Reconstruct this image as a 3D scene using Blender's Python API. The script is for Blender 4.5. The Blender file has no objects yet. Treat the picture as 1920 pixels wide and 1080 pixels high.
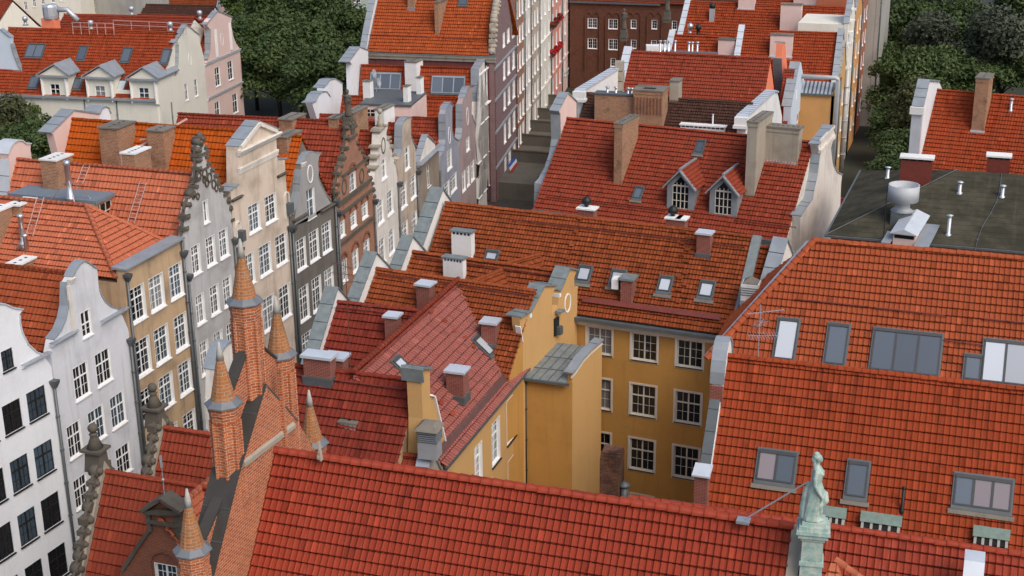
import bpy, math, random
import numpy as np
from mathutils import Vector as V, Matrix, geometry
rnd = random.Random(7)
C = bpy.context.scene.collection
# ---------------------------------------------------------------- camera
F = 2667.0; HC = 46.0
_p, _r, _y = [math.radians(a) for a in (19.443, -0.614, -18.901)]
_fw = np.array([math.sin(_y)*math.cos(_p), math.cos(_y)*math.cos(_p), -math.sin(_p)])
_rt = np.array([math.cos(_y), -math.sin(_y), 0.0]); _up = np.cross(_rt, _fw)
RIGHT = math.cos(_r)*_rt+math.sin(_r)*_up; UP = -math.sin(_r)*_rt+math.cos(_r)*_up
cam = bpy.data.cameras.new("camera"); co = bpy.data.objects.new("camera", cam); C.objects.link(co)
cam.sensor_width = 36; cam.lens = F/1920*36; cam.clip_start = .5; cam.clip_end = 3000
co.matrix_world = Matrix(((RIGHT[0], UP[0], -_fw[0], 0), (RIGHT[1], UP[1], -_fw[1], 0), (RIGHT[2], UP[2], -_fw[2], HC), (0, 0, 0, 1)))
bpy.context.scene.camera = co
def ray(px, py): return V(_fw+RIGHT*((px-960)/F)+UP*((540-py)/F))
def hit(px, py, P, n):                       # survey point: sight line to a known plane of a building
    d = ray(px, py); c = V((0, 0, HC)); return c+d*((V(P)-c).dot(n)/d.dot(n))
def uz_(px, py, Z): return hit(px, py, (0, 0, Z), V((0, 0, 1)))
def ux_(px, py, X): return hit(px, py, (X, 0, 0), V((1, 0, 0)))
def uy_(px, py, Y): return hit(px, py, (0, Y, 0), V((0, 1, 0)))
# ---------------------------------------------------------------- objects
def prop(o, label=None, cat=None, group=None, kind=None):
    for k, v in (('label', label), ('category', cat), ('group', group), ('kind', kind)):
        if v: o[k] = v
    return o
def thing(name, loc, label, cat, group=None):
    o = bpy.data.objects.new(name, None); C.objects.link(o); o.location = loc; o.empty_display_size = .3
    return prop(o, label, cat, group)
def wloc(o):
    v = V((0, 0, 0))
    while o is not None: v = v+o.location; o = o.parent
    return v
def add_uv(me):
    uv = me.uv_layers.new(name='uv'); n = len(me.loops)
    vco = np.empty(len(me.vertices)*3, np.float32); me.vertices.foreach_get('co', vco); vco = vco.reshape(-1, 3)
    li = np.empty(n, np.int32); me.loops.foreach_get('vertex_index', li)
    pn = np.empty(len(me.polygons)*3, np.float32); me.polygons.foreach_get('normal', pn); pn = pn.reshape(-1, 3)
    lt = np.empty(len(me.polygons), np.int32); me.polygons.foreach_get('loop_total', lt)
    N = np.repeat(pn, lt, axis=0); P = vco[li]
    h = np.hypot(N[:, 0], N[:, 1]); flat = np.abs(N[:, 2]) > .75
    hx = np.where(h > 1e-6, -N[:, 1]/np.maximum(h, 1e-6), 1); hy = np.where(h > 1e-6, N[:, 0]/np.maximum(h, 1e-6), 0)
    u = np.where(flat, P[:, 0], P[:, 0]*hx+P[:, 1]*hy); v = np.where(flat, P[:, 1], P[:, 2]/np.maximum(h, .3))
    uv.data.foreach_set('uv', np.stack([u, v], 1).astype(np.float32).ravel())
class MB:
    """collects shapes (world coordinates) and links them as ONE mesh object"""
    def __init__(s): s.v = []; s.f = []; s.m = []; s.sm = []
    def add(s, vs, fs, m=0, sm=False):
        b = len(s.v); s.v += [tuple(p) for p in vs]
        for f in fs: s.f.append([b+i for i in f]); s.m.append(m); s.sm.append(sm)
    def hexa(s, p, m=0):  # 8 pts: bottom 4 ccw, top 4
        s.add(p, [(0, 3, 2, 1), (4, 5, 6, 7), (0, 1, 5, 4), (1, 2, 6, 5), (2, 3, 7, 6), (3, 0, 4, 7)], m)
    def box(s, c, sx, sy, sz, m=0, az=0., base=False, taper=1.):
        c = V(c); ca, sa = math.cos(az), math.sin(az); z0, z1 = (0, sz) if base else (-sz/2, sz/2); p = []
        for z, t in ((z0, 1), (z1, taper)):
            for a, b in ((-1, -1), (1, -1), (1, 1), (-1, 1)):
                x, y = a*sx/2*t, b*sy/2*t; p.append(c+V((x*ca-y*sa, x*sa+y*ca, z)))
        s.hexa(p, m)
    def bar(s, a, b, w, h, m=0, up=V((0, 0, 1))):
        a, b = V(a), V(b); d = (b-a).normalized(); x = d.cross(up)
        if x.length < 1e-4: x = d.cross(V((1, 0, 0)))
        x = x.normalized()*w/2; y = x.normalized().cross(d).normalized()*h/2
        s.hexa([a-x-y, a+x-y, a+x+y, a-x+y, b-x-y, b+x-y, b+x+y, b-x+y], m)
    def tube(s, pts, r, n=8, m=0, cap=True):
        pts = [V(p) for p in pts]; rs = r if isinstance(r, (list, tuple)) else [r]*len(pts); b = len(s.v); prev = None
        for i, p in enumerate(pts):
            d = (pts[min(i+1, len(pts)-1)]-pts[max(i-1, 0)]).normalized()
            x = d.cross(V((0, 0, 1)))
            if x.length < .05: x = d.cross(V((0, 1, 0)))
            x.normalize()
            if prev is not None and x.dot(prev) < 0: x = -x
            prev = x; y = d.cross(x)
            for k in range(n):
                a = 2*math.pi*k/n; s.v.append(tuple(p+(x*math.cos(a)+y*math.sin(a))*rs[i]))
        for i in range(len(pts)-1):
            for k in range(n):
                s.f.append([b+i*n+k, b+i*n+(k+1) % n, b+(i+1)*n+(k+1) % n, b+(i+1)*n+k]); s.m.append(m); s.sm.append(n > 6)
        if cap:
            e = b+(len(pts)-1)*n
            s.f += [[b+k for k in range(n)][::-1], [e+k for k in range(n)]]; s.m += [m, m]; s.sm += [False, False]
    def lathe(s, c, prof, n=12, m=0, rot=0., sm=False):   # prof [(r,z)]
        c = V(c); b = len(s.v)
        for r, z in prof:
            for k in range(n):
                a = rot+2*math.pi*k/n; s.v.append((c.x+r*math.cos(a), c.y+r*math.sin(a), c.z+z))
        for i in range(len(prof)-1):
            for k in range(n):
                s.f.append([b+i*n+k, b+i*n+(k+1) % n, b+(i+1)*n+(k+1) % n, b+(i+1)*n+k]); s.m.append(m); s.sm.append(sm)
        e = b+(len(prof)-1)*n
        s.f += [[b+k for k in range(n)][::-1], [e+k for k in range(n)]]; s.m += [m, m]; s.sm += [False, False]
    def prism(s, poly, z0, z1, m=0):                      # plan polygon
        n = len(poly); ar = sum(poly[i][0]*poly[(i+1) % n][1]-poly[(i+1) % n][0]*poly[i][1] for i in range(n))
        if ar < 0: poly = poly[::-1]
        vs = [(p[0], p[1], z0) for p in poly]+[(p[0], p[1], z1) for p in poly]
        s.add(vs, [list(range(n))[::-1], list(range(n, 2*n))]+[(i, (i+1) % n, n+(i+1) % n, n+i) for i in range(n)], m)
    def build(s, name, mats, parent=None, label=None):
        mats = mats if isinstance(mats, (list, tuple)) else [mats]
        o0 = wloc(parent) if parent is not None else V((0, 0, 0))
        me = bpy.data.meshes.new(name)
        me.from_pydata([(a-o0.x, b-o0.y, c-o0.z) for a, b, c in s.v], [], s.f)
        for m in mats: me.materials.append(m)
        me.polygons.foreach_set('material_index', s.m); me.polygons.foreach_set('use_smooth', s.sm); me.update(); add_uv(me)
        o = bpy.data.objects.new(name, me); C.objects.link(o); o.parent = parent
        if label: o['label'] = label
        return o
    def top(s, name, mats, label, cat, group=None, kind=None, origin=None):   # a top-level one-mesh thing
        v = np.array(s.v); c = origin or (float(v[:, 0].mean()), float(v[:, 1].mean()), float(v[:, 2].min()))
        s.v = [(a-c[0], b-c[1], z-c[2]) for a, b, z in s.v]; o = s.build(name, mats); o.location = c
        return prop(o, label, cat, group, kind)
# ---------------------------------------------------------------- materials
def newmat(name):
    m = bpy.data.materials.new(name); m.use_nodes = True; nt = m.node_tree; return m, nt, nt.nodes['Principled BSDF']
def nd(nt, t, **kw):
    n = nt.nodes.new(t)
    for k, v in kw.items():
        if k in n.inputs: n.inputs[k].default_value = v
        else: setattr(n, k, v)
    return n
def mixc(nt, fac, a, b, mode='MIX'):
    n = nt.nodes.new('ShaderNodeMix'); n.data_type = 'RGBA'; n.blend_type = mode
    for i, x in ((0, fac), (6, a), (7, b)):
        if hasattr(x, 'links'): nt.links.new(x, n.inputs[i])
        else: n.inputs[i].default_value = (*x, 1) if isinstance(x, tuple) and len(x) == 3 else x
    return n.outputs[2]
def noise(nt, scale, detail=4, vec=None, rough=.55):
    n = nd(nt, 'ShaderNodeTexNoise', Scale=scale, Detail=detail, Roughness=rough)
    if vec is not None: nt.links.new(vec, n.inputs['Vector'])
    return n.outputs['Fac']
def ramp(nt, fac, a, b):
    n = nd(nt, 'ShaderNodeMapRange', interpolation_type='SMOOTHSTEP'); n.inputs[1].default_value = a; n.inputs[2].default_value = b
    nt.links.new(fac, n.inputs[0]); return n.outputs[0]
def mapped(nt, sc, coord='Object'):
    t = nt.nodes.new('ShaderNodeTexCoord'); m = nd(nt, 'ShaderNodeMapping'); m.inputs['Scale'].default_value = sc
    nt.links.new(t.outputs[coord], m.inputs['Vector']); return m.outputs[0]
def mul(nt, a, k):
    n = nt.nodes.new('ShaderNodeMath'); n.operation = 'MULTIPLY'; nt.links.new(a, n.inputs[0])
    if hasattr(k, 'links'): nt.links.new(k, n.inputs[1])
    else: n.inputs[1].default_value = k
    return n.outputs[0]
def bump(nt, b, fac, dist, strength=1.):
    n = nd(nt, 'ShaderNodeBump', Strength=strength, Distance=dist); nt.links.new(fac, n.inputs['Height']); nt.links.new(n.outputs[0], b.inputs['Normal'])
def flat(name, c, rough=.6, metal=0., var=.25, scale=1.5, spec=.4):
    m, nt, b = newmat(name); n = noise(nt, scale, 5, mapped(nt, (1, 1, 1)))
    nt.links.new(mixc(nt, n, tuple(x*(1-var) for x in c), tuple(min(1, x*(1+var)) for x in c)), b.inputs['Base Color'])
    b.inputs['Roughness'].default_value = rough; b.inputs['Metallic'].default_value = metal; b.inputs['Specular IOR Level'].default_value = spec
    return m
def stucco(name, c, dirt=(.12, .10, .08), amount=.6, streak=.5, rough=.85):
    """painted render with blotchy soot, rain streaks below sills and fine grain"""
    m, nt, b = newmat(name); v = mapped(nt, (1, 1, 1))
    big = ramp(nt, noise(nt, .33, 5, v, .62), .42, .72); st = ramp(nt, noise(nt, 1., 4, mapped(nt, (2.2, 2.2, .16)), .6), .5, .78)
    fine = noise(nt, 9, 6, v, .7)
    col = mixc(nt, mul(nt, big, amount*.5), c, dirt); col = mixc(nt, mul(nt, st, streak*.5), col, dirt)
    col = mixc(nt, mul(nt, ramp(nt, fine, .35, .8), .22), col, tuple(x*.62 for x in c))
    nt.links.new(col, b.inputs['Base Color']); b.inputs['Roughness'].default_value = rough; b.inputs['Specular IOR Level'].default_value = .2
    bump(nt, b, noise(nt, 30, 4, v), .01, .4)
    return m
def tile(name, c1, c2, stain=(.05, .035, .025), amount=.5, rough=.5, jitter=.5, lichen=None, spec=.03):
    """clay roof tiles; uv is in tile units, so each tile takes a tone of its own"""
    m, nt, b = newmat(name); t = nt.nodes.new('ShaderNodeTexCoord')
    fl = nd(nt, 'ShaderNodeVectorMath', operation='FLOOR'); nt.links.new(t.outputs['UV'], fl.inputs[0])
    wn = nd(nt, 'ShaderNodeTexWhiteNoise', noise_dimensions='2D'); nt.links.new(fl.outputs[0], wn.inputs['Vector'])
    v = mapped(nt, (1, 1, 1)); big = noise(nt, .22, 5, v, .6)
    f = mixc(nt, jitter, big, wn.outputs['Value'])
    col = mixc(nt, f, c1, c2)
    st = ramp(nt, noise(nt, 1., 5, mapped(nt, (.55, .06, 1), 'UV'), .62), .50, .75); sp = ramp(nt, noise(nt, .9, 6, v, .7), .52, .74)
    col = mixc(nt, mul(nt, st, amount), col, stain); col = mixc(nt, mul(nt, sp, amount*.7), col, stain)
    odd = ramp(nt, wn.outputs['Value'], .965, .975); col = mixc(nt, mul(nt, odd, .5), col, tuple(x*.5 for x in c1)); new = ramp(nt, wn.outputs['Value'], .022, .012); col = mixc(nt, mul(nt, new, .35), col, tuple(min(1, x*1.7) for x in c2))
    if lichen: col = mixc(nt, mul(nt, ramp(nt, noise(nt, 3.5, 6, v, .75), .6, .72), .6), col, lichen)
    nt.links.new(col, b.inputs['Base Color']); b.inputs['Roughness'].default_value = rough; b.inputs['Specular IOR Level'].default_value = spec
    bump(nt, b, noise(nt, 14, 4, v), .012, .35)
    return m
def brick(name, c1, c2, mortar, bw=.24, bh=.08, ms=.012, soot=.4, sootc=(.03, .025, .02), sr=(.5, .72)):
    m, nt, b = newmat(name); t = nt.nodes.new('ShaderNodeTexCoord'); v = mapped(nt, (1, 1, 1))
    n = nd(nt, 'ShaderNodeTexBrick', Scale=1.); n.offset = .5; n.squash = 1
    for k, x in (('Color1', (*c1, 1)), ('Color2', (*c2, 1)), ('Mortar', (*mortar, 1)), ('Mortar Size', ms), ('Mortar Smooth', .15), ('Brick Width', bw), ('Row Height', bh), ('Bias', 0.)):
        n.inputs[k].default_value = x
    w = nd(nt, 'ShaderNodeVectorMath', operation='ADD'); nz = nd(nt, 'ShaderNodeTexNoise', Scale=7., Detail=3.)
    sc = nd(nt, 'ShaderNodeVectorMath', operation='SCALE'); sc.inputs['Scale'].default_value = ms*1.2
    nt.links.new(v, nz.inputs['Vector']); nt.links.new(nz.outputs['Color'], sc.inputs[0]); nt.links.new(t.outputs['UV'], w.inputs[0]); nt.links.new(sc.outputs[0], w.inputs[1])
    nt.links.new(w.outputs[0], n.inputs['Vector'])
    col = mixc(nt, mul(nt, ramp(nt, noise(nt, .9, 6, v, .7), *sr), soot), n.outputs['Color'], sootc)
    col = mixc(nt, mul(nt, noise(nt, 12, 4, v), .35), col, tuple(x*.5 for x in c1))
    nt.links.new(col, b.inputs['Base Color']); b.inputs['Roughness'].default_value = .85; b.inputs['Specular IOR Level'].default_value = .2
    bump(nt, b, n.outputs['Fac'], -.012, .7)
    return m
def glass(name, c, rough=.06, spec=.5, var=.5):
    m, nt, b = newmat(name); t = nt.nodes.new('ShaderNodeObjectInfo')
    r = nd(nt, 'ShaderNodeMapRange'); r.inputs[3].default_value = 1-var; r.inputs[4].default_value = 1+var; nt.links.new(t.outputs['Random'], r.inputs[0])
    col = mixc(nt, 1., c, r.outputs[0], 'MULTIPLY'); nt.links.new(col, b.inputs['Base Color'])
    b.inputs['Roughness'].default_value = rough; b.inputs['Specular IOR Level'].default_value = spec
    bump(nt, b, noise(nt, 1.2, 2, mapped(nt, (1, 1, 1))), .02, .25)
    return m
T = {}
T['glazed'] = tile('glazed_red_tile', (.215, .030, .0155), (.285, .046, .0225), (.06, .012, .010), .30, .42, .35, spec=.10)
T['red'] = tile('red_clay_tile', (0.1845, 0.0361, 0.0197), (0.2655, 0.0539, 0.0294), (.05, .02, .014), .40, .5, .4)
T['rust'] = tile('rust_clay_tile', (0.1628, 0.0392, 0.0148), (0.2772, 0.0702, 0.0265), (.035, .020, .012), .62, .68, .6, (.30, .13, .05))
T['deep'] = tile('deep_red_tile', (0.14, 0.024, 0.0152), (0.21, 0.0375, 0.0238), (.04, .015, .012), .55, .48, .45)
T['pinkish'] = tile('pinkish_red_tile', (.195, .045, .032), (.265, .062, .043), (.07, .025, .02), .5, .42, .5, spec=.4)
T['amber'] = tile('amber_clay_tile', (.27, .057, .018), (.35, .078, .026), (.08, .025, .01), .45, .6, .4)
T['orange'] = tile('orange_clay_tile', (0.3268, 0.0645, 0.0095), (0.4332, 0.0881, 0.0129), (.10, .03, .012), .40, .6, .4)
T['salmon'] = tile('salmon_clay_tile', (0.3612, 0.1075, 0.0576), (0.4788, 0.1469, 0.0787), (.14, .05, .03), .28, .6, .35)
T['coral'] = tile('coral_clay_tile', (0.2451, 0.0576, 0.0241), (0.3249, 0.0787, 0.0329), (.12, .03, .015), .35, .58, .35)
T['burnt'] = tile('burnt_orange_tile', (0.204, 0.0368, 0.0144), (0.306, 0.0575, 0.0225), (.05, .018, .010), .55, .58, .4)
T['brown'] = tile('brown_concrete_tile', (0.05, 0.026, 0.02), (0.09, 0.046, 0.035), (.02, .014, .012), .5, .75, .5)
M = {}
def W(k, *a, **kw): M[k] = stucco(k, *a, **kw); return M[k]
W('white_render', (.74, .76, .79), (.42, .42, .43), .45, .4)
W('pale_grey_render', (.63, .64, .67), (.32, .31, .31), .9, .8)
W('warm_white_render', (.70, .66, .60), (.32, .28, .24), .9, .9)
W('tan_render', (.50, .35, .21), (.17, .13, .095), 1.5, 1.3)
W('grey_render', (.47, .46, .45), (.22, .21, .20), 1.3, 1.1)
W('cream_render', (.64, .53, .43), (.26, .20, .14), 1.2, 1.1)
W('dark_grey_render', (.16, .145, .125), (.05, .045, .04), .9, .8)
W('mid_grey_render', (.33, .32, .31), (.18, .17, .16), .6, .6)
W('umber_render', (.20, .155, .11), (.08, .06, .045), 1.2, 1.2)
W('beige_render', (.52, .43, .34), (.17, .13, .10), 1.3, 1.3)
W('drab_render', (.30, .245, .19), (.13, .10, .08), .9, .9)
W('blue_grey_render', (.32, .33, .38), (.14, .13, .14), .8, .7)
W('mauve_render', (.38, .29, .28), (.16, .115, .10), .8, .8)
W('ochre_render', (.50, .265, .070), (.24, .125, .045), .8, .8)
W('peach_and_lit_ochre', (.55, .33, .13), (.36, .22, .10), .45, .4)  # peach fronts; also ochre walls facing the light, their brightness put into the colour
W('pink_render', (.70, .52, .47), (.40, .30, .27), .4, .4)
W('rose_render', (.66, .30, .24), (.36, .16, .13), .4, .4)
W('wine_render', (.155, .050, .050), (.07, .03, .03), .7, .9)
W('sky_render', (.56, .64, .72), (.36, .40, .44), .4, .4)
W('ivory_render', (.72, .69, .60), (.42, .39, .32), .4, .4)
W('coral_render', (.78, .235, .13), (.48, .15, .09), .3, .3)
W('amber_render', (.58, .30, .11), (.34, .17, .07), .5, .5)
W('sienna_render', (.36, .125, .07), (.18, .07, .04), .6, .6)
W('stone', (.115, .10, .08), (.035, .032, .028), 1.0, .9)
W('pale_stone', (.36, .32, .26), (.11, .095, .075), 1., .9)
W('concrete', (.36, .35, .32), (.17, .16, .14), .8, .7)
W('sage_render', (.52, .58, .50), (.3, .32, .28), .4, .4)
M['lead'] = flat('lead_sheet', (.29, .32, .345), .45, .25, .28, 1.3)
M['pale_lead'] = flat('pale_zinc_sheet', (.56, .60, .64), .42, .25, .2, 1.0)
M['green_lead'] = flat('greenish_copper_sheet', (.185, .215, .215), .55, .15, .45, 2.6)
M['dark_lead'] = flat('dark_zinc_sheet', (.10, .115, .12), .5, .2, .3, 2.)
M['white_paint'] = flat('white_paint', (.78, .78, .77), .5, 0, .06, 3.)
M['cream_paint'] = flat('cream_paint', (.60, .56, .48), .55, 0, .12, 3.)
M['black_paint'] = flat('black_brown_paint', (.018, .015, .013), .4, 0, .3, 3.)
M['brown_paint'] = flat('brown_paint', (.10, .045, .035), .5, 0, .25, 3.)
M['grey_frame'] = flat('dark_grey_frame', (.055, .058, .06), .4, .1, .25, 3.)
M['pipe'] = flat('grey_downpipe', (.10, .11, .115), .45, .3, .2, 2.)
M['pale_pipe'] = flat('pale_downpipe', (.42, .43, .43), .45, .1, .15, 2.)
M['steel'] = flat('steel', (.62, .63, .64), .28, .85, .1, 3.)
M['galv'] = flat('galvanised_metal', (.48, .51, .54), .42, .5, .2, 2.5)
M['iron'] = flat('dark_iron', (.02, .02, .02), .5, .3, .3, 3.)
M['rail'] = flat('red_primer_rail', (.55, .36, .32), .55, .1, .2, 3.)
M['redmetal'] = flat('red_brown_metal', (.16, .035, .025), .5, .1, .3, 3.)
M['bitumen'] = None
M['slate'] = flat('blue_grey_membrane', (.15, .195, .235), .6, 0, .15, 1.2)
M['soot'] = flat('opening_shade', (.012, .012, .012), .9, 0, .2, 3.)  # black fill painted in for the dark inside flues, slots and vents
M['mortar_cap'] = stucco('weathered_mortar', (.20, .18, .15), (.05, .045, .04), 1., .8)
M['white_cap'] = stucco('white_cap_plaster', (.74, .74, .72), (.36, .35, .33), .5, .4)
M['copper'] = None
B = {}
B['gothic'] = brick('gothic_brick', (.52, .150, .045), (.34, .080, .028), (.54, .46, .38), .29, .105, .010, .55, (.16, .055, .03), (.52, .75))
B['spire'] = brick('spire_brick', (.44, .155, .045), (.30, .13, .06), (.36, .31, .23), .26, .12, .012, .6, (.20, .11, .03), (.45, .7))
B['brown'] = brick('brown_brick', (.29, .085, .042), (.21, .060, .034), (.20, .145, .11), .25, .077, .012, .5, (.07, .03, .02))
B['red'] = brick('red_brick', (.27, .060, .038), (.21, .046, .030), (.34, .26, .22), .25, .075, .010, .3, (.06, .02, .015))
B['chimney'] = brick('old_chimney_brick', (.42, .19, .085), (.24, .10, .05), (.42, .34, .26), .27, .10, .016, .55, (.05, .035, .028), (.5, .72))
B['facade'] = brick('facade_brick', (.40, .185, .115), (.32, .14, .085), (.36, .25, .18), .26, .085, .010, .35, (.10, .055, .04))
B['granary'] = brick('granary_brick', (.165, .060, .034), (.11, .040, .026), (.14, .09, .065), .28, .095, .012, .45, (.035, .02, .015))
B['salmon'] = brick('salmon_brick', (.47, .24, .17), (.38, .18, .12), (.50, .38, .30), .25, .08, .012, .3, (.15, .08, .05))
B['purple'] = brick('purple_brick', (.26, .165, .165), (.20, .125, .13), (.26, .20, .19), .25, .085, .010, .3, (.10, .06, .06))
GL = [glass('dark_window_glass', (.010, .012, .014), .05, .5), glass('sky_tinted_window_glass', (.035, .055, .075), .05, .7), glass('curtained_window_glass', (.16, .165, .17), .12, .5, .5)]  # second glass carries reflected sky as a bluish base colour
M['sky_glass'] = glass('pale_skylight_glass', (.42, .46, .50), .12, .6, .2)
M['dark_sky_glass'] = glass('slate_skylight_glass', (.085, .105, .13), .08, .7, .3)
# ---------------------------------------------------------------- building parts
class Face:
    """a vertical wall plane: u runs from P0 to P1 in plan, z is up, d is the distance outwards"""
    def __init__(s, P0, P1, toward):
        s.P0 = V((P0[0], P0[1], 0)); s.P1 = V((P1[0], P1[1], 0)); s.W = (s.P1-s.P0).length; s.u = (s.P1-s.P0)/s.W
        n = V((s.u.y, -s.u.x, 0)); s.n = n if (V((toward[0], toward[1], 0))-s.P0).dot(n) > 0 else -n
        s.flip = s.u.cross(V((0, 0, 1))).dot(s.n) < 0; s.az = math.atan2(s.u.y, s.u.x)
    def P(s, u, z, d=0.): return s.P0+s.u*u+s.n*d+V((0, 0, z))
    def px(s, x, y, d=0.): q = hit(x, y, s.P0+s.n*d, s.n); return ((q-s.P0).dot(s.u), q.z)
    def trace(s, pts): return [s.px(*p) for p in pts]
    def win(s, x0, y0, x1, y1): a = s.px(x0, y0); b = s.px(x1, y1); return (min(a[0], b[0]), min(a[1], b[1]), abs(b[0]-a[0]), abs(a[1]-b[1]))
    def u_of(s, x, y): return s.px(x, y)[0]
    def z_of(s, x, y): return s.px(x, y)[1]
CAMP = (0, 0)
def facade(parent, f, outline, mat, holes=(), T=.4, reveal=.24, name='wall', d=0., back=True, label=None):
    """wall slab with real openings; holes are loops of (u,z)"""
    mb = MB(); loops = [list(outline)]+[list(h) for h in holes]; fl = [p for l in loops for p in l]
    tri = geometry.tessellate_polygon([[V((a, b, 0)) for a, b in l] for l in loops])
    mb.add([f.P(a, b, d) for a, b in fl], [t for t in tri])
    if back: mb.add([f.P(a, b, d-T) for a, b in outline], [t for t in geometry.tessellate_polygon([[V((a, b, 0)) for a, b in outline]])])
    for k, l in enumerate(loops):
        t = T if k == 0 else reveal; n = len(l)
        mb.add([f.P(a, b, d) for a, b in l]+[f.P(a, b, d-t) for a, b in l], [(i, (i+1) % n, n+(i+1) % n, n+i) for i in range(n)])
    o = mb.build(name, mat, parent, label); fix_normals(o); return o
def fix_normals(o):
    import bmesh
    bm = bmesh.new(); bm.from_mesh(o.data); bmesh.ops.remove_doubles(bm, verts=bm.verts, dist=1e-4); bmesh.ops.recalc_face_normals(bm, faces=bm.faces); bm.to_mesh(o.data); bm.free()
    while o.data.uv_layers: o.data.uv_layers.remove(o.data.uv_layers[0])
    add_uv(o.data)
_wm = {}
STY = {  # casements, transom height ratio (0 none), bars per casement (vertical, lower rows, upper rows)
 'tall': (2, .66, 1, 3, 2), 'cross': (2, .62, 0, 2, 1), 'six': (2, 0, 1, 3, 0), 'six3': (2, 0, 1, 4, 0), 'two': (2, .64, 1, 2, 1), 'one': (1, 0, 1, 3, 0), 'plain': (2, .6, 0, 1, 1), 'slim': (2, .68, 0, 2, 1), 'small': (2, 0, 0, 2, 0), 'attic': (2, .5, 0, 2, 1)}
def win_mesh(w, h, sty, fm, lining, depth=.19, sillm=None, arch=False, sillproj=.10):
    k = (round(w, 2), round(h, 2), sty, fm, lining, depth, sillm, sillproj)
    if k in _wm: return _wm[k]
    w, h = k[0], k[1]; nc, tr, bv, bl, bu = STY[sty]; mb = MB(); t = .035
    if lining:   # painted reveal boards standing 12 mm proud of the wall
        for s in (-1, 1): mb.box((s*(w/2-t/2), -depth/2+.006, h/2), t, depth+.012, h, 0)
        for z in (t/2+.0, h-t/2): mb.box((0, -depth/2+.004, z), w-2*t, depth+.008, t, 0)
    y = -depth+.03; iw, ih, z0 = (w-2*t, h-2*t, t) if lining else (w, h, 0); e = .055
    for s in (-1, 1): mb.box((s*(iw/2-e/2), y, z0+ih/2), e, .05, ih, 1)
    for z in (z0+e/2, z0+ih-e/2): mb.box((0, y, z), iw-2*e, .048, e, 1)
    zt = z0+ih*tr if tr else z0+ih
    if tr: mb.box((0, y+.006, zt), iw-2*e, .06, .075, 1)
    if nc == 2: mb.box((0, y+.003, z0+ih/2), .085, .055, ih-2*e, 1)
    cw = (iw-2*e)/nc; b = .022
    for c in range(nc):
        cx = -(iw-2*e)/2+cw*(c+.5)
        for i in range(bv): mb.box((cx-cw/2+cw*(i+1)/(bv+1), y-.008, z0+ih/2), b, .03, ih-2*e, 1)
        for i in range(1, bl): mb.box((cx, y-.010, z0+e+(zt-z0-e)*i/bl), cw, .028, b, 1)
        for i in range(1, bu if tr else 0): mb.box((cx, y-.010, zt+(z0+ih-zt)*i/bu), cw, .028, b, 1)
    if sillm is not None and sillproj > 0: mb.box((0, sillproj/2-.02, -.035), w+.10, sillproj+.04, .065, 2)
    o = mb.build('window', [M['white_paint'] if lining is True else (lining or M['white_paint']), fm, sillm or M['white_paint']]); me = o.data; bpy.data.objects.remove(o)
    pb = MB(); pb.add([(-iw/2+.01, y-.016, z0+.01), (iw/2-.01, y-.016, z0+.01), (iw/2-.01, y-.016, z0+ih-.01), (-iw/2+.01, y-.016, z0+ih-.01)], [(0, 1, 2, 3)])
    panes = []
    for g in GL:
        p = pb.build('pane', g); panes.append(p.data); bpy.data.objects.remove(p)
    _wm[k] = (me, panes); return _wm[k]
def put_window(parent, f, u, z, w, h, sty='tall', fm=None, lining=True, sillm='w', depth=.19, d=0., glw=(6, 3, 1), sillproj=.10, label=None):
    me, panes = win_mesh(w, h, sty, fm or M['white_paint'], lining, depth, M['white_paint'] if sillm == 'w' else sillm, False, sillproj)
    o = bpy.data.objects.new('window', me); C.objects.link(o); o.parent = parent; X = f.n.cross(V((0, 0, 1))); Q = f.P(u+w/2, z, d)-wloc(parent)
    o.matrix_local = Matrix(((X.x, f.n.x, 0, Q.x), (X.y, f.n.y, 0, Q.y), (X.z, f.n.z, 1, Q.z), (0, 0, 0, 1)))
    X = -X if False else X
    p = bpy.data.objects.new('pane', rnd.choices(panes, glw)[0]); C.objects.link(p); p.parent = o
    if label: o['label'] = label
    return o
def rect(u, z, w, h): return [(u, z), (u+w, z), (u+w, z+h), (u, z+h)]
def ellipse(u, z, ru, rz, n=16): return [(u+ru*math.cos(2*math.pi*i/n), z+rz*math.sin(2*math.pi*i/n)) for i in range(n)]
def oculus(parent, f, u, z, ru, rz, ring, w=.09, d=0.):
    mb = MB(); n = 20
    for i in range(n):
        a, b = 2*math.pi*i/n, 2*math.pi*(i+1)/n; p = []
        for dd in (-.12, .04):
            for q, k in ((a, 0), (a, 1), (b, 1), (b, 0)): p.append(f.P(u+(ru+w*k)*math.cos(q), z+(rz+w*k)*math.sin(q), d+dd))
        mb.hexa(p)
    o = mb.build('round_window', ring, parent); g = MB(); g.add([f.P(a, b, d-.1) for a, b in ellipse(u, z, ru+.02, rz+.02)], [list(range(16))]); g.build('pane', GL[0], o); return o
def cornice(parent, f, u0, u1, z, h, proj, mat, name='cornice', d=0., topm=None):
    mb = MB()
    def bx(a, b, c, e, m): mb.hexa([f.P(a, c, d-.05), f.P(b, c, d-.05), f.P(b, c, d+e[0]), f.P(a, c, d+e[0]), f.P(a, e[1], d-.05), f.P(b, e[1], d-.05), f.P(b, e[1], d+e[2]), f.P(a, e[1], d+e[2])], m)
    bx(u0, u1, z, (proj*.45, z+h*.5, proj*.55), 0); bx(u0-.02, u1+.02, z+h*.5, (proj*.85, z+h*.86, proj), 0)
    bx(u0-.03, u1+.03, z+h*.86, (proj*1.08, z+h, proj*.9), 1)
    o = mb.build(name, [mat, topm or mat], parent); fix_normals(o); return o
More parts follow.
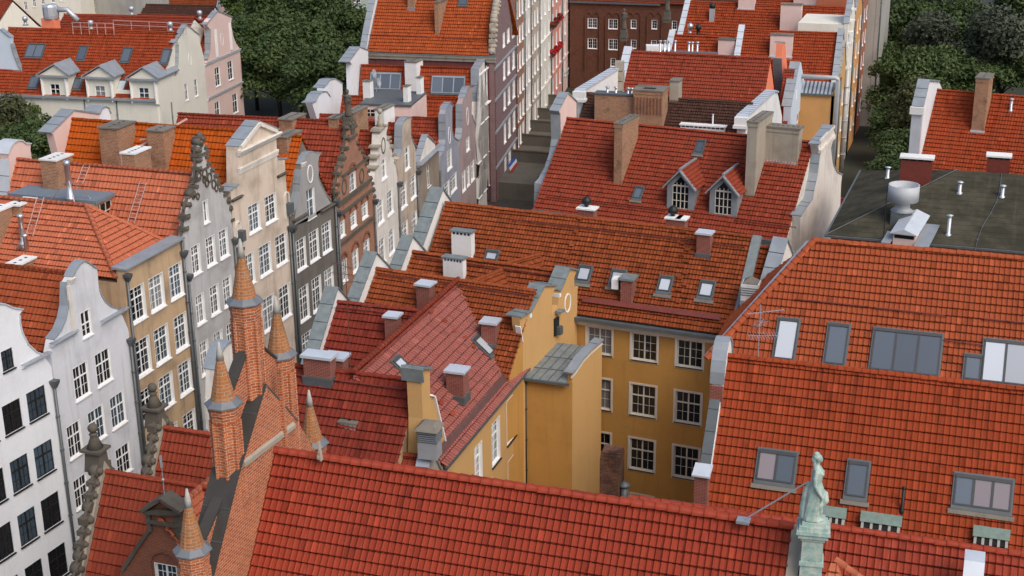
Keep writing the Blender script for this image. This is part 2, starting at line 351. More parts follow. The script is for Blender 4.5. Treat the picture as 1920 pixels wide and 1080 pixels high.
def coping(parent, f, pts, d0, d1, t, mat, name='coping', lift=.0):
    """sheet-metal capping that follows the top edge of a gable"""
    mb = MB(); n = len(pts); vs = []
    for i, (u, z) in enumerate(pts):
        a = pts[max(i-1, 0)]; b = pts[min(i+1, n-1)]; du, dz = b[0]-a[0], b[1]-a[1]; L = math.hypot(du, dz) or 1; nu, nz = -dz/L, du/L
        if nz < -.5: nu, nz = -nu, -nz
        for dd in (d0, d1):
            for k in (lift-.01, lift+t): vs.append(f.P(u+nu*k, z+nz*k, dd))
    fs = []
    for i in range(n-1):
        a, b = 4*i, 4*i+4
        fs += [(a+1, a+3, b+3, b+1), (a, b, b+2, a+2), (a, a+1, b+1, b), (a+2, b+2, b+3, a+3)]
    fs += [(0, 2, 3, 1), (4*n-4, 4*n-3, 4*n-1, 4*n-2)]
    mb.add(vs, fs)
    for i in range(n-1):            # standing seams across the sheets
        (a, b), (c, e) = pts[i], pts[i+1]; L = math.hypot(c-a, e-b); k = int(L/1.15)
        if d1-d0 < .4: k = 0
        for j in range(1, k+1):
            q = j/(k+1); u, z = a+(c-a)*q, b+(e-b)*q; nu, nz = -(e-b)/L, (c-a)/L
            if nz < 0: nu, nz = -nu, -nz
            mb.bar(f.P(u+nu*(lift+t+.01), z+nz*(lift+t+.01), d0), f.P(u+nu*(lift+t+.01), z+nz*(lift+t+.01), d1), .03, .03, 1)
    o = mb.build(name, [mat, M['dark_lead']], parent); fix_normals(o); return o
PAN = [(0, 0), (.10, .62), (.22, 1), (.34, .62), (.46, 0), (.74, -.12)]
def tile_roof(parent, O, U, S, poly, mat, w=.26, h=.34, amp=.036, lift=.062, name='roof', label=None, lod=1, seed=0):
    U = V(U).normalized(); S = V(S).normalized(); N = U.cross(S); pu = [p[0] for p in poly]; ps = [p[1] for p in poly]
    s0, s1, u0, u1 = min(ps), max(ps), min(pu), max(pu); nr = max(1, int(math.ceil((s1-s0)/h-1e-6))); ncol = max(1, int(math.ceil((u1-u0)/w)))
    prof = PAN if lod == 1 else [(0, 0), (.22, 1), (.46, 0)] if lod == 2 else [(0, 0)]
    cu = np.array([(i+a)*w for i in range(ncol) for a, _ in prof]+[ncol*w])+u0; ch = np.array([b for i in range(ncol) for _, b in prof]+[0.])
    ci = np.array([i for i in range(ncol) for _ in prof]+[ncol-1])
    g = np.random.default_rng(seed+int(abs(O[0])*7+abs(O[1])*13)); L = []; UV = []; n = len(poly)
    def span(s):
        xs = []
        for i in range(n):
            (a, b), (c, d) = poly[i], poly[(i+1) % n]
            if abs(b-d) < 1e-9:
                if abs(s-b) < 1e-6: xs += [a, c]
            elif min(b, d)-1e-9 <= s <= max(b, d)+1e-9: xs.append(a+(c-a)*(s-b)/(d-b))
        return (min(xs), max(xs)) if xs else (u0, u0)
    wav = g.normal(0, 1, (3,)); ph = g.uniform(0, 6, 2); sw = .007
    und = min(.10, h*.28)
    for k in range(nr):
        jl = (g.normal(0, .008, ncol)+(g.random(ncol) < .012)*.03)[ci]; ja = 1+.12*(g.random(ncol)[ci]-.5)
        tr = min(.055, h*.14)
        for s, lf, vv in ((s0+k*h+und, -.055, k+.02), (s0+k*h, lift, k+.02), (s0+(k+1)*h-tr, 0., k+.9), (s0+(k+1)*h-tr*.45, -.08, k+.98)):
            if k == 0 and lf == -.055: s = s0+1e-4
            s = min(s, s1); lf = 0. if k == nr-1 and lf == -.08 else lf; a, b = span(min(max(s, s0+1e-5), s1-1e-5)); u = np.clip(cu, a, b); j = jl*(1 if lf > 0 else .3)
            z = ch*amp*ja+lf+j+.02*np.sin(u*.45+wav[0])*np.cos(s*.6+wav[1])
            P = np.array(O)[None, :]+u[:, None]*np.array(U)[None, :]+np.clip(s+sw*(np.sin(u*.9+ph[0]+k*.7)+np.sin(u*2.3+ph[1]+k*1.9)), s0, s1)[:, None]*np.array(S)[None, :]+z[:, None]*np.array(N)[None, :]
            L.append(P); UV.append(np.stack([np.clip(cu, a, b)/w-u0/w, np.full(len(cu), vv)], 1))
    A = np.concatenate(L); UVc = np.concatenate(UV); nc = len(cu); nl = len(L); o0 = wloc(parent); A = A-np.array(o0)[None, :]
    i = np.arange(nc-1)[None, :]+np.arange(nl-1)[:, None]*nc; q = np.stack([i, i+1, i+nc+1, i+nc], -1).reshape(-1, 4)
    uc = np.concatenate([np.clip(x[:, 0], -1e9, 1e9) for x in UV])
    keep = (np.abs(uc[q[:, 0]]-uc[q[:, 1]])+np.abs(uc[q[:, 2]]-uc[q[:, 3]])) > 1e-4; q = q[keep]
    me = bpy.data.meshes.new(name); me.vertices.add(len(A)); me.vertices.foreach_set('co', A.astype(np.float32).ravel())
    me.loops.add(len(q)*4); me.loops.foreach_set('vertex_index', q.astype(np.int32).ravel()); me.polygons.add(len(q))
    me.polygons.foreach_set('loop_start', np.arange(0, len(q)*4, 4, dtype=np.int32)); me.update(calc_edges=True)
    uvl = me.uv_layers.new(name='uv'); uvl.data.foreach_set('uv', UVc[q.ravel()].astype(np.float32).ravel()); me.materials.append(mat); me.shade_flat()
    o = bpy.data.objects.new(name, me); C.objects.link(o); o.parent = parent
    if label: o['label'] = label
    return o
def roof_edge(parent, A, B, D, mat, **kw):
    """rectangular slope: eave A->B (A left, B right seen from outside), D a point on the ridge"""
    A, B, D = V(A), V(B), V(D); U = (B-A).normalized(); x = D-A; S = x-U*x.dot(U); L = S.length
    ext = kw.pop('ridge', None); r0, r1 = ext or (0, (B-A).length)
    return tile_roof(parent, A, U, S, [(0, 0), ((B-A).length, 0), (r1, L), (r0, L)], mat, **kw)
def ridge_caps(parent, A, B, mat, r=.13, step=.38, name='ridge_cap'):
    A, B = V(A), V(B); d = (B-A).normalized(); L = (B-A).length; n = max(1, int(L/step)); x = d.cross(V((0, 0, 1))).normalized(); y = x.cross(d).normalized(); mb = MB()
    for i in range(n):
        a = A+d*(L*i/n); b = A+d*(L*(i+1)/n+.04); jj = rnd.uniform(-.012, .012); vs = []
        for p, q in ((a, r*1.1), (b, r*.92)):
            for k in range(7): t = math.pi*k/6; vs.append(p+x*math.cos(t)*q+y*(math.sin(t)*q+jj))
        mb.add(vs, [(k, k+1, k+8, k+7) for k in range(6)]+[tuple(range(7))], 0, False)
        mb.sm[-7:-1] = [True]*6
    return mb.build(name, mat, parent)
class Slope:
    """a roof plane one can take sights on"""
    def __init__(s, A, B, D):
        s.A = V(A); s.U = (V(B)-s.A).normalized(); x = V(D)-s.A; s.S = (x-s.U*x.dot(s.U)).normalized(); s.N = s.U.cross(s.S)
    def px(s, x, y, off=0.): return hit(x, y, s.A+s.N*off, s.N)
    def us(s, p): return (p-s.A).dot(s.U), (p-s.A).dot(s.S)
    def P(s, u, v, n=0.): return s.A+s.U*u+s.S*v+s.N*n
def skylight(parent, sl, c0, c1, c2, c3, glassm, frame=None, n=1, apron=None, raise_=.19, label=None, name='skylight'):
    """c0..c3 sights: top-left, top-right, bottom-right, bottom-left of the frame"""
    q = [sl.us(sl.px(*c, off=raise_*.6)) for c in (c0, c1, c2, c3)]
    u0 = (q[0][0]+q[3][0])/2; u1 = (q[1][0]+q[2][0])/2; v1 = (q[0][1]+q[1][1])/2; v0 = (q[2][1]+q[3][1])/2
    return skylight_uv(parent, sl, u0, u1, v0, v1, glassm, frame, n, apron, raise_, label, name)
def skylight_uv(parent, sl, u0, u1, v0, v1, glassm, frame=None, n=1, apron=None, raise_=.19, label=None, name='skylight'):
    frame = frame or M['grey_frame']; mb = MB(); fw = .075
    def slab(a, b, c, d, z0, z1, m=0): mb.hexa([sl.P(a, c, z0), sl.P(b, c, z0), sl.P(b, d, z0), sl.P(a, d, z0), sl.P(a, c, z1), sl.P(b, c, z1), sl.P(b, d, z1), sl.P(a, d, z1)], m)
    slab(u0-.09, u1+.09, v0-.20, v0, -.05, .15, 1); slab(u0-.09, u1+.09, v1, v1+.09, -.05, .145, 1)
    for a, b in ((u0-.09, u0), (u1, u1+.09)): slab(a, b, v0, v1, -.05, .14, 1)
    if apron: slab(u0-.2, u1+.2, v0-.42, v0-.2, -.05, .13, 2)
    slab(u0, u1, v1-.17, v1, -.05, raise_+.03); slab(u0, u1, v0, v0+fw, -.05, raise_)
    cw = (u1-u0)/n
    for i in range(n+1):
        x = u0+cw*i; a, b = (x, x+fw) if i == 0 else (x-fw, x) if i == n else (x-fw*.8, x+fw*.8); slab(a, b, v0+fw, v1-.17, -.05, raise_)
    o = mb.build(name, [frame, M['dark_lead'], apron or frame], parent, label)
    gl = glassm if isinstance(glassm, (list, tuple)) else [glassm]*n
    for i in range(n):
        pb = MB(); a, b = u0+cw*i+fw*.8, u0+cw*(i+1)-fw*.8
        pb.add([sl.P(a, v0+fw*.9, raise_-.025), sl.P(b, v0+fw*.9, raise_-.025), sl.P(b, v1-.165, raise_-.025), sl.P(a, v1-.165, raise_-.025)], [(0, 1, 2, 3)])
        pb.build('pane', gl[i], o)
    return o
def chimney(parent, p, w, d, h, mat, az=0., cap='plate', capm=None, below=1.5, flues=3, label=None, over=.08, ct=.10, apron=None):
    """p: centre of the stack at roof level"""
    p = V(p); mb = MB(); mb.box(p-V((0, 0, below)), w, d, h+below, 0, az, True)
    if cap == 'corbel': mb.box(p+V((0, 0, h-.32)), w+.10, d+.10, .32, 0, az, True)
    o = mb.build('chimney', mat, parent, label); c = MB(); capm = capm or M['mortar_cap']; t = p+V((0, 0, h+.002))
    ca, sa = math.cos(az), math.sin(az); R = lambda x, y, z: t+V((x*ca-y*sa, x*sa+y*ca, z))
    if cap in ('plate', 'corbel'): c.box(t, w+2*over, d+2*over, ct, 0, az, True)
    if cap == 'vented':      # slab carried on small piers with dark flues between them
        c.box(t, w-.06, d-.06, .18, 1, az, True); L = max(w, d); n = flues+1
        for i in range(n+1):
            q = -L/2+.05+(L-.10)*i/n
            if w >= d: c.box(R(q, 0, 0), .09, d, .18, 2, az, True)
            else: c.box(R(0, q, 0), w, .09, .18, 2, az, True)
        c.box(t+V((0, 0, .18)), w+2*over, d+2*over, ct, 0, az, True)
    if cap in ('plate', 'corbel') and flues:
        L = max(w, d); fs = min(.17, min(w, d)*.42)
        for i in range(flues):
            q = -L/2+L*(i+.5)/flues; a = R(q, 0, ct) if w >= d else R(0, q, ct); c.box(a, fs, fs, .012, 1, az, True)  # black squares stand in for the shade of open flues
    if cap == 'hood': c.lathe(t, [(max(w, d)*.62, 0), (max(w, d)*.62, .05), (.03, .38)], 4, 0, az+math.pi/4)
    c.build('cap', [capm, M['soot'], mat], o)
    if apron:
        a = MB(); a.box(p, w+.16, d+.16, .16, 0, az, True); a.box(p-V((0, 0, .3)), w+.14, d+.14, .32, 0, az, True); a.build('flashing', apron, o)
    return o
def downpipe(parent, pts, r=.055, mat=None, hopper=None, name='downpipe'):
    mb = MB(); mb.tube(pts, r, 8)
    a, b = V(pts[0]), V(pts[-1])
    for i in range(1, int(abs(a.z-b.z)/2.2)+1):
        t = i/(int(abs(a.z-b.z)/2.2)+1)
        if len(pts) == 2: mb.lathe(a+(b-a)*t, [(r*1.45, -.03), (r*1.45, .03)], 8)
    if hopper: mb.lathe(V(hopper), [(r*1.2, -.35), (r*3.2, -.05), (r*3.4, .12)], 4, 0, .785)
    return mb.build(name, mat or M['pipe'], parent)
def lball(mb, p, r, m=0, n=10): mb.lathe(p, [(r*math.sin(math.pi*i/6+1e-3), -r*math.cos(math.pi*i/6)) for i in range(7)], n, m, 0, True)
def vent(parent, p, h, r, mat, style='cowl', name='vent_pipe'):
    mb = MB(); p = V(p); mb.lathe(p, [(r*1.9, -.3), (r*1.6, .06), (r, .10), (r, h)], 10, 0, 0, True)
    if style == 'cowl': mb.lathe(p+V((0, 0, h)), [(r*.6, 0), (r*.6, .07), (r*1.9, .08), (r*1.9, .13), (.01, .2)], 10, 0, 0, True)
    if style == 'mush': mb.lathe(p+V((0, 0, h)), [(r, 0), (r*1.5, .02), (r*1.5, .06), (.01, .12)], 10, 0, 0, True)
    return mb.build(name, mat, parent)
def ladder(parent, a, b, side, w=.4, mat=None, n=8, name='ladder'):
    mb = MB(); a, b, side = V(a), V(b), V(side).normalized()
    for s in (-1, 1): mb.bar(a+side*s*w/2, b+side*s*w/2, .035, .05)
    for i in range(n): c = a+(b-a)*((i+.5)/n); mb.bar(c-side*w/2, c+side*w/2, .03, .03)
    return mb.build(name, mat or M['rail'], parent)
def aerial(parent, base, h, az, booms, mat=None):
    """mast with yagi booms: booms = [(height, length, elements, element length, az offset)]"""
    mb = MB(); b = V(base); mb.tube([b-V((0, 0, .3)), b+V((0, 0, h))], .022, 6)
    for z, L, n, el, da in booms:
        a = az+da; d = V((math.cos(a), math.sin(a), .0)); x = V((-d.y, d.x, 0)); c = b+V((0, 0, z)); mb.bar(c-d*L*.35, c+d*L*.65, .022, .022)
        for i in range(n): q = c-d*L*.33+d*L*.96*i/max(1, n-1); mb.bar(q-x*el/2, q+x*el/2, .012, .012)
    return mb.build('aerial', mat or M['galv'], parent)
def snow_guard(parent, a, b, N, mat=None, name='snow_guard'):
    a, b, N = V(a), V(b), V(N); L = (b-a).length; d = (b-a)/L; mb = MB()
    for k in (.10, .20): mb.bar(a+N*k, b+N*k, .03, .025, up=N)
    n = max(2, int(L/1.1))
    for i in range(n+1): q = a+d*(L*i/n); mb.bar(q-N*.03, q+N*.23, .03, .05)
    return mb.build(name, mat or M['redmetal'], parent)
def steps(parent, sl, p0, p1, n, mat, name='roof_step'):
    """staggered chimney-sweep steps up a slope"""
    a, b = sl.us(p0), sl.us(p1)
    for i in range(n):
        mb = MB(); t = i/(n-1); u = a[0]+(b[0]-a[0])*t+(.16 if i % 2 else -.16); v = a[1]+(b[1]-a[1])*t
        mb.bar(sl.P(u-.16, v, .14), sl.P(u+.16, v, .14), .16, .04, up=sl.N); mb.bar(sl.P(u, v+.05, -.02), sl.P(u, v+.05, .14), .04, .05); mb.build(name, mat, parent)
def house_body(parent, f, zE0, zR, zE1, uR, depth, mat, d0=-.41, inset=.03, name='wall', z0=0.):
    """party walls and rear gable, from the front slab back to the rear"""
    pr = [(inset, z0), (f.W-inset, z0), (f.W-inset, zE1-.34), (uR, zR-.34), (inset, zE0-.34)]; mb = MB(); n = len(pr)
    mb.add([f.P(a, b, d0) for a, b in pr]+[f.P(a, b, -depth) for a, b in pr], [list(range(n)), list(range(n, 2*n))[::-1]]+[(i, (i+1) % n, n+(i+1) % n, n+i) for i in range(n)])
    o = mb.build(name, mat, parent); fix_normals(o); return o
def gable_roof(parent, f, zE0, zR, zE1, uR, d0, d1, mat, w=.26, h=.34, over=.0, lod0=1, lod1=3, cap=True, caps_r=.13, r1=None, seed=0, shown=0):
    """ridge at u=uR running back from the facade (d0) to the rear (d1); slope 0 is the one towards smaller u"""
    out = []
    e0 = (f.P(-over, zE0, d0), f.P(-over, zE0, d1)); rr = (f.P(uR, zR, d0), f.P(uR, zR, d1)); e1 = (f.P(f.W+over, zE1, d0), f.P(f.W+over, zE1, d1))
    for e, lod, up in ((e0, lod0, 0), (e1, lod1, 1)):
        A, B = e
        U = (B-A).normalized(); S = (rr[0]-A); S = (S-U*S.dot(U)).normalized()
        if U.cross(S).z < 0: A, B = B, A
        o = roof_edge(parent, A, B, rr[0], mat, w=w, h=h, lod=lod, seed=seed); out.append(o)
        out.append(Slope(A, B, rr[0]))
    if cap: ridge_caps(out[0], rr[0]+V((0, 0, .02)), rr[1]+V((0, 0, .02)), mat, caps_r)
    return out
# ---------------------------------------------------------------- terrace row on the left side of the street
LN = [(-49.9, 40), (-48, 61.8), (-48, 100), (-50.85, 125), (-54.3, 150)]     # building line in plan
def bl(Y):
    for a, b in zip(LN, LN[1:]):
        if Y <= b[1]: t = (Y-a[1])/(b[1]-a[1]); return (a[0]+(b[0]-a[0])*t, Y)
    return LN[-1]
def left_face(Y0, Y1): return Face(bl(Y0), bl(Y1), (0, (Y0+Y1)/2))
def wins(f, rows, cols):
    """rows: [(x,y of a top edge),(x,y of the same window's sill)], cols: [(x0,y0,x1,y1) top edge ends]"""
    us = [(f.u_of(a, b), f.u_of(c, d)) for a, b, c, d in cols]; out = []
    for (a, b, c, d) in rows:
        zt, zb = f.z_of(a, b), f.z_of(c, d); out += [(u0, zb, u1-u0, zt-zb) for u0, u1 in us]
    return out
def dedupe(o): return [p for i, p in enumerate(o) if i == 0 or (abs(p[0]-o[i-1][0])+abs(p[1]-o[i-1][1])) > .03]
def left_house(name, label, Y0, Y1, sil, wl, wm, tm, zr_px=None, zr=None, rear=(None,), ze=(None, None), cope=None, copem=None, sty='tall', lining=True, fm=None, sillm='w', T=.5, depth=18, tw=.26, th=.34, extra_holes=(), lod=1, glw=(6, 3, 1), bodym=None, roof=True, wd=.19):
    f = left_face(Y0, Y1); t = thing(name, f.P(f.W/2, 0, -depth/2), label, 'house', 'gabled houses along the left side of the street')
    tp = f.trace(sil); tp = [(min(max(u, 0), f.W), z) for u, z in tp]; tp[0] = (0, tp[0][1]); tp[-1] = (f.W, tp[-1][1]); tp = dedupe(tp)
    out = [(0, 0), (f.W, 0)]+tp[::-1]
    hs = [rect(*w[:4]) for w in wl(f)]+[h for h in extra_holes]
    facade(t, f, out, wm, hs, T)
    for w in wl(f):
        st = w[4] if len(w) > 4 else sty
        put_window(t, f, w[0], w[1], w[2], w[3], st, fm, lining, sillm, wd, glw=glw)
    e0 = ze[0] if ze[0] is not None else tp[0][1]-.3; e1 = ze[1] if ze[1] is not None else tp[-1][1]-.3
    if zr_px: q = hit(*zr_px, f.P(f.W/2, 0), f.u); zr = q.z
    if roof:
        house_body(t, f, e0, zr, e1, f.W/2, depth, bodym or wm, -T-.01)
        R = gable_roof(t, f, e0, zr, e1, f.W/2, -T+.02, -depth-.15, tm, tw, th, lod0=lod)
    else: R = None
    if cope:
        for part in cope: coping(t, f, f.trace(part) if part is not True else tp, -T-.06, .07, .06, copem or M['lead'])
    return t, f, R, zr
def far_u(f): return f
# -- white house with black windows
def wl_w1(f): return [w for w in wins(f, [(30, 749, 36, 804), (17.7, 868, 24.7, 927.6), (28.6, 970.6, 37, 1029), (39, 1072, 47, 1131)], [(-27, 896, 5, 876), (17.7, 868, 50.8, 849.5), (62.5, 841.7, 96.4, 823.4)]) if w[0] > .3]+[f.win(1, 661, 27.5, 688)+('two',)]
h1, f1, R1_, z1 = left_house('townhouse', 'white scroll gabled house with black framed windows at the left edge', 50.2, 61.05, [(-60, 640), (-60, 560), (-30, 553), (0, 570.5), (8, 570.5), (17.6, 575), (27, 578.6), (43.3, 580.6), (36, 590.8), (36.6, 606), (40.6, 624), (51.5, 645.6), (67.7, 660.5), (81.2, 666), (89.4, 676.8), (96, 688)], wl_w1, M['white_render'], T['coral'], zr=19.2, ze=(12.5, 14.6), cope=[[(-30, 553), (0, 570.5), (8, 570.5), (17.6, 575), (27, 578.6), (43.3, 580.6)], [(36, 590.8), (36.6, 606), (40.6, 624), (51.5, 645.6), (67.7, 660.5), (81.2, 666)]], copem=M['pale_lead'], sty='two', lining=None, fm=M['black_paint'], sillm=M['black_paint'], wd=.10, depth=16, glw=(3, 4, 2))
cornice(h1, f1, f1.u_of(40, 690), f1.W-.1, f1.z_of(70, 676), .22, .28, M['white_paint'], topm=M['lead'])
downpipe(h1, [f1.P(f1.W-.12, 14.9, .14), f1.P(f1.W-.12, .3, .14)], .09, hopper=f1.P(f1.W-.12, 14.9, .2))
# -- pale house with the tall scroll gable
def wl_w2(f): return wins(f, [(135, 692, 139.3, 756)], [(135, 692, 164, 681.5), (177, 671, 205.7, 658)])+wins(f, [(123.7, 802.6, 127.6, 866), (131.5, 906.8, 137, 962.8), (142, 1003, 148, 1062)], [(123.7, 802.6, 150, 790), (164, 780.4, 194, 766), (205.7, 758, 233, 745)])+[f.win(149.7, 587.7, 173.5, 625)+('attic',)]
S2 = [(104, 657), (100, 637.5), (114, 620), (122.5, 599.6), (128, 573.9), (128.6, 550.8), (129.4, 529.5), (135.4, 520), (143, 505), (150, 495), (158, 489.5), (166.7, 494), (177, 502), (182, 503.5), (183.6, 520), (185.5, 542.7), (189.6, 555), (196.3, 565.7), (207, 575), (220.7, 579.3), (222, 587), (229, 590), (236, 622)]
h2, f2, R2_, z2 = left_house('townhouse', 'pale grey house with a tall scroll gable and white windows beside the tan house', 61.15, 68.5, S2, wl_w2, M['pale_grey_render'], T['coral'], zr_px=(60, 504), ze=(15.2, 15.0), cope=[S2[1:7], S2[7:14], S2[15:20]], copem=M['lead'], sty='two', lining=M['white_paint'], depth=17, tw=.27, th=.42, wd=.12)
cornice(h2, f2, .05, f2.u_of(142, 630), f2.z_of(104, 646), .24, .3, M['pale_grey_render'], topm=M['lead'])
cornice(h2, f2, f2.u_of(188, 607), f2.W-.05, f2.z_of(210, 596), .22, .28, M['pale_grey_render'], topm=M['lead'])
cornice(h2, f2, f2.u_of(128.6, 530)-.05, f2.u_of(136, 527)+.1, f2.z_of(131, 532), .3, .16, M['warm_white_render'])
mb = MB(); mb.hexa([f2.P(f2.u_of(128, 570), f2.z_of(131, 632), 0), f2.P(f2.u_of(134, 570), f2.z_of(131, 632), 0), f2.P(f2.u_of(134, 570), f2.z_of(131, 632), .12), f2.P(f2.u_of(128, 570), f2.z_of(131, 632), .12)]+[f2.P(f2.u_of(x, 570), f2.z_of(131, 533), d) for x, d in ((128, 0), (134, 0), (134, .12), (128, .12))]); o = mb.build('pilaster', M['warm_white_render'], h2); fix_normals(o)
downpipe(h2, [f2.P(f2.W-.12, 14.6, .14), f2.P(f2.W-.12, .3, .14)], .09, hopper=f2.P(f2.W-.12, 14.6, .2))
# -- tan house with hipped roof and straight cornice
def wl_tan(f): return wins(f, [(239.6, 546, 246, 611), (250, 645, 255.5, 713), (257.3, 738.8, 263, 801), (267, 838, 273, 900)], [(239.6, 546, 269.5, 531.7), (277.3, 525.6, 304.7, 509.5), (315, 502, 339.8, 487.5)])
f3 = left_face(68.6, 75.15)
h3 = thing('townhouse', f3.P(f3.W/2, 0, -8), 'tan house with hipped salmon tile roof and straight lead cornice', 'house', 'gabled houses along the left side of the street')
zc3 = f3.z_of(280, 475)-.15; facade(h3, f3, [(0, 0), (f3.W, 0), (f3.W, zc3), (0, zc3)], M['tan_render'], [rect(*w) for w in wl_tan(f3)], .5)
for w_ in wl_tan(f3): put_window(h3, f3, *w_, 'tall', depth=.22)
mb = MB(); d_ = 15.5; mb.hexa([f3.P(.03, 0, -.51), f3.P(f3.W-.03, 0, -.51), f3.P(f3.W-.03, 0, -d_), f3.P(.03, 0, -d_), f3.P(.03, zc3-.9, -.51), f3.P(f3.W-.03, zc3-.9, -.51), f3.P(f3.W-.03, zc3-.9, -d_), f3.P(.03, zc3-.9, -d_)]); o = mb.build('wall', M['tan_render'], h3); fix_normals(o)
apex = hit(161, 385, f3.P(f3.W/2, 0), f3.u); ze3 = zc3-.55; dA = -(apex-f3.P0).dot(f3.n)
E0 = f3.P(-.05, ze3, -.55); E1 = f3.P(f3.W+.05, ze3, -.55); E0b = f3.P(-.05, ze3-1.2, -.55)
rA = f3.P(f3.W/2, apex.z, -dA); rB = f3.P(f3.W/2, apex.z, -d_)
# near slope (towards the viewer): eave from rear to front, ridge ends at the hip
nearA, nearB = f3.P(-.05, ze3, -d_), f3.P(-.05, ze3, -.5)
U_ = (nearB-nearA).normalized(); L_ = (nearB-nearA).length
r3 = roof_edge(h3, nearA, nearB, rB, T['salmon'], ridge=(0, d_-dA), w=.22, h=.38)
tile_roof(h3, f3.P(-.05, ze3, -.5), f3.u, (rA-f3.P(f3.W/2, ze3, -.5)).normalized(), [(0, 0), (f3.W+.1, 0), ((f3.W+.1)/2, (rA-f3.P(f3.W/2, ze3, -.5)).length)], T['salmon'], w=.22, h=.38)
roof_edge(h3, f3.P(f3.W+.05, ze3, -.5), f3.P(f3.W+.05, ze3, -d_), rB, T['salmon'], ridge=(dA-.5, L_), lod=3)
ridge_caps(r3, rA, rB, T['salmon'], .15); ridge_caps(r3, f3.P(-.05, ze3, -.5), rA, T['salmon'], .15); ridge_caps(r3, f3.P(f3.W+.05, ze3, -.5), rA, T['salmon'], .15)
mb = MB(); mb.hexa([f3.P(-.1, zc3, -.75), f3.P(f3.W+.05, zc3, -.75), f3.P(f3.W+.05, zc3, .28), f3.P(-.1, zc3, .28), f3.P(-.1, zc3+.16, -.75), f3.P(f3.W+.05, zc3+.16, -.75), f3.P(f3.W+.05, zc3+.10, .28), f3.P(-.1, zc3+.10, .28)]); o = mb.build('cornice', M['lead'], h3); fix_normals(o)
SL3 = Slope(nearA, nearB, rB)
downpipe(h3, [f3.P(.12, zc3-.3, .14), f3.P(.12, .3, .14)], .09, hopper=f3.P(.12, zc3-.4, .2)); downpipe(h3, [f3.P(f3.W-.12, zc3-.1, .14), f3.P(f3.W-.12, .3, .14)], .09, hopper=f3.P(f3.W-.12, zc3-.9, .2))
# -- grey house with the carved stone gable
def wl_grey(f): return wins(f, [(356.8, 464.4, 359, 520), (362.8, 559, 367, 613.8), (369.8, 647.6, 373.7, 711), (379, 749, 383, 806)], [(356.8, 464.4, 373.7, 455), (384, 447.5, 401.5, 439), (408.9, 434.5, 425.8, 425)])+[f.win(379, 378.5, 392.5, 415)+('small',)]
S4 = [(349, 487), (347.5, 440), (351.6, 395), (358, 372.7), (365, 355), (370, 345.6), (372.8, 326.7), (374, 305), (374, 292.8), (372.8, 270), (376, 262), (379, 257), (382.3, 268), (387.7, 284.7), (387, 303), (393.8, 313), (401, 324), (406.7, 334.8), (410.7, 348), (417.5, 360.5), (425.6, 370), (430, 381), (434, 400), (437, 425)]
h4, f4, R4_, z4 = left_house('townhouse', 'grey house crowned by a dark carved stone scroll gable', 75.25, 81.6, S4, wl_grey, M['grey_render'], T['salmon'], zr_px=(200, 312.7), ze=(17.6, 17.9), depth=14.3, tw=.29, th=.47)
mb = MB(); tp = f4.trace(S4)[1:]
def scrolls(mb, f, tp, T_, lo, hi, r0=.20):
    """heavy carved volutes and blocks along the stepped edge, through the depth of the gable"""
    for i in range(len(tp)-1):
        (a, b), (c, d) = tp[i], tp[i+1]; L = math.hypot(c-a, d-b); n = max(1, int(L/.55)); mb.bar(f.P(a, b-.05, -T_/2), f.P(c, d-.05, -T_/2), abs(T_)*.9, .14, up=f.n if abs(d-b) > abs(c-a) else V((0, 0, 1)))
        for k in range(n):
            t = (k+.5)/n; u, z = a+(c-a)*t, b+(d-b)*t; r = r0*rnd.uniform(.75, 1.25)
            pts = [f.P(u, z, -T_-.02), f.P(u, z, .10)]
            if rnd.random() < .55: mb.tube(pts, r, 9)
            else: mb.bar(pts[0], pts[1], r*2.3, r*1.1)
            if rnd.random() < .75: lball(mb, f.P(u, z-.02, .10), r*.62, 0, 8)
scrolls(mb, f4, tp, .5, 0, 1, .21)
for x, y, r in ((379, 254, .22), (379, 262, .3), (378, 270, .32)): u, z = f4.px(x, y); lball(mb, f4.P(u, z, -.2), r)
u0, z0 = f4.px(372.5, 292); u1, _ = f4.px(388, 284); mb.bar(f4.P(u0-.15, z0, -.25), f4.P(u1+.2, z0, -.25), .75, .16); mb.bar(f4.P(u0, z0-1.0, -.25), f4.P(u1, z0-1.0, -.25), .66, .12)
for x, y, r in ((372, 330, .24), (383, 326, .28), (392, 333, .26), (387, 343, .20), (400, 345, .24), (362, 365, .22), (370, 368, .17), (405, 352, .2), (382, 336, .18)):
    u, z = f4.px(x, y); mo = MB()
    for i in range(10):
        a, b = 2*math.pi*i/10, 2*math.pi*(i+1)/10; mo.bar(f4.P(u+r*math.cos(a), z+r*1.2*math.sin(a), .03), f4.P(u+r*math.cos(b), z+r*1.2*math.sin(b), .03), .10, .09)
    mo.build('carved_ring', M['stone'], h4)
mb.build('carved_gable_edge', M['stone'], h4)
downpipe(h4, [f4.P(f4.W-.12, 17.2, .14), f4.P(f4.W-.12, .3, .14)], .085, hopper=f4.P(f4.W-.12, 17.0, .22)); downpipe(h4, [f4.P(.14, 15.8, .14), f4.P(.14, .3, .14)], .085, hopper=f4.P(.14, 16.4, .22))
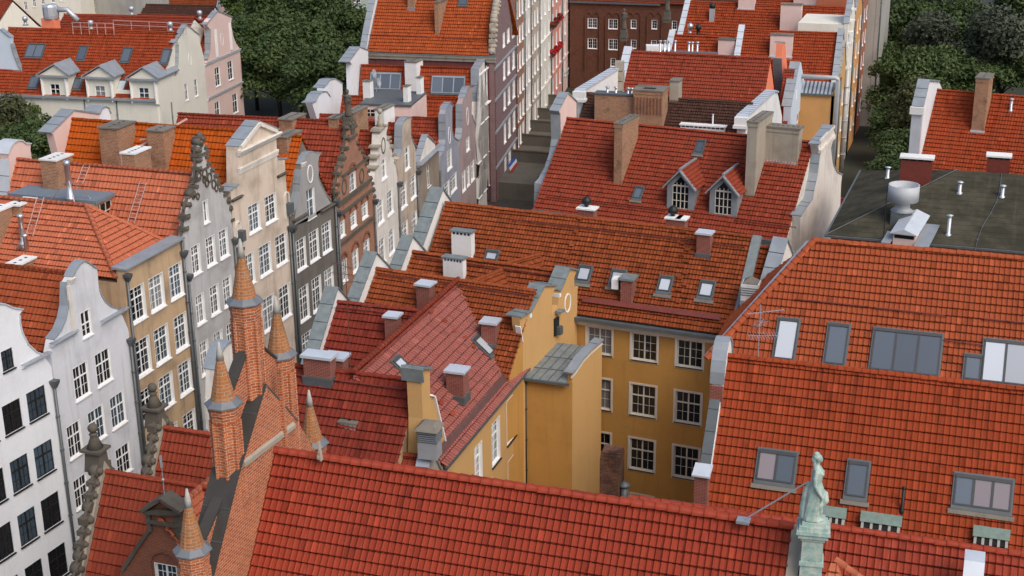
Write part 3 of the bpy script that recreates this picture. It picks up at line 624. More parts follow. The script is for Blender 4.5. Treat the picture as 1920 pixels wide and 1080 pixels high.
# -- cream house with the pediment
def wl_cream(f): return wins(f, [(464, 388.4, 466.7, 441)], [(464, 388.4, 486, 377.6), (495, 369.5, 516.8, 358.7)])+wins(f, [(484, 465, 486.5, 523), (492, 563, 495, 626)], [(459, 480, 475.5, 471.5), (484, 465, 506.7, 452), (514.8, 446, 536.5, 434.5)])
S5 = [(438.5, 420), (431, 376), (428.3, 359.8), (448, 345.6), (447.3, 283.3), (446.6, 275.9), (466, 250), (484, 227.5), (504, 235), (523.5, 242.7), (517.7, 252), (520, 299), (539.4, 297), (541, 384)]
h5, f5, R5_, z5 = left_house('townhouse', 'cream house topped by a triangular pediment gable with lead capping', 81.7, 89.65, S5, wl_cream, M['cream_render'], T['orange'], zr_px=(300, 235.5), ze=(17.0, 16.6), cope=[S5[5:8], S5[7:10], S5[2:4], S5[11:13]], copem=M['lead'], depth=14.9, T=.95, tw=.29, th=.48)
zp = f5.z_of(447.3, 283.3); cornice(h5, f5, f5.u_of(447, 283)-.1, f5.u_of(518, 250)+.35, zp-.3, .36, .30, M['warm_white_render'])
cornice(h5, f5, f5.u_of(448, 320)-.05, f5.u_of(519, 285)+.1, f5.z_of(448, 327), .42, .12, M['warm_white_render'])
for a, b, zz in ((430, 453, 376), (519, 542, 329)): cornice(h5, f5, max(.02, f5.u_of(a, zz)), min(f5.W-.02, f5.u_of(b, zz)), f5.z_of((a+b)/2, zz-3)-.1, .2, .22, M['stone'])
mb = MB(); q0 = f5.px(450, 276); q1 = f5.px(516, 245.5); q2 = f5.px(484.5, 232)
for a, b in ((q0, q2), (q2, q1)): mb.bar(f5.P(a[0], a[1], .08), f5.P(b[0], b[1], .08), .2, .26)
mb.build('pediment_moulding', M['warm_white_render'], h5)
def niche(t, f, x0, y0, x1, y1, m):
    u0, z1 = f.px(x0, y0); u1, z0 = f.px(x1, y1); mb = MB(); r = (u1-u0)/2; n = 8; L = [(u0, z0)]+[(u0+r-r*math.cos(math.pi*i/n), z1-r+r*math.sin(math.pi*i/n)) for i in range(n+1)]+[(u1, z0)]
    for a, b in zip(L, L[1:]): mb.bar(f.P(a[0], a[1], .04), f.P(b[0], b[1], .04), .11, .12)
    mb.box(f.P(u0+r, z0+.35, .22), .5, .5, .75, 1, f.az, True)
    return mb.build('rainwater_niche', [m, M['dark_lead']], t)
niche(h5, f5, 441, 418, 452.5, 458, M['warm_white_render']); niche(h5, f5, 532, 363, 543, 405, M['warm_white_render'])
for u_, zt in ((.25, 16.2), (f5.W-.2, 15.6)): downpipe(h5, [f5.P(u_, zt, .14), f5.P(u_, .3, .14)], .09, hopper=f5.P(u_, zt, .3))
# -- dark grey scroll gable house
def wl_dark(f): return wins(f, [(554, 454, 555.5, 512), (557.3, 544.7, 560, 609), (562, 633, 564, 690)], [(554, 454, 572.4, 446), (578.4, 439.4, 596.5, 431), (602.4, 426.7, 620, 418.9)])+[f.win(573, 357.7, 592, 404)+('cross',)]
S6 = [(547, 410), (549.8, 402), (555, 382), (560.6, 360), (562.7, 330.4), (564, 318), (566.7, 308.7), (571.5, 295), (578, 287), (585, 284.7), (591.8, 287), (601, 287), (597, 293.5), (595, 310), (595.8, 335.8), (601, 349), (609, 363), (619.5, 375.8), (627, 384)]
h6, f6, R6_, z6 = left_house('townhouse', 'dark grey house with a mid grey bell gable and small oval window', 89.75, 97.35, S6, wl_dark, M['dark_grey_render'], T['orange'], zr_px=(580, 258), ze=(16.3, 16.1), cope=[S6[1:6], S6[6:12], S6[13:18]], copem=M['lead'], depth=17, tw=.29, th=.46, extra_holes=())
zc6 = f6.z_of(548, 412); 
go = [f6.px(*p) for p in S6[1:-1]]; facade(h6, f6, [(go[0][0]+.05, zc6-.5)]+[(a, b-.02) for a, b in go][1:-1][::1]+[(go[-1][0]-.05, zc6-.5)], M['mid_grey_render'], [rect(*f6.win(573, 357.7, 592, 404))], .05, .05, 'gable_panel', .055, False)
oculus(h6, f6, *f6.px(580, 326), .38, .62, M['white_paint'], d=.06)
for a, b, y in ((548, 574, 416), (600, 625, 398)): cornice(h6, f6, max(.02, f6.u_of(a, y)), min(f6.W-.02, f6.u_of(b, y)), f6.z_of((a+b)/2, y-5), .24, .3, M['stone'])
cornice(h6, f6, f6.u_of(566, 309)-.1, f6.u_of(571, 309)+.1, f6.z_of(568, 312), .3, .14, M['warm_white_render'])
for u_ in (.16, f6.W-.14): downpipe(h6, [f6.P(u_, 15.6, .14), f6.P(u_, .3, .14)], .09, hopper=f6.P(u_, 15.4, .25))
# -- brown brick renaissance gable
def wl_brown(f): return wins(f, [(635.7, 418.9, 636.5, 448), (636.8, 494.4, 639, 535)], [(635.7, 418.9, 645.6, 412), (656.5, 402.5, 667.5, 395), (678, 390, 689, 384)])+[f.win(654, 329, 668, 356)+('six',)]
S7 = [(629, 392), (635, 379), (632.4, 354.8), (636.5, 335.8), (637.8, 314), (642.5, 307.4), (648.6, 287), (652, 268), (652.5, 246), (651.8, 234), (666, 227), (666.7, 259.6), (671.5, 275.8), (681, 286.7), (683, 300), (687.7, 312.4), (691.8, 330), (697.4, 338), (701, 362), (703, 385)]
h7, f7, R7_, z7 = left_house('townhouse', 'brown brick house with a stone banded renaissance gable', 97.45, 106.2, S7, wl_brown, B['facade'], T['red'], zr_px=(700, 231), ze=(15.0, 13.6), depth=15, tw=.29, th=.46, bodym=M['umber_render'])
mb = MB(); scrolls(mb, f7, f7.trace(S7)[1:], .5, 0, 1, .20); mb.build('carved_gable_edge', M['stone'], h7)
mb = MB()
for (xa, ya), (xb, yb), hh in (((632, 381), (691, 343), .34), ((633, 400), (702, 355), .2), ((631, 452), (702, 415), .22), ((640, 325), (690, 300), .15), ((652, 262), (668, 252), .15)):
    a = f7.px(xa, ya); b = f7.px(xb, yb); z = (a[1]+b[1])/2; mb.hexa([f7.P(u, z-hh/2, d) for u, d in ((max(.02, a[0]), -.02), (min(f7.W-.02, b[0]), -.02), (min(f7.W-.02, b[0]), .16), (max(.02, a[0]), .16))]+[f7.P(u, z+hh/2, d) for u, d in ((max(.02, a[0]), -.02), (min(f7.W-.02, b[0]), -.02), (min(f7.W-.02, b[0]), .16), (max(.02, a[0]), .16))])
o = mb.build('string_course', M['stone'], h7); fix_normals(o)
for x, y in ((645, 350), (678, 330)): oculus(h7, f7, *f7.px(x, y), .42, .5, M['stone'], .16)
mb = MB()
for w_ in wl_brown(f7):
    c = w_[0]+w_[2]/2; r = w_[2]*.56
    for i in range(8): a, b = math.pi*i/8, math.pi*(i+1)/8; zt = w_[1]+w_[3]+.08; mb.bar(f7.P(c+r*math.cos(a), zt+r*.8*math.sin(a), .03), f7.P(c+r*math.cos(b), zt+r*.8*math.sin(b), .03), .14, .2)
mb.build('window_arch', B['brown'], h7)
downpipe(h7, [f7.P(.15, 14.6, .16), f7.P(.15, .3, .16)], .09, hopper=f7.P(.15, 14.4, .3)); downpipe(h7, [f7.P(f7.W-.13, 13.2, .16), f7.P(f7.W-.13, .3, .16)], .08, hopper=f7.P(f7.W-.13, 13, .3))
# -- stepped white gable
def wl_step(f): return wins(f, [(707, 379, 709, 424.5), (709.7, 452.7, 712, 500)], [(707, 379, 718.8, 372), (725.3, 362.9, 736.5, 356.5)])+[f.win(714.4, 301.7, 725.5, 331)+('slim',)]
S8 = [(702, 345), (703, 322), (704, 315), (706.5, 312), (707.3, 294.8), (709, 292), (709.4, 275.8), (711.5, 273), (712, 254), (713.4, 244.7), (719.5, 238.6), (724, 244.7), (725.6, 261), (730.4, 265), (731, 275.5), (734.4, 277), (735.5, 290), (737.8, 292), (739, 303), (742, 312), (746, 330)]
h8, f8, R8_, z8 = left_house('townhouse', 'off white house with a stepped gable and round window', 106.3, 113.3, S8, wl_step, M['warm_white_render'], T['red'], zr_px=(680, 246), ze=(13.6, 13.0), depth=15, T=.7, tw=.28, th=.44)
oculus(h8, f8, *f8.px(718.5, 273), .45, .6, M['stone'], .12)
mb = MB()
for i in range(1, len(S8)-2):
    (a, b), (c, d) = f8.px(*S8[i]), f8.px(*S8[i+1])
    if abs(d-b) < .75: mb.bar(f8.P(min(a, c)-.15, max(b, d)+.02, -.32), f8.P(max(a, c)+.15, max(b, d)+.02, -.32), .95, .14)
u, z = f8.px(719.5, 238.6); mb.lathe(f8.P(u, z, -.3), [(.35, 0), (.3, .5), (.2, .6), (.22, .9), (.12, 1.0), (.1, 1.2)], 8, 0, 0, True); lball(mb, f8.P(u, z+1.4, -.3), .24)
mb.build('carved_gable_edge', M['pale_stone'], h8)
downpipe(h8, [f8.P(f8.W-.13, 12.5, .16), f8.P(f8.W-.13, .3, .16)], .09, hopper=f8.P(f8.W-.13, 12.6, .3))
# -- beige, pediment, blue grey, mauve and tall houses further along
def wl_bei(f): return wins(f, [(750.8, 349.8, 752.7, 394), (753.4, 421.5, 755, 466)], [(750.8, 349.8, 762, 343), (769, 334, 779.5, 327.5)])+[f.win(758, 279.5, 768.5, 313.5)+('slim',)]
S9 = [(746, 318), (745, 300), (750, 293), (752, 280), (753.4, 234), (757, 227), (762, 222), (769, 219.5), (771, 224), (771, 257), (775.7, 269), (782, 276.5), (782.5, 305)]
h9, f9, R9_, z9 = left_house('townhouse', 'beige house with a round topped lead capped gable', 113.4, 119.35, S9, wl_bei, M['beige_render'], T['red'], zr_px=(740, 232), ze=(13.2, 12.6), cope=[S9[2:8], S9[9:12]], depth=14, tw=.28, th=.44, T=.6)
downpipe(h9, [f9.P(f9.W-.13, 12.2, .16), f9.P(f9.W-.13, .3, .16)], .09, hopper=f9.P(f9.W-.13, 12.1, .3))
def wl_ped(f): return wins(f, [(793.8, 385, 795, 425)], [(793.8, 385, 800.8, 380.5), (809.4, 372.5, 816.5, 367)])+[f.win(799.8, 313.4, 807.5, 346)+('slim',)]
S10 = [(783, 318), (784.5, 306), (800.8, 252.8), (815.7, 267.7), (816.5, 287), (826, 281), (826, 290)]
h10, f10, R10_, z10 = left_house('townhouse', 'drab brown house with a small white triangular gable', 119.45, 127.7, S10, wl_ped, M['drab_render'], T['red'], zr_px=(775, 257), ze=(11.2, 10.6), cope=[S10[1:3], S10[2:4]], depth=14, tw=.26, th=.36, lining=None, fm=M['white_paint'])
cornice(h10, f10, .05, f10.W-.05, f10.z_of(784.5, 311), .3, .55, M['lead'])
go = f10.trace([(786, 303), (800.8, 256), (815, 270), (815, 288)]); facade(h10, f10, [(go[0][0], go[0][1]), (go[1][0], go[1][1]-.1), (go[2][0], go[2][1]-.1), (go[3][0], go[3][1])], M['warm_white_render'], (), .05, .05, 'gable_panel', .05, False)
downpipe(h10, [f10.P(f10.W-.13, 10, .16), f10.P(f10.W-.13, .3, .16)], .09)
def wl_blu(f): return wins(f, [(830, 349.8, 831.6, 381)], [(830, 349.8, 842.5, 342.8), (845, 339.4, 856, 331.5)])+[f.win(837.6, 286, 847.2, 312)+('six3',)]
S11 = [(825, 310), (825.5, 293.4), (832, 284), (834.5, 262), (834, 213.5), (835.5, 205), (838.9, 198.8), (844.3, 192), (850.4, 198.5), (848, 203), (848, 247.4), (851.5, 258), (858, 263.6), (862.5, 262), (863, 285)]
h11, f11, R11_, z11 = left_house('townhouse', 'blue grey house with a curved gable and oval window', 127.8, 136.3, S11, wl_blu, M['blue_grey_render'], T['red'], zr_px=(800, 221.5), ze=(9.8, 9.4), cope=[S11[2:5], S11[5:9], S11[10:14]], depth=14, tw=.29, th=.46, T=.6)
oculus(h11, f11, *f11.px(842.5, 254), .42, .8, M['white_paint'])
def wl_mau(f): return wins(f, [(866, 325, 867.5, 361)], [(866, 325, 872.4, 320), (875, 317, 880, 312.5), (882.3, 310, 888.9, 304.5)])+wins(f, [(873.8, 261, 874.7, 285)], [(873.8, 261, 879.7, 257)])
S12 = [(862.5, 275), (863.7, 261), (866, 240), (866, 194.8), (870, 184), (875.4, 167.7), (879, 163), (884, 161.5), (890, 162), (885, 176), (884.5, 215), (889, 228.6), (892.5, 232.7), (894, 250)]
h12, f12, R12_, z12 = left_house('townhouse', 'mauve pink house with an S curved lead capped gable', 136.4, 144.3, S12, wl_mau, M['mauve_render'], T['burnt'], zr_px=(835, 186), ze=(8.8, 8.4), cope=[S12[1:4], S12[4:9], S12[10:13]], depth=14, tw=.29, th=.46, T=.6, sty='slim')
oculus(h12, f12, *f12.px(876.5, 218), .4, .9, M['white_paint'])
def wl_tall(f): return wins(f, [(895.4, 270.4, 897.4, 306), (896.7, 335.5, 898, 372)], [(895.4, 270.4, 901.5, 266), (905.5, 259, 911, 254.5), (915.3, 250, 921.5, 245)])+wins(f, [(900.5, 204, 902.5, 232)], [(900.5, 204, 906.6, 198.5), (908.6, 194, 914.7, 188.5)])
S13 = [(893.5, 250), (894.5, 225), (897, 190), (897, 144.7), (897, 130), (903, 120), (908, 112), (914.7, 119), (915.2, 150), (916, 176), (920, 187), (924, 195), (925, 215)]
h13, f13, R13_, z13 = left_house('townhouse', 'tall ivory house with a narrow pilastered gable against the wine red wall', 144.4, 150.6, S13, wl_tall, M['warm_white_render'], T['burnt'], zr_px=(790, 125.5), ze=(9.6, 9.2), cope=[S13[2:5], S13[4:7], S13[6:8]], depth=13.5, tw=.29, th=.46, T=.8, sty='slim')
cornice(h13, f13, f13.u_of(897, 145), f13.u_of(915, 132), f13.z_of(897, 146), .3, .15, M['white_paint']); cornice(h13, f13, f13.u_of(916, 186), f13.W-.03, f13.z_of(919, 189), .3, .35, M['white_paint'])
# ---------------------------------------------------------------- generic house with its ridge across the view
class XH: pass
GRP = 'tiled houses right of the street'
def xhouse(name, label, pl, pr, Zr, wn, wf, pitch, wall, tm, tw=.26, th=.34, z0=0., lodf=3, lod=1, dropn=None, group=GRP, caps=.13, ext=(0, 0), body=True, loc=None, straight=False, pitchf=None, bi=(0, 0)):
    h = XH(); L = uz_(*pl, Zr); R = uz_(*pr, Zr); U = (R-L); U.z = 0; U.normalize()
    if straight: R = L+V((R.x-L.x, 0, 0)); U = V((1, 0, 0))
    L = L-U*ext[0]; R = R+U*ext[1]; N = V((U.y, -U.x, 0)); tg = math.tan(math.radians(pitch)); tf = math.tan(math.radians(pitchf or pitch))
    h.L, h.R, h.U, h.N, h.Zr, h.az = L, R, U, N, Zr, math.atan2(U.y, U.x); h.ze = Zr-wn*tg; h.zf = Zr-wf*tf; h.wn, h.wf = wn, wf
    c = (L+R)/2; h.t = thing(name, (c.x, c.y, z0), label, 'house', group)
    h.nA = V((*(L+N*wn)[:2], h.ze)); h.nB = V((*(R+N*wn)[:2], h.ze)); h.fA = V((*(R-N*wf)[:2], h.zf)); h.fB = V((*(L-N*wf)[:2], h.zf))
    h.roof = roof_edge(h.t, h.nA, h.nB, L, tm, w=tw, h=th, lod=lod); roof_edge(h.t, h.fA, h.fB, R, tm, w=tw, h=th, lod=lodf)
    h.sl = Slope(h.nA, h.nB, L); h.sf = Slope(h.fA, h.fB, R)
    if caps: ridge_caps(h.roof, L+V((0, 0, .03)), R+V((0, 0, .03)), tm, caps)
    if body:
        mb = MB(); i = .06; pts = []
        for P, s in ((L, 1+bi[0]/.06), (R, -1-bi[1]/.06)):
            P = P+U*i*s; pts.append([P+N*(wn-.25)+V((0, 0, -Zr+z0)), P-N*(wf-.25)+V((0, 0, -Zr+z0)), P-N*(wf-.25)+V((0, 0, h.zf-Zr-.28)), P+V((0, 0, -.36)), P+N*(wn-.25)+V((0, 0, h.ze-Zr-.22+.25*math.tan(math.radians(pitch))*.4))])
        mb.add(pts[0]+pts[1], [tuple(range(5)), tuple(range(5, 10))[::-1]]+[(k, (k+1) % 5, 5+(k+1) % 5, 5+k) for k in range(5)]); h.body = mb.build('wall', wall, h.t); fix_normals(h.body)
    return h
def end_face(h, end, toward=None):
    P = h.L if end == 'L' else h.R; a, b = P+h.N*h.wn, P-h.N*h.wf
    q = P-h.U*5 if end == 'L' else P+h.U*5
    return Face(a, b, toward or (q.x, q.y))
def end_gable(h, end, T=.5, rise=.7, wall=None, cope=None, low=0., over=.12, shift=0., lowcut=0., name='gable', ends=.0, ct=.07, foot=True):
    """parapet gable standing above the roof slopes"""
    f = end_face(h, end); r = rise*1.0; W_ = f.W; uR = h.wn
    top = [(-ends, h.ze+r*1.2-ends), (uR, h.Zr+r), (W_+ends, h.zf+r*1.2-ends)]
    out = [(-ends, 0), (W_+ends, 0)]+top[::-1]
    facade(h.t, f, out, wall, (), T, T, name, shift)
    if cope: coping(h.t, f, top, shift-T-over, shift+over, ct, cope)
    if foot and cope:
        mb = MB(); u, z = top[0]; c = f.P(u-.10, z-.30, shift-T/2); mb.box(c, .5, T+.24, .34, 0, f.az, True); mb.box(c-V((0, 0, .22)), .36, T+.14, .24, 0, f.az, True); mb.build('kneeler', M['white_paint'], h.t)
    return f, top
# ---- main ochre court house
fc = Face((-23.9, 78.15), (-12.9, 77.27), (-18, 60))         # court wall, facing the viewer
zc_ = (fc.z_of(1110, 600)+fc.z_of(1320, 630))/2
eA, eB = fc.P(-9.6, zc_+.15, .30), fc.P(fc.W-.15, zc_+.15, .30); pa = math.radians(45)
slm = Slope(eA, eB, eA-fc.n*math.cos(pa)+V((0, 0, math.sin(pa))))
a_, b_ = slm.us(slm.px(860, 386)), slm.us(slm.px(1412, 442)); vR = (a_[1]+b_[1])/2
tm_ = thing('court_house', fc.P(3, 0, -4.5), 'large ochre house round the courtyard under a long rust tile roof', 'house', GRP)
def wl_y(f): return wins(f, [(1185, 623.5, 1183.5, 673), (1183, 719, 1181.5, 776), (1182, 820.5, 1180.5, 878), (1181, 925, 1180, 975)], [(1101, 610.5, 1147.5, 617), (1184.5, 623, 1232.5, 629), (1269.5, 636, 1318.5, 642.5)])
STY['yard'] = (2, .64, 1, 2, 1); wy = wl_y(fc)
facade(tm_, fc, [(0, 0), (fc.W, 0), (fc.W, zc_), (0, zc_)], M['ochre_render'], [rect(*w) for w in wy], .4)
for i, w_ in enumerate(wy): put_window(tm_, fc, *w_, 'yard' if i >= 3 else 'six', M['cream_paint'], M['cream_paint'], M['black_paint'], .16, glw=(9, 0, 1) if i else (0, 0, 1), sillproj=.06)
for u, z, w_, h_ in wy:
    mb = MB()
    for a, b, c, e in ((u-.11, u, z-.11, z+h_+.11), (u+w_, u+w_+.11, z-.11, z+h_+.11), (u, u+w_, z+h_, z+h_+.11), (u, u+w_, z-.11, z)): mb.hexa([fc.P(a, c, -.02), fc.P(b, c, -.02), fc.P(b, c, .035), fc.P(a, c, .035), fc.P(a, e, -.02), fc.P(b, e, -.02), fc.P(b, e, .035), fc.P(a, e, .035)])
    o = mb.build('window_surround', M['cream_paint'], tm_); fix_normals(o)
cornice(tm_, fc, 0, fc.W, zc_-.35, .4, .3, M['cream_paint'])
Uo = slm.U; rl = slm.us(slm.px(860, 386))[0]; Lr = (eB-eA).length
rm = tile_roof(tm_, eA, slm.U, slm.S, [(0, .22), (Lr, .22), (Lr, vR), (0, vR)], T['rust'], w=.21, h=.33, amp=.04)
pk = [slm.P(0, vR), slm.P(Lr, vR)]; ridge_caps(rm, pk[0]+V((0, 0, .02)), pk[1]+V((0, 0, .02)), T['rust'], .13)
far_e = [p-fc.n*5.2+V((0, 0, -5.2)) for p in pk]; roof_edge(tm_, far_e[1], far_e[0], pk[1], T['rust'], lod=3)
slmf = Slope(far_e[1], far_e[0], pk[1])
mb = MB(); i_ = .05; prof = [(-.25, 0.), (-.25, -.15+zc_)]
p5 = []
for u in (i_, Lr-i_):
    base = eA+slm.U*u; p5.append([V((*(base-fc.n*.80)[:2], 0)), V((*(far_e[0]+slm.U*u+fc.n*.3)[:2], 0)), V((*(far_e[0]+slm.U*u+fc.n*.3)[:2], far_e[0].z)), slm.P(u, vR)-V((0, 0, .35)), V((*(base-fc.n*.80)[:2], zc_-.05))])
mb.add(p5[0]+p5[1], [tuple(range(5)), tuple(range(5, 10))[::-1]]+[(k, (k+1) % 5, 5+(k+1) % 5, 5+k) for k in range(5)]); o = mb.build('wall', M['ochre_render'], tm_); fix_normals(o)
mb = MB(); g0, g1 = fc.P(.05, zc_+.02, .36), fc.P(fc.W-.2, zc_+.02, .36); mb.bar(g0+V((0, 0, .1)), g1+V((0, 0, .1)), .34, .2); mb.hexa([g0-fc.n*.3+V((0, 0, .2)), g1-fc.n*.3+V((0, 0, .2)), g1-fc.n*.75+V((0, 0, .42)), g0-fc.n*.75+V((0, 0, .42)), g0-fc.n*.3+V((0, 0, .26)), g1-fc.n*.3+V((0, 0, .26)), g1-fc.n*.75+V((0, 0, .56)), g0-fc.n*.75+V((0, 0, .56))]); mb.build('gutter', M['dark_lead'], tm_)
mb = MB(); q0, q1 = slm.us(slm.px(1094, 562)), slm.us(slm.px(1352, 600)); mb.bar(slm.P(q0[0], (q0[1]+q1[1])/2, .2), slm.P(q1[0], (q0[1]+q1[1])/2, .2), .34, .05, up=slm.N); mb.build('roof_walkway', M['redmetal'], tm_)
for c in (((1088, 498), (1111, 500.3), (1102, 527.4), (1080.5, 524)), ((1149.6, 505.7), (1174, 508.4), (1167, 534), (1142.8, 532)), ((1240, 517.8), (1262, 520.4), (1254, 547.3), (1232, 544.7)), ((1316, 527.3), (1341.5, 529), (1332.4, 557.8), (1309, 553.9)), ((914.9, 469.6), (936, 471.5), (929, 489), (908, 486))): skylight(tm_, slm, *c, M['sky_glass'], apron=M['mortar_cap'])
chimney(tm_, slm.px(866, 490)-fc.n*.25, 1.38, .55, 1.75, M['white_cap'], slm.U.y, 'vented', M['green_lead'], 1., 4, 'white plastered chimney with four square vents')
chimney(tm_, slm.px(1174, 571)-fc.n*.35, .72, .8, 1.55, B['red'], slm.U.y, 'plate', M['green_lead'], 1., 0, 'red brick chimney with a green lead lid', .12, .14)
chimney(tm_, slm.px(1318, 480)-fc.n*.3, .82, .7, 1.35, B['red'], slm.U.y, 'plate', M['pale_lead'], 1., 0, None, .10, .12, M['dark_lead'])
mb = MB(); q = slm.px(1156, 545); mb.box(q+V((0, -.1, .25)), .42, .75, .62, 0, slm.U.y+.1, True); mb.box(q+V((.25, -.1, .30)), .10, .55, .5, 1, slm.U.y+.1, True); mb.bar(q+V((-.2, .3, .1)), q+V((.7, -.5, .0)), .05, .05); mb.build('air_conditioner', [M['white_paint'], M['black_paint']], tm_)
snow_guard(tm_, slm.px(962, 414), slm.px(1395, 465), slm.N, name='snow_guard')
steps(tm_, slm, slm.px(1092, 412), slm.px(1066, 500), 8, T['rust']); steps(tm_, slm, slm.px(1287, 437), slm.px(1277, 568), 13, T['rust'])
for x, y, s_, ball in ((1098, 397, 1.05, True), (1261, 413, .8, True), (1276, 418, .5, False)):
    v = slm.px(x, y); u = slm.us(v)[0]; p = slm.P(u, vR)-fc.n*.7-V((0, 0, .5)); c = chimney(tm_, p, s_, .7, .95, B['red'], slm.U.y, 'plate', M['white_cap'], 1.5, 0, None, .10, .10)
    if ball: mb = MB(); mb.lathe(p+V((-.1, .1, 1.05)), [(.12, 0), (.14, .12), (.28, .2), (.33, .34), (.28, .5), (.12, .64), (.02, .70)], 12, 0, 0, True); mb.build('turbine_vent', M['iron'], tm_)
# verge on the right, dark gap and the far slope beyond
mb = MB(); mb.hexa([slm.P(Lr-.02, 0, -.1), slm.P(Lr+.55, 0, -.1), slm.P(Lr+.55, vR, -.1), slm.P(Lr-.02, vR, -.1), slm.P(Lr-.02, 0, .12), slm.P(Lr+.55, 0, .12), slm.P(Lr+.55, vR+.1, .12), slm.P(Lr-.02, vR+.1, .12)]); mb.build('verge_flashing', M['green_lead'], tm_)
fm_ = Face(slm.P(0, 0)-slm.U*.3, far_e[0]-slm.U*.3, (-60, 80)); zr_ = slm.P(0, vR).z; uR_ = (slm.P(0, vR)-slm.U*.3-fm_.P0).dot(fm_.u)
gt = [(-.2, slm.P(0, 0).z+1.1), (uR_, zr_+.95), (fm_.W, far_e[0].z+1.1)]; facade(tm_, fm_, [(-.2, 0), (fm_.W, 0)]+gt[::-1], M['white_cap'], (), .55, .55, 'gable', .45); coping(tm_, fm_, gt, -.22, .75, .08, M['green_lead'])
kq = fm_.px(812, 442, .2)
# low cross gable where this roof meets the next
def cross(t, slb, zc_max, apex, base, eave_hi, tm, w=.24, h=.34, hw=2.3):
    P = slb.px(*apex); P = P-slb.S*(max(0., P.z-zc_max)/slb.S.z); Q = uz_(*base, P.z); d = (Q-P); d.z = 0; d.normalize(); x = V((-d.y, d.x, 0)); x = x if x.x > 0 else -x
    Lc = (Q-P).length+.3; e1 = P+x*hw-V((0, 0, hw*.8)); E = e1+d*Lc
    A, Bq = e1-d*1.2, E
    if (Bq-A).cross(P-A).z < 0: A, Bq = Bq, A
    r = roof_edge(t, A, Bq, P+V((0, 0, 0)), tm, w=w, h=h, ridge=None)
    e2 = P-x*hw-V((0, 0, hw*.8)); A, Bq = e2, e2+d*Lc
    if (Bq-A).cross(P-A).z < 0: A, Bq = Bq, A
    roof_edge(t, A, Bq, P, tm, w=w, h=h, lod=1); ridge_caps(r, P, P+d*Lc, tm, .13); return P, d, x, r
cross(tm_, slm, 18.3, (1020, 449), (950, 494), None, T['rust'])
# ---- house R4
h4r = xhouse('row_house', 'narrow rust roofed house with a green capped white parapet beside the large court house', (774, 473), (1045, 509), 18.45, 2.4, 2.2, 45, M['ochre_render'], T['rust'], .21, .33, ext=(0, .12))
end_gable(h4r, 'L', .6, 1.05, M['white_cap'], M['green_lead'], shift=.62)
chimney(h4r.t, h4r.sl.px(853, 522), 1.35, .5, 1.15, M['white_cap'], h4r.az, 'vented', M['green_lead'], 1., 5, 'white plastered chimney with five square vents')
snow_guard(h4r.t, h4r.sl.px(780, 482), h4r.sl.px(1040, 519), h4r.sl.N)
cross(h4r.t, h4r.sl, 18.2, (944, 501), (880, 530), None, T['rust'], hw=1.8)
# ---- house R3
h3r = xhouse('row_house', 'rust roofed house between the hipped wing and the two white vented chimneys', (706, 505), (1000, 546), 18.75, 4.6, 2.2, 45, M['ochre_render'], T['rust'], .21, .33, ext=(0, .15))
end_gable(h3r, 'L', .6, 1.05, M['white_cap'], M['green_lead'], shift=.62)
chimney(h3r.t, h3r.sl.px(799, 571)-h3r.N*.0, .85, .75, 1.25, B['red'], h3r.az, 'plate', M['pale_lead'], 1., 0, None, .11, .12)
snow_guard(h3r.t, h3r.sl.px(712, 516), h3r.sl.px(992, 556), h3r.sl.N)
# rear gables of both, facing the court
fg = Face((-24.107, 69.), (-22.32, 79.), (0, 75))
g3 = fg.trace([(980, 640), (975, 612), (974, 596), (994, 584), (1019.6, 536), (1043, 535.5), (1036, 552), (1034.5, 588)]); g4 = fg.trace([(1046, 573), (1049, 546), (1067, 503.5), (1082, 507), (1077, 520), (1076.5, 540), (1084, 537), (1083, 545), (1082.5, 560)])
gl = g3+g4; gl[0] = (gl[0][0], gl[0][1]); u0_ = gl[0][0]; UM = gl[-1][0]

facade(h3r.t, fg, dedupe([(u0_, 6), (UM, 6)]+gl[::-1]), M['peach_and_lit_ochre'], (), .5, .5, 'rear_gable')
for a, b in ((g3[2:5], .5), (g3[4:6], .5), (g4[1:3], .5), (g4[2:4], .5)): coping(h3r.t, fg, a, -.9, .12, .09, M['green_lead'])
coping(h3r.t, fg, [g3[0], g3[1]], -.3, .05, .06, M['white_paint'])
mb = MB(); uo, zo = fg.px(1036, 552); mb.box(fg.P(g4[0][0]-.15, g3[7][1]-.1, -.3), .55, 1.4, .14, 0, fg.az, True); mb.build('valley_lead', M['green_lead'], h3r.t)
for k in ((994, 588), (1049, 550)): u, z = fg.px(*k); mb = MB(); mb.box(fg.P(u+.02, z-.24, -.38), .22, .86, .22, 0, fg.az, True); mb.build('kneeler', M['white_paint'], h3r.t)
oculus(h3r.t, fg, *fg.px(1064, 568), .33, .52, M['white_paint'], .09)
mb = MB(); u, z = fg.px(1042, 622); mb.box(fg.P(u, z-.2, .05), .55, .1, 1.1, 0, fg.az, True); mb.box(fg.P(u+.1, z-.15, .2), .35, .3, .5, 1, fg.az, True); mb.build('vent_box', [M['soot'], M['dark_lead']], h3r.t)
# ---- house R6
h6r = xhouse('row_house', 'red roofed house with a tall mast aerial in front of the hipped wing', (633, 567), (786, 584), 18.4, 7.2, 2., 45, M['dark_grey_render'], T['deep'], .26, .46)
end_gable(h6r, 'L', .6, .9, M['white_cap'], M['green_lead'], shift=.6)
chimney(h6r.t, h6r.sl.px(738, 632)+V((0, 0, 0)), .72, .7, 1.25, B['red'], h6r.az, 'plate', M['pale_lead'], 1., 0, None, .10, .12)
snow_guard(h6r.t, h6r.sl.px(634, 578), h6r.sl.px(775, 594), h6r.sl.N)
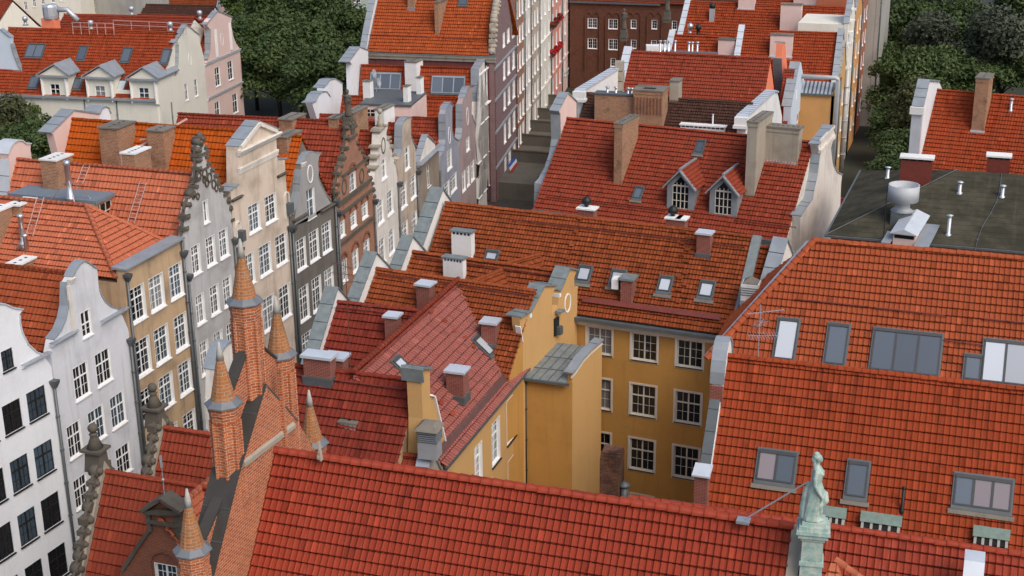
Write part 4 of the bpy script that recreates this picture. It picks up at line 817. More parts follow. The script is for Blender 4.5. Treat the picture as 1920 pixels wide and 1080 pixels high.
# ---- wing R7 with its ridge along the street
P7a = uz_(852, 529, 18.58); P7b = uz_(674, 703, 18.58); xr = (P7a.x+P7b.x)/2; Y7a, Y7b = P7a.y, P7b.y-.3
e7a = uz_(983, 696, 14.35); e7b = uz_(848, 868, 14.35); xe = (e7a.x+e7b.x)/2+.02
t7 = thing('courtyard_wing', ((xr+xe)/2, (Y7a+Y7b)/2, 0), 'ochre wing with a big pinkish red tile slope facing the courtyard', 'house', GRP)
A7, B7 = V((xe, Y7b, 14.35)), V((xe, Y7a, 14.35)); s7 = Slope(A7, B7, V((xr, Y7b, 18.58)))
r7 = roof_edge(t7, A7, B7, V((xr, Y7b, 18.58)), T['pinkish'], w=.25, h=.42, amp=.06, lift=.085)
roof_edge(t7, V((2*xr-xe, Y7a, 14.35)), V((2*xr-xe, Y7b, 14.35)), V((xr, Y7a, 18.58)), T['deep'], w=.21, h=.33, lod=1)
ridge_caps(r7, V((xr, Y7b, 18.8)), V((xr, Y7a, 18.8)), T['red'], .16, .36)
f7r = Face((xe-.25, Y7b), (xe-.25, 72.2), (0, 60)); zw = 14.25
w7 = [f7r.win(*q) for q in ((889, 842, 905, 899), (921.5, 797, 938, 858), (949.5, 754, 967, 815), (952, 866, 968, 925), (889, 945, 905, 1000))]
facade(t7, f7r, [(0, 0), (f7r.W, 0), (f7r.W, zw), (0, zw)], M['peach_and_lit_ochre'], [rect(*w) for w in w7], .4)  # ochre wall lightened in colour for its lit, court-facing side
for w_ in w7: put_window(t7, f7r, *w_, 'tall', depth=.2, sillm=M['black_paint'])
mb = MB(); mb.bar(A7+V((-.02, 0, -.04)), B7+V((-.02, 0, -.04)), .16, .14); mb.bar(A7+V((-.12, 0, -.22)), B7+V((-.12, 0, -.22)), .16, .12); mb.build('gutter', M['dark_lead'], t7)
q0, q1 = s7.us(s7.px(855, 808))[1], s7.us(s7.px(975, 680))[1]; vg = .75
mb = MB(); mb.hexa([s7.P(.2, vg-.2, .10), s7.P(Y7a-Y7b-1.2, vg-.2, .10), s7.P(Y7a-Y7b-1.2, vg+.2, .10), s7.P(.2, vg+.2, .10), s7.P(.2, vg-.2, .14), s7.P(Y7a-Y7b-1.2, vg-.2, .14), s7.P(Y7a-Y7b-1.2, vg+.2, .14), s7.P(.2, vg+.2, .14)]); mb.build('snow_mesh', M['brown_paint'], t7)
skylight(t7, s7, (733.5, 677), (747, 669), (773, 690), (763, 704), M['sky_glass'])
skylight(t7, s7, (884, 638), (900, 626), (930, 657), (918, 665), M['sky_glass'])
chimney(t7, s7.px(917, 645)+V((.1, 0, 0)), .85, .8, 1.35, B['red'], 0, 'plate', M['pale_lead'], 1.2, 0, None, .11, .13, M['dark_lead'])
chimney(t7, s7.px(855, 742)+V((.1, 0, 0)), .95, .8, 1.45, B['red'], 0, 'plate', M['pale_lead'], 1.2, 0, None, .11, .13, M['dark_lead'])
for x, y in ((834, 606), (851, 623), (872, 637), (889, 654), (911, 668), (827, 760), (848, 780), (808, 588)):
    p = s7.px(x, y); mb = MB(); mb.bar(p+V((0, -.15, .12)), p+V((0, .25, .12)), .2, .05, up=s7.N); mb.bar(p, p+s7.N*.12, .04, .1); mb.build('roof_step', T['red'], t7)
mb = MB(); c = [s7.px(*q) for q in ((853, 527), (978, 648))]; mb.bar(c[0]+s7.N*.08, c[1]+s7.N*.08, .34, .08, up=s7.N); mb.build('valley_flashing', M['dark_lead'], t7)
# ---- house R5 with its rear gable
h5r = xhouse('row_house', 'deep red roofed house with a tall tan gable pillar beside the pinkish slope', (560, 688), (764, 713), 18.6, 6., 2.5, 45, M['tan_render'], T['deep'], .26, .47, ext=(1.5, .6))
f5r = Face((-24.3, 51), (-24.3, 61.5), (0, 55)); 
g5 = f5r.trace([(803, 868), (793, 785), (790, 716), (788, 692), (806, 691), (806.5, 742), (812, 744), (845, 880)]); g5[0] = (g5[1][0]-.3, g5[0][1])
facade(h5r.t, f5r, dedupe([(g5[0][0], 4), (g5[-1][0], 4)]+g5[::-1]), M['peach_and_lit_ochre'], (), .75, .75, 'rear_gable')
coping(h5r.t, f5r, g5[2:4]+[], -1.0, .15, .08, M['green_lead']); coping(h5r.t, f5r, g5[3:5], -1.0, .15, .10, M['green_lead']); coping(h5r.t, f5r, g5[5:], -.45, .12, .08, M['white_paint'])
snow_guard(h5r.t, h5r.sl.px(560, 706), h5r.sl.px(757, 732), h5r.sl.N)
p = h5r.sl.px(601, 708); chimney(h5r.t, p, 1.45, .7, 1.15, B['red'], h5r.az, 'plate', M['pale_lead'], .8, 0, 'wide red brick chimney with a zinc lid', .12, .14, M['dark_lead'])
p = h5r.L+h5r.U*3.35-h5r.N*.5; chimney(h5r.t, V((p.x, p.y, 18.2)), 1.0, .7, .95, B['red'], h5r.az, 'plate', M['pale_lead'], .8, 0, None, .12, .14)
q = uz_(657, 680, 19.25); aerial(h5r.t, q, 5.6, .3, [(5.0, 1.4, 9, .5, 2.4), (4.6, 1.2, 8, .6, 2.8), (2.9, 2.4, 7, .8, .1), (4.2, .9, 4, .9, .2)], M['brown_paint'])
mb = MB(); mb.box(h5r.sl.px(780, 850)+V((.6, .3, -.2)), .95, .8, 1.5, 0, .05, True); t_ = h5r.sl.px(780, 850)+V((.6, .3, 1.3))
for i in range(6): mb.box(t_-V((0, 0, .12+i*.1)), 1.0, .86, .03, 1, .05, True)
mb.lathe(t_, [(.85, 0), (.8, .06), (.45, .28)], 4, 2, .785+.05); mb.build('louvred_vent', [M['galv'], M['dark_lead'], M['mortar_cap']], h5r.t)
# ---- stair tower
TF = [(-23.66, 71.5), (-20.92, 71.5), (-20.22, 75.3), (-23.0, 75.3)]; xt0, xt1, yt0, yt1 = TF[0][0], TF[1][0], 71.5, 75.3
tt = thing('stair_tower', (-22, 73.4, 0), 'plain ochre stair tower with a patched lead roof in the courtyard', 'tower')
ft = Face(TF[0], TF[1], (-22, 0)); fr_ = Face((TF[1][0]+.002, TF[1][1]+.012), TF[2], (0, 74))
zf_ = ft.z_of(1030, 709); zb_ = 14.75
facade(tt, ft, [(0, 0), (ft.W, 0), (ft.W, zf_-.05), (0, zf_-.05)], M['ochre_render'], (), .3, .3)
tpp = fr_.trace([(1064, 706), (1078, 693), (1092, 672), (1106, 657), (1124, 641)]); tpp = [(min(max(u, 0), fr_.W), z) for u, z in tpp]
facade(tt, fr_, dedupe([(0, 0), (fr_.W, 0), (fr_.W, tpp[-1][1])]+tpp[::-1][1:-1]+[(0, tpp[0][1])]), M['peach_and_lit_ochre'], (), .3, .3)  # same ochre tower, lit side painted lighter than the front
coping(tt, fr_, dedupe([(-.2, tpp[0][1])]+tpp[1:-1]+[(fr_.W, tpp[-1][1])]), -.48, .12, .08, M['lead']); coping(tt, fr_, dedupe([(-.2, tpp[0][1]-.28)]+[(u, z-.28) for u, z in tpp[1:-1]]+[(fr_.W, tpp[-1][1]-.28)]), -.02, .05, .08, M['cream_paint'], 'moulding')
mb = MB(); Rz = lambda y: zf_+.0+(zb_-zf_)*(y-yt0)/(yt1-yt0); xL = lambda y: TF[0][0]+(TF[3][0]-TF[0][0])*(y-yt0)/(yt1-yt0)-.1; xR = lambda y: TF[1][0]+(TF[2][0]-TF[1][0])*(y-yt0)/(yt1-yt0)-.3; ya = yt0-.25
c4 = [(xL(ya), ya), (xR(ya), ya), (xR(yt1), yt1), (xL(yt1), yt1)]
mb.hexa([(x, y, Rz(y)-.16) for x, y in c4]+[(x, y, Rz(y)) for x, y in c4])
for i in range(1, 5): t_ = i/5; mb.bar((xL(ya)+(xR(ya)-xL(ya))*t_, ya, Rz(ya)+.015), (xL(yt1)+(xR(yt1)-xL(yt1))*t_, yt1, Rz(yt1)+.015), .035, .04, 1)
for y in (yt0+.9, yt0+2.2): mb.bar((xL(y), y, Rz(y)+.015), (xR(y), y, Rz(y)+.015), .045, .04, 1)
mb.bar((xL(ya), ya-.03, Rz(ya)-.1), (xR(ya)+.25, ya-.03, Rz(ya)-.1), .14, .14, 1); mb.build('roof', [M['green_lead'], M['dark_lead']], tt)
mb = MB(); mb.prism([(xL(yt1)+.15, yt1-.02), (TF[2][0]-.35, yt1-.02), (TF[2][0]-.35, yt1-.3), (xL(yt1)+.15, yt1-.3)], 0, zb_-.2); mb.build('wall', M['ochre_render'], tt)
downpipe(tt, [(TF[0][0]-.02, yt0-.12, zf_-.1), (TF[0][0]-.02, yt0-.12, .3)], .065, M['black_paint'])
# ---------------------------------------------------------------- brick church in the foreground
TX, TY = -23.55, 40.45
M['skirt'] = flat('grey_lead_skirt', (.15, .165, .18), .55, .15, .3, 3.); M['tar'] = flat('tarred_sheet', (.040, .037, .034), .8, 0, .4, 2.)
M['lead_pale'] = flat('weathered_lead_tip', (.36, .35, .32), .7, 0, .35, 6.)
Lr1 = uz_(508.6, 843, 23.6); Rr1 = uz_(1486, 992, 23.6); yr = (Lr1.y+Rr1.y)/2
ch = thing('brick_church', (-13, 40, 0), 'gothic brick church with octagonal turrets and a long glazed red tile roof in the foreground', 'church')
p55 = math.radians(55); wn = 6.; dz = wn*math.tan(p55)
A1, B1_ = V((Lr1.x, yr-wn, 23.6-dz)), V((Rr1.x, yr-wn, 23.6-dz)); D1 = V((Lr1.x, yr, 23.6))
r1 = roof_edge(ch, A1, B1_, D1, T['glazed'], w=.235, h=.40, amp=.062); s1 = Slope(A1, B1_, D1)
roof_edge(ch, V((Rr1.x, yr+3, 23.6-3*math.tan(p55))), V((Lr1.x, yr+3, 23.6-3*math.tan(p55))), V((Rr1.x, yr, 23.6)), T['glazed'], w=.235, h=.40, lod=2)
ridge_caps(r1, V((Lr1.x, yr, 23.62)), V((Rr1.x, yr, 23.62)), T['glazed'], .17, .40)
mb = MB(); mb.bar(s1.P(-.06, 0, .14), s1.P(-.06, s1.us(D1)[1]+.1, .14), .26, .24, up=s1.N); mb.build('verge_flashing', M['iron'], ch)
mb = MB(); mb.prism([(Lr1.x+.1, yr-5.6), (Rr1.x-.1, yr-5.6), (Rr1.x-.1, yr+2.6), (Lr1.x+.1, yr+2.6)], 0, 23.6-dz+.3); mb.build('wall', B['gothic'], ch)
fgb = Face((-23.05, 30), (-23.05, 50), (0, 40)); gy = lambda y: y-30
gab = [(gy(34.2), 18.4), (gy(35.4), 20.3), (gy(38.2), 23.9), (gy(40.55), 26.35), (gy(42.7), 24.0), (gy(45.3), 20.3), (gy(46.2), 18.4)]
facade(ch, fgb, [(gy(34.2), 0), (gy(46.2), 0)]+gab[::-1], B['gothic'], (), .95, .95, 'gable')
coping(ch, fgb, gab[:4], -1.0, .06, .05, M['tar']); coping(ch, fgb, gab[3:5], -1.0, .03, .04, M['dark_lead'])
mb = MB()
for (ya, za), (yb, zb) in (((42.6, 24.05), (38.9, 24.55)), ((38.75, 24.3), (36.5, 22.0))):
    pass
a, b = fgb.px(550, 795), fgb.px(455, 868); mb.hexa([fgb.P(a[0], a[1]-.14, -.02), fgb.P(b[0], b[1]-.14, -.02), fgb.P(b[0], b[1]-.14, .10), fgb.P(a[0], a[1]-.14, .10), fgb.P(a[0], a[1]+.1, -.02), fgb.P(b[0], b[1]+.1, -.02), fgb.P(b[0], b[1]+.02, .10), fgb.P(a[0], a[1]+.02, .10)]); o = mb.build('string_course', M['pale_stone'], ch); fix_normals(o)
mb = MB()   # flying copings between the turrets
for (ya, za, yb, zb) in ((40.1, 27.75, 38.5, 26.35), (38.2, 23.55, 35.9, 22.05), (40.8, 27.75, 42.3, 26.45), (42.8, 23.6, 44.4, 22.1)):
    lo = 1.5 if za > 26 else 1.3
    for x0, x1, e0, e1, m in ((TX-.15, TX+.15, -lo, 0, 0), (TX-.21, TX+.21, 0, .10, 1)):
        mb.hexa([(x0, ya, za+e0), (x1, ya, za+e0), (x1, yb, zb+e0), (x0, yb, zb+e0), (x0, ya, za+e1), (x1, ya, za+e1), (x1, yb, zb+e1), (x0, yb, zb+e1)], m)
o = mb.build('flying_coping', [B['gothic'], M['tar']], ch); fix_normals(o)
def turret(y, zs, zb, r=.50, R=.62, sp=1.45, tip=.62, rot=.0):
    mb = MB(); e = math.pi/8+rot
    mb.lathe((TX, y, 0), [(r*.55, zb-.45), (r, zb), (r, zs-.62), (r*1.04, zs-.6), (r*1.06, zs-.34), (r*1.12, zs-.3), (r*1.12, zs+.02)], 8, 0, e)
    for k in range(8):
        a = e+2*math.pi*k/8; c, s = math.cos(a), math.sin(a); mb.tube([(TX+r*c, y+r*s, zb+.05), (TX+r*c, y+r*s, zs-.62)], .065, 6)
        a2 = a+math.pi/8; q = r*math.cos(math.pi/8)
    t = mb.build('turret', B['gothic'], ch)
    mb = MB(); mb.lathe((TX, y, 0), [(R*1.06, zs-.02), (R*1.06, zs+.02), (r*.86, zs+.20), (r*.5, zs+.22)], 8, 0, e); mb.build('lead_skirt', M['skirt'], t)
    mb = MB(); mb.lathe((TX, y, 0), [(r*.86, zs+.17), (r*.80, zs+.28), (r*.52, zs+.17+sp*.55), (r*.24, zs+.17+sp)], 12, 0, e, False); mb.build('spire', B['spire'], t)
    mb = MB(); mb.lathe((TX, y, 0), [(r*.28, zs+.14+sp), (r*.2, zs+.17+sp+tip*.4), (.035, zs+.17+sp+tip)], 10, 0, 0, True); mb.build('spire_tip', M['lead_pale'], t)
for a in ((40.45, 29.42, 25.9), (38.55, 26.42, 22.6), (42.62, 26.62, 22.0), (35.85, 22.28, 18.), (44.7, 22.1, 18.5)): turret(*a)
mb = MB()
for y0, z0, z1 in ((41.55, 22.6, 26.6),): mb.box((-23.0, y0, z0), .16, .16, z1-z0, 0, 0, True)
mb.build('buttress', B['gothic'], ch)
# stone parapet at the far end, pedestal and copper statue
fe = Face((Rr1.x+.35, yr-wn), (Rr1.x+.35, yr+3), (20, 40)); gt = [(0, 23.6-dz+.3), (wn, 23.75), (wn+3, 23.6-3*math.tan(p55)+.3)]
facade(ch, fe, [(0, 12), (wn+3, 12)]+gt[::-1], M['pale_stone'], (), .38, .38, 'parapet')
pb = uz_(1526, 974, 24.45); px_, py_ = pb.x, pb.y
M['verdigris'] = None
def copper_mat():
    m, nt, b = newmat('verdigris_copper'); v = mapped(nt, (1, 1, 1)); st = mapped(nt, (5, 5, .8))
    c = mixc(nt, ramp(nt, noise(nt, 3.2, 5, v, .65), .35, .7), (.22, .36, .33), (.46, .52, .46)); c = mixc(nt, mul(nt, ramp(nt, noise(nt, 2, 5, st, .6), .52, .68), .75), c, (.50, .46, .38)); c = mixc(nt, mul(nt, ramp(nt, noise(nt, 11, 5, v, .7), .58, .72), .8), c, (.06, .07, .06))
    nt.links.new(c, b.inputs['Base Color']); b.inputs['Roughness'].default_value = .72; bump(nt, b, noise(nt, 14, 4, v), .015, .5); return m
M['verdigris'] = copper_mat()
ped = thing('statue_pedestal', (px_, py_, 19), 'tall stepped pedestal of verdigris sheet carrying the copper statue', 'pedestal')
mb = MB(); zt = 24.45
for w_, d_, z0, z1 in ((.82, .74, -5, -2.2), (.70, .62, -2.2, -1.5), (.76, .68, -1.5, -1.36), (.66, .60, -1.36, -.62), (.74, .68, -.62, -.5), (.92, .84, -.5, -.36), (1.04, .94, -.36, -.24), (.9, .82, -.24, -.12), (.72, .66, -.12, 0)): mb.box((px_, py_+.05, zt+z0), w_, d_, z1-z0, 0, .12, True, .97)
mb.build('plinth', M['verdigris'], ped)
def statue():
    t = thing('statue', (px_, py_, zt), 'verdigris copper statue of a draped woman looking right above the red roofs', 'statue')
    import bmesh
    vs, fs = [], []
    def ring(c, rx, ry, n=18, rot=0., fold=0., ph=0.):
        b = len(vs)
        for k in range(n):
            a = 2*math.pi*k/n; q = 1+fold*math.sin(a*5+ph); x, y = rx*q*math.cos(a), ry*q*math.sin(a); vs.append((c[0]+x*math.cos(rot)-y*math.sin(rot), c[1]+x*math.sin(rot)+y*math.cos(rot), c[2]))
        return b
    def loft(rs, n=18):
        bs = [ring(*r) for r in rs]
        for a, b in zip(bs, bs[1:]):
            for k in range(n): fs.append((a+k, a+(k+1) % n, b+(k+1) % n, b+k))
        fs.append(tuple(bs[0]+k for k in range(n))[::-1]); fs.append(tuple(bs[-1]+k for k in range(n)))
    F_ = lambda x, y, z: (x, y, z)
    # body: standing leg, swirling drapery, torso, neck, head (she faces +x)
    loft([(F_(-.06, 0, .02), .30, .24, 18, 0, .08, 0), (F_(-.08, 0, .18), .27, .22, 18, .1, .10, .4), (F_(-.07, 0, .45), .25, .22, 18, .2, .09, .9), (F_(-.02, 0, .72), .27, .23, 18, .3, .08, 1.4), (F_(0, 0, .95), .25, .215, 18, .3, .06, 1.9), (F_(0, 0, 1.1), .20, .20, 18, .2, .03, 2), (F_(.0, 0, 1.25), .155, .185, 18, 0, .01, 2), (F_(.02, 0, 1.42), .16, .20, 18, 0, 0, 0), (F_(.035, 0, 1.56), .165, .225, 18, 0, 0, 0), (F_(.01, 0, 1.68), .125, .23, 18, 0, 0, 0), (F_(0, 0, 1.75), .075, .11, 18, 0, 0, 0), (F_(.005, 0, 1.80), .058, .06, 18, 0, 0, 0), (F_(.02, 0, 1.87), .062, .062, 18, 0, 0, 0)])
    def ball(c, rx, ry, rz, n=12):
        loft([((c[0], c[1], c[2]-rz*math.cos(math.pi*i/7)), max(.004, rx*math.sin(math.pi*i/7)), max(.004, ry*math.sin(math.pi*i/7)), n, 0, 0, 0) for i in range(8)], n)
    ball((.03, 0, 1.98), .105, .088, .135); ball((.125, 0, 1.965), .028, .022, .03); ball((.11, 0, 1.90), .035, .04, .03)
    ball((-.035, 0, 2.03), .125, .112, .12); ball((-.11, 0, 1.93), .075, .085, .11); ball((-.085, .02, 1.8), .06, .07, .16); ball((-.04, 0, 2.12), .09, .09, .06)
    for s in (-1, 1): ball((.155, .085*s, 1.53), .065, .07, .07)
    def limb(pts, rr, n=10):
        b0 = None; P = [V(p) for p in pts]; prev = []
        for i, p in enumerate(P):
            d = (P[min(i+1, len(P)-1)]-P[max(i-1, 0)]).normalized(); x = d.cross(V((0, 1, .01))); x.normalize(); y = d.cross(x); b = len(vs)
            for k in range(n): a = 2*math.pi*k/n; vs.append(tuple(p+(x*math.cos(a)+y*math.sin(a))*rr[i]))
            if b0 is not None:
                for k in range(n): fs.append((b0+k, b0+(k+1) % n, b+(k+1) % n, b+k))
            else: fs.append(tuple(b+k for k in range(n))[::-1])
            b0 = b
        fs.append(tuple(b0+k for k in range(n)))
    limb([(0, -.22, 1.64), (-.05, -.29, 1.45), (-.03, -.30, 1.24), (.08, -.27, 1.02), (.17, -.22, .86), (.2, -.2, .78)], [.07, .075, .06, .055, .045, .05])     # arm hanging to the drapery
    limb([(0, .22, 1.64), (-.08, .28, 1.42), (-.10, .24, 1.22), (.02, .16, 1.12), (.08, .1, 1.1)], [.07, .07, .055, .05, .04])
    for k in range(4): limb([(.2, -.2+.022*k-.03, .80), (.235, -.2+.024*k-.03, .74), (.24, -.19+.022*k-.03, .68)], [.016, .015, .011], 6)
    limb([(.12, -.08, .55), (.17, -.05, .3), (.10, -.04, .1), (.2, -.06, .03), (.29, -.07, .02)], [.10, .075, .05, .055, .035])      # forward leg and foot
    limb([(-.2, .02, 1.2), (-.28, .02, .85), (-.32, .0, .4), (-.30, 0, .06)], [.06, .10, .12, .15]); limb([(.1, .12, .95), (.26, .08, .82), (.30, .02, .62), (.2, -.02, .45)], [.08, .11, .10, .05])
    s = 1.06; a = .12; ca, sa = math.cos(a), math.sin(a)
    me = bpy.data.meshes.new('figure'); me.from_pydata([((x*ca-y*sa)*s, (x*sa+y*ca)*s, z*s) for x, y, z in vs], [], fs); me.materials.append(M['verdigris'])
    o = bpy.data.objects.new('figure', me); C.objects.link(o); o.parent = t
    m = o.modifiers.new('fuse', 'REMESH'); m.mode = 'VOXEL'; m.voxel_size = .022; m2 = o.modifiers.new('soft', 'SMOOTH'); m2.iterations = 2; m2.factor = .4
    mb = MB(); mb.tube([uz_(1394, 975, 23.8), V((px_-.30, py_, zt+1.22))], .028, 6); mb.build('stay_rod', M['galv'], t)
    return t
statue()
mb = MB(); q = uz_(1394, 975, 23.78); mb.box(q-V((0, 0, .02)), .42, .36, .10, 0, 0); mb.build('ridge_bracket', M['lead'], ch)
q = uz_(598, 858, 23.78); mb = MB(); mb.lathe(q-V((0, 0, .05)), [(.11, 0), (.08, .12), (.05, .2), (.02, .25)], 8, 0, 0, True); mb.bar(q+V((.1, 0, -.1)), q+V((.02, 0, .62)), .16, .05); mb.build('ridge_finial', M['pale_stone'], ch)
# salmon roof of the little hipped bay under the pedestal
bay = thing('hipped_bay', (px_+1.2, py_-.6, 18), 'small salmon hip roof below the verdigris pedestal', 'roof')
ra = uz_(1566, 1050, 22.6); rb = uz_(1625, 1092, 22.0)
tile_roof(bay, V((ra.x-.9, ra.y-2.2, 20.6)), V((1, 0, 0)), V((0, .68, .73)), [(0, 0), (2.6, 0), (1.0, 2.8), (.8, 2.8)], T['salmon'], w=.24, h=.36); ridge_caps(bay, rb, ra, T['salmon'], .13, .36)
# range directly behind the church roof
h2c = xhouse('long_range', 'long red roofed range partly hidden right behind the foreground church roof', (1180, 935), (1805, 1026), 22.4, 5, 2, 55, M['stone'], T['glazed'], .235, .38, ext=(0, 6), group=None)
pp = uz_(1826, 1040, 22.9); mb = MB(); f_ = Face((pp.x+.25, pp.y-4.2), (pp.x+.25, pp.y+.6), (20, pp.y)); gt = [(0, 17.6), (4.0, 22.75), (4.6, 22.75)]
facade(h2c.t, f_, [(0, 12), (4.6, 12)]+gt[::-1], M['pink_render'], (), .42, .42, 'parapet'); coping(h2c.t, f_, gt, -.52, .10, .09, M['pale_lead'])
# ---------------------------------------------------------------- big roofs on the right
h2b = xhouse('range', 'long burnt orange roof with five roof windows and a round topped lead capped gable', (1362, 668), (1920, 731), 19.5, 6.2, 5.5, 55, M['white_cap'], T['burnt'], .275, .46, ext=(0, 5), caps=.15, pitchf=40)
fb = end_face(h2b, 'L'); dgap = fb.W; uR = h2b.wn; sl_ = h2b.sl; sg = lambda u: h2b.ze+(h2b.Zr-h2b.ze)*u/uR
hd = [(uR-1.15+1.15*(1-math.cos(t)), sg(uR-1.15)+.62+1.95*math.sin(t)) for t in [math.pi*i/10 for i in range(11)]]
out = [(-.1, h2b.ze+.45), (uR-1.15, sg(uR-1.15)+.45)]+hd+[(uR+1.2, h2b.Zr-1.2), (fb.W, h2b.zf+.3)]
facade(h2b.t, fb, dedupe([(-.1, 0), (fb.W, 0)]+out[::-1]), M['white_cap'], (), .5, .5, 'gable', .42)
coping(h2b.t, fb, hd[:], -.15, .55, .08, M['lead']); coping(h2b.t, fb, out[:2], -.05, .46, .06, M['dark_lead'])
u_, z_ = out[1]; mb = MB(); mb.box(fb.P(u_-.35, z_-1.5, .16), .14, .62, 1.7, 0, fb.az, True); mb.build('brick_patch', B['red'], h2b.t)
kp = uy_(1317, 884, fb.P(0, 0).y+.9); mb = MB(); mb.box((kp.x, kp.y, kp.z-4), .62, .62, 3.9, 0, 0, True); mb.hexa([(kp.x-.42, kp.y-.42, kp.z-.12), (kp.x+.42, kp.y-.42, kp.z-.12), (kp.x+.42, kp.y+.42, kp.z+.1), (kp.x-.42, kp.y+.42, kp.z+.1), (kp.x-.42, kp.y-.42, kp.z-.04), (kp.x+.42, kp.y-.42, kp.z-.04), (kp.x+.42, kp.y+.42, kp.z+.22), (kp.x-.42, kp.y+.42, kp.z+.22)], 1); mb.build('pier', [B['red'], M['pale_lead']], h2b.t)
M['mossy'] = flat('mossy_copper_lid', (.17, .235, .205), .7, 0, .4, 4.)
SG, DG = M['sky_glass'], M['dark_sky_glass']
M['mauve_glass'] = glass('blind_drawn_glass', (.23, .20, .21), .1, .6, .1)
skylight(h2b.t, sl_, (1425, 843), (1495.5, 849), (1485.5, 908), (1416.5, 898), [M['mauve_glass'], DG], n=2, apron=M['mortar_cap'])
skylight(h2b.t, sl_, (1593, 863), (1631, 868), (1621.5, 934), (1584, 928), DG, apron=M['mortar_cap'])
skylight(h2b.t, sl_, (1794, 888), (1902, 901), (1891.5, 959), (1785, 946), [DG, M['mauve_glass'], M['mauve_glass']], n=3, apron=M['mortar_cap'])
for x0, x1, y0, y1 in ((1532, 1579, 962, 992), (1615, 1683, 974, 1004), (1826, 1885, 1001, 1032)):
    a, b = sl_.us(sl_.px(x0, y1)), sl_.us(sl_.px(x1, y1+6)); m_ = MB(); v = min(a[1], b[1])+.30
    def sb(u0, u1, v0, v1, z0, z1, m): m_.hexa([sl_.P(u0, v0, z0), sl_.P(u1, v0, z0), sl_.P(u1, v1, z0), sl_.P(u0, v1, z0), sl_.P(u0, v0, z1), sl_.P(u1, v0, z1), sl_.P(u1, v1, z1), sl_.P(u0, v1, z1)], m)
    sb(a[0], b[0], v, v+.55, -.05, .30, 1)  # black block painted as the shade behind the slots
    n = 4
    for i in range(n+1): q = a[0]+(b[0]-a[0])*i/n; sb(q-.06, q+.06, v-.03, v+.3, -.05, .34, 2)
    sb(a[0]-.12, b[0]+.12, v+.30, v+.80, .30, .40, 0)
    m_.build('louvred_vent', [M['mossy'], M['soot'], M['concrete']], h2b.t)
vent(h2b.t, sl_.px(1691, 958), 1.15, .07, M['iron'], 'mush'); aerial(h2b.t, h2b.sl.px(1421, 676), 2.9, .25, [(2.5, 1.9, 12, .34, .35), (1.9, 1.1, 6, .6, 1.2), (1.3, 1.5, 12, 1.0, .1)], M['galv'])
# ---- hipped coral roof behind
Za = 22.0; La, Ra = uz_(1527, 451, Za), uz_(1920, 485, Za); Ra = Ra+(Ra-La).normalized()*5; Ua = (Ra-La).normalized(); Na = V((Ua.y, -Ua.x, 0)); wa = 7.2; wa = wa
t2a = thing('range', ((La.x+Ra.x)/2, La.y-2, 0), 'tall coral hipped roof with a triple roof window above the burnt orange roof', 'house', GRP)
pa_ = La+Na*wa-V((0, 0, wa)); pb_ = Ra+Na*wa-V((0, 0, wa)); s2a = Slope(pa_, pb_, La); wa -= (s2a.us(s2a.px(1450, 678))[1]-.3)*math.cos(math.pi/4); pa_ = La+Na*wa-V((0, 0, wa)); pb_ = Ra+Na*wa-V((0, 0, wa)); s2a = Slope(pa_, pb_, La); hq = s2a.us(s2a.px(1374, 619)); vr = s2a.us(La)[1]; ul = s2a.us(La)[0]; k_ = (ul-hq[0])/(vr-hq[1]); ub = ul-k_*vr; ur = s2a.us(Ra)[0]
r2a = tile_roof(t2a, pa_, s2a.U, s2a.S, [(ub, 0), (ur, 0), (ur, vr), (ul, vr)], T['coral'], w=.27, h=.45, amp=.05)
C1 = s2a.P(ub, 0); C2 = V((*(La-Na*wa)[:2], C1.z))+Ua*(ub-ul)
tile_roof(t2a, C2, (C1-C2).normalized(), ((La-(C1+C2)/2)).normalized(), [(0, 0), ((C1-C2).length, 0), ((C1-C2).length/2, (La-(C1+C2)/2).length)], T['coral'], w=.30, h=.40, lod=1)
roof_edge(t2a, V((*(Ra-Na*wa)[:2], C1.z)), C2-Ua*(ub-ul), Ra, T['coral'], lod=3)
ridge_caps(r2a, La, Ra, T['coral'], .17, .42); ridge_caps(r2a, C1, La, T['coral'], .19, .45)
mb = MB(); q = [C1+Ua*.4-Na*.4, V((*(Ra+Na*(wa-.4))[:2], 0)), V((*(Ra-Na*(wa-.4))[:2], 0)), C2+Ua*.4+Na*.4]; mb.prism([(p.x, p.y) for p in q], 0, C1.z-.05); mb.build('wall', M['white_cap'], t2a)
mb = MB(); mb.bar(C1-Ua*.12-Na*.2, La-Ua*.35-Na*.25-V((0, 0, .15)), .22, .08); mb.build('hip_flashing', M['galv'], t2a)
skylight(t2a, s2a, (1461, 596.5), (1499, 600), (1487, 676), (1450, 671.5), M['sky_glass']); skylight(t2a, s2a, (1555.4, 606), (1592, 610), (1583.5, 685), (1544.5, 681), DG)
skylight(t2a, s2a, (1641, 615), (1768, 628), (1758, 706), (1630, 692), DG, n=3, apron=M['dark_lead']); skylight(t2a, s2a, (1811, 664.5), (1842, 667.5), (1837, 714), (1806.7, 710), DG)
skylight(t2a, s2a, (1848, 635), (1932, 645), (1922, 724), (1838, 714), M['sky_glass'], n=2)
for a, b in (((1492, 563), (1625, 577)), ((1640, 579), (1773, 594)), ((1845, 600), (1935, 609)), ((1770, 640), (1842, 649))): snow_guard(t2a, s2a.px(*a), s2a.px(*b), s2a.N)
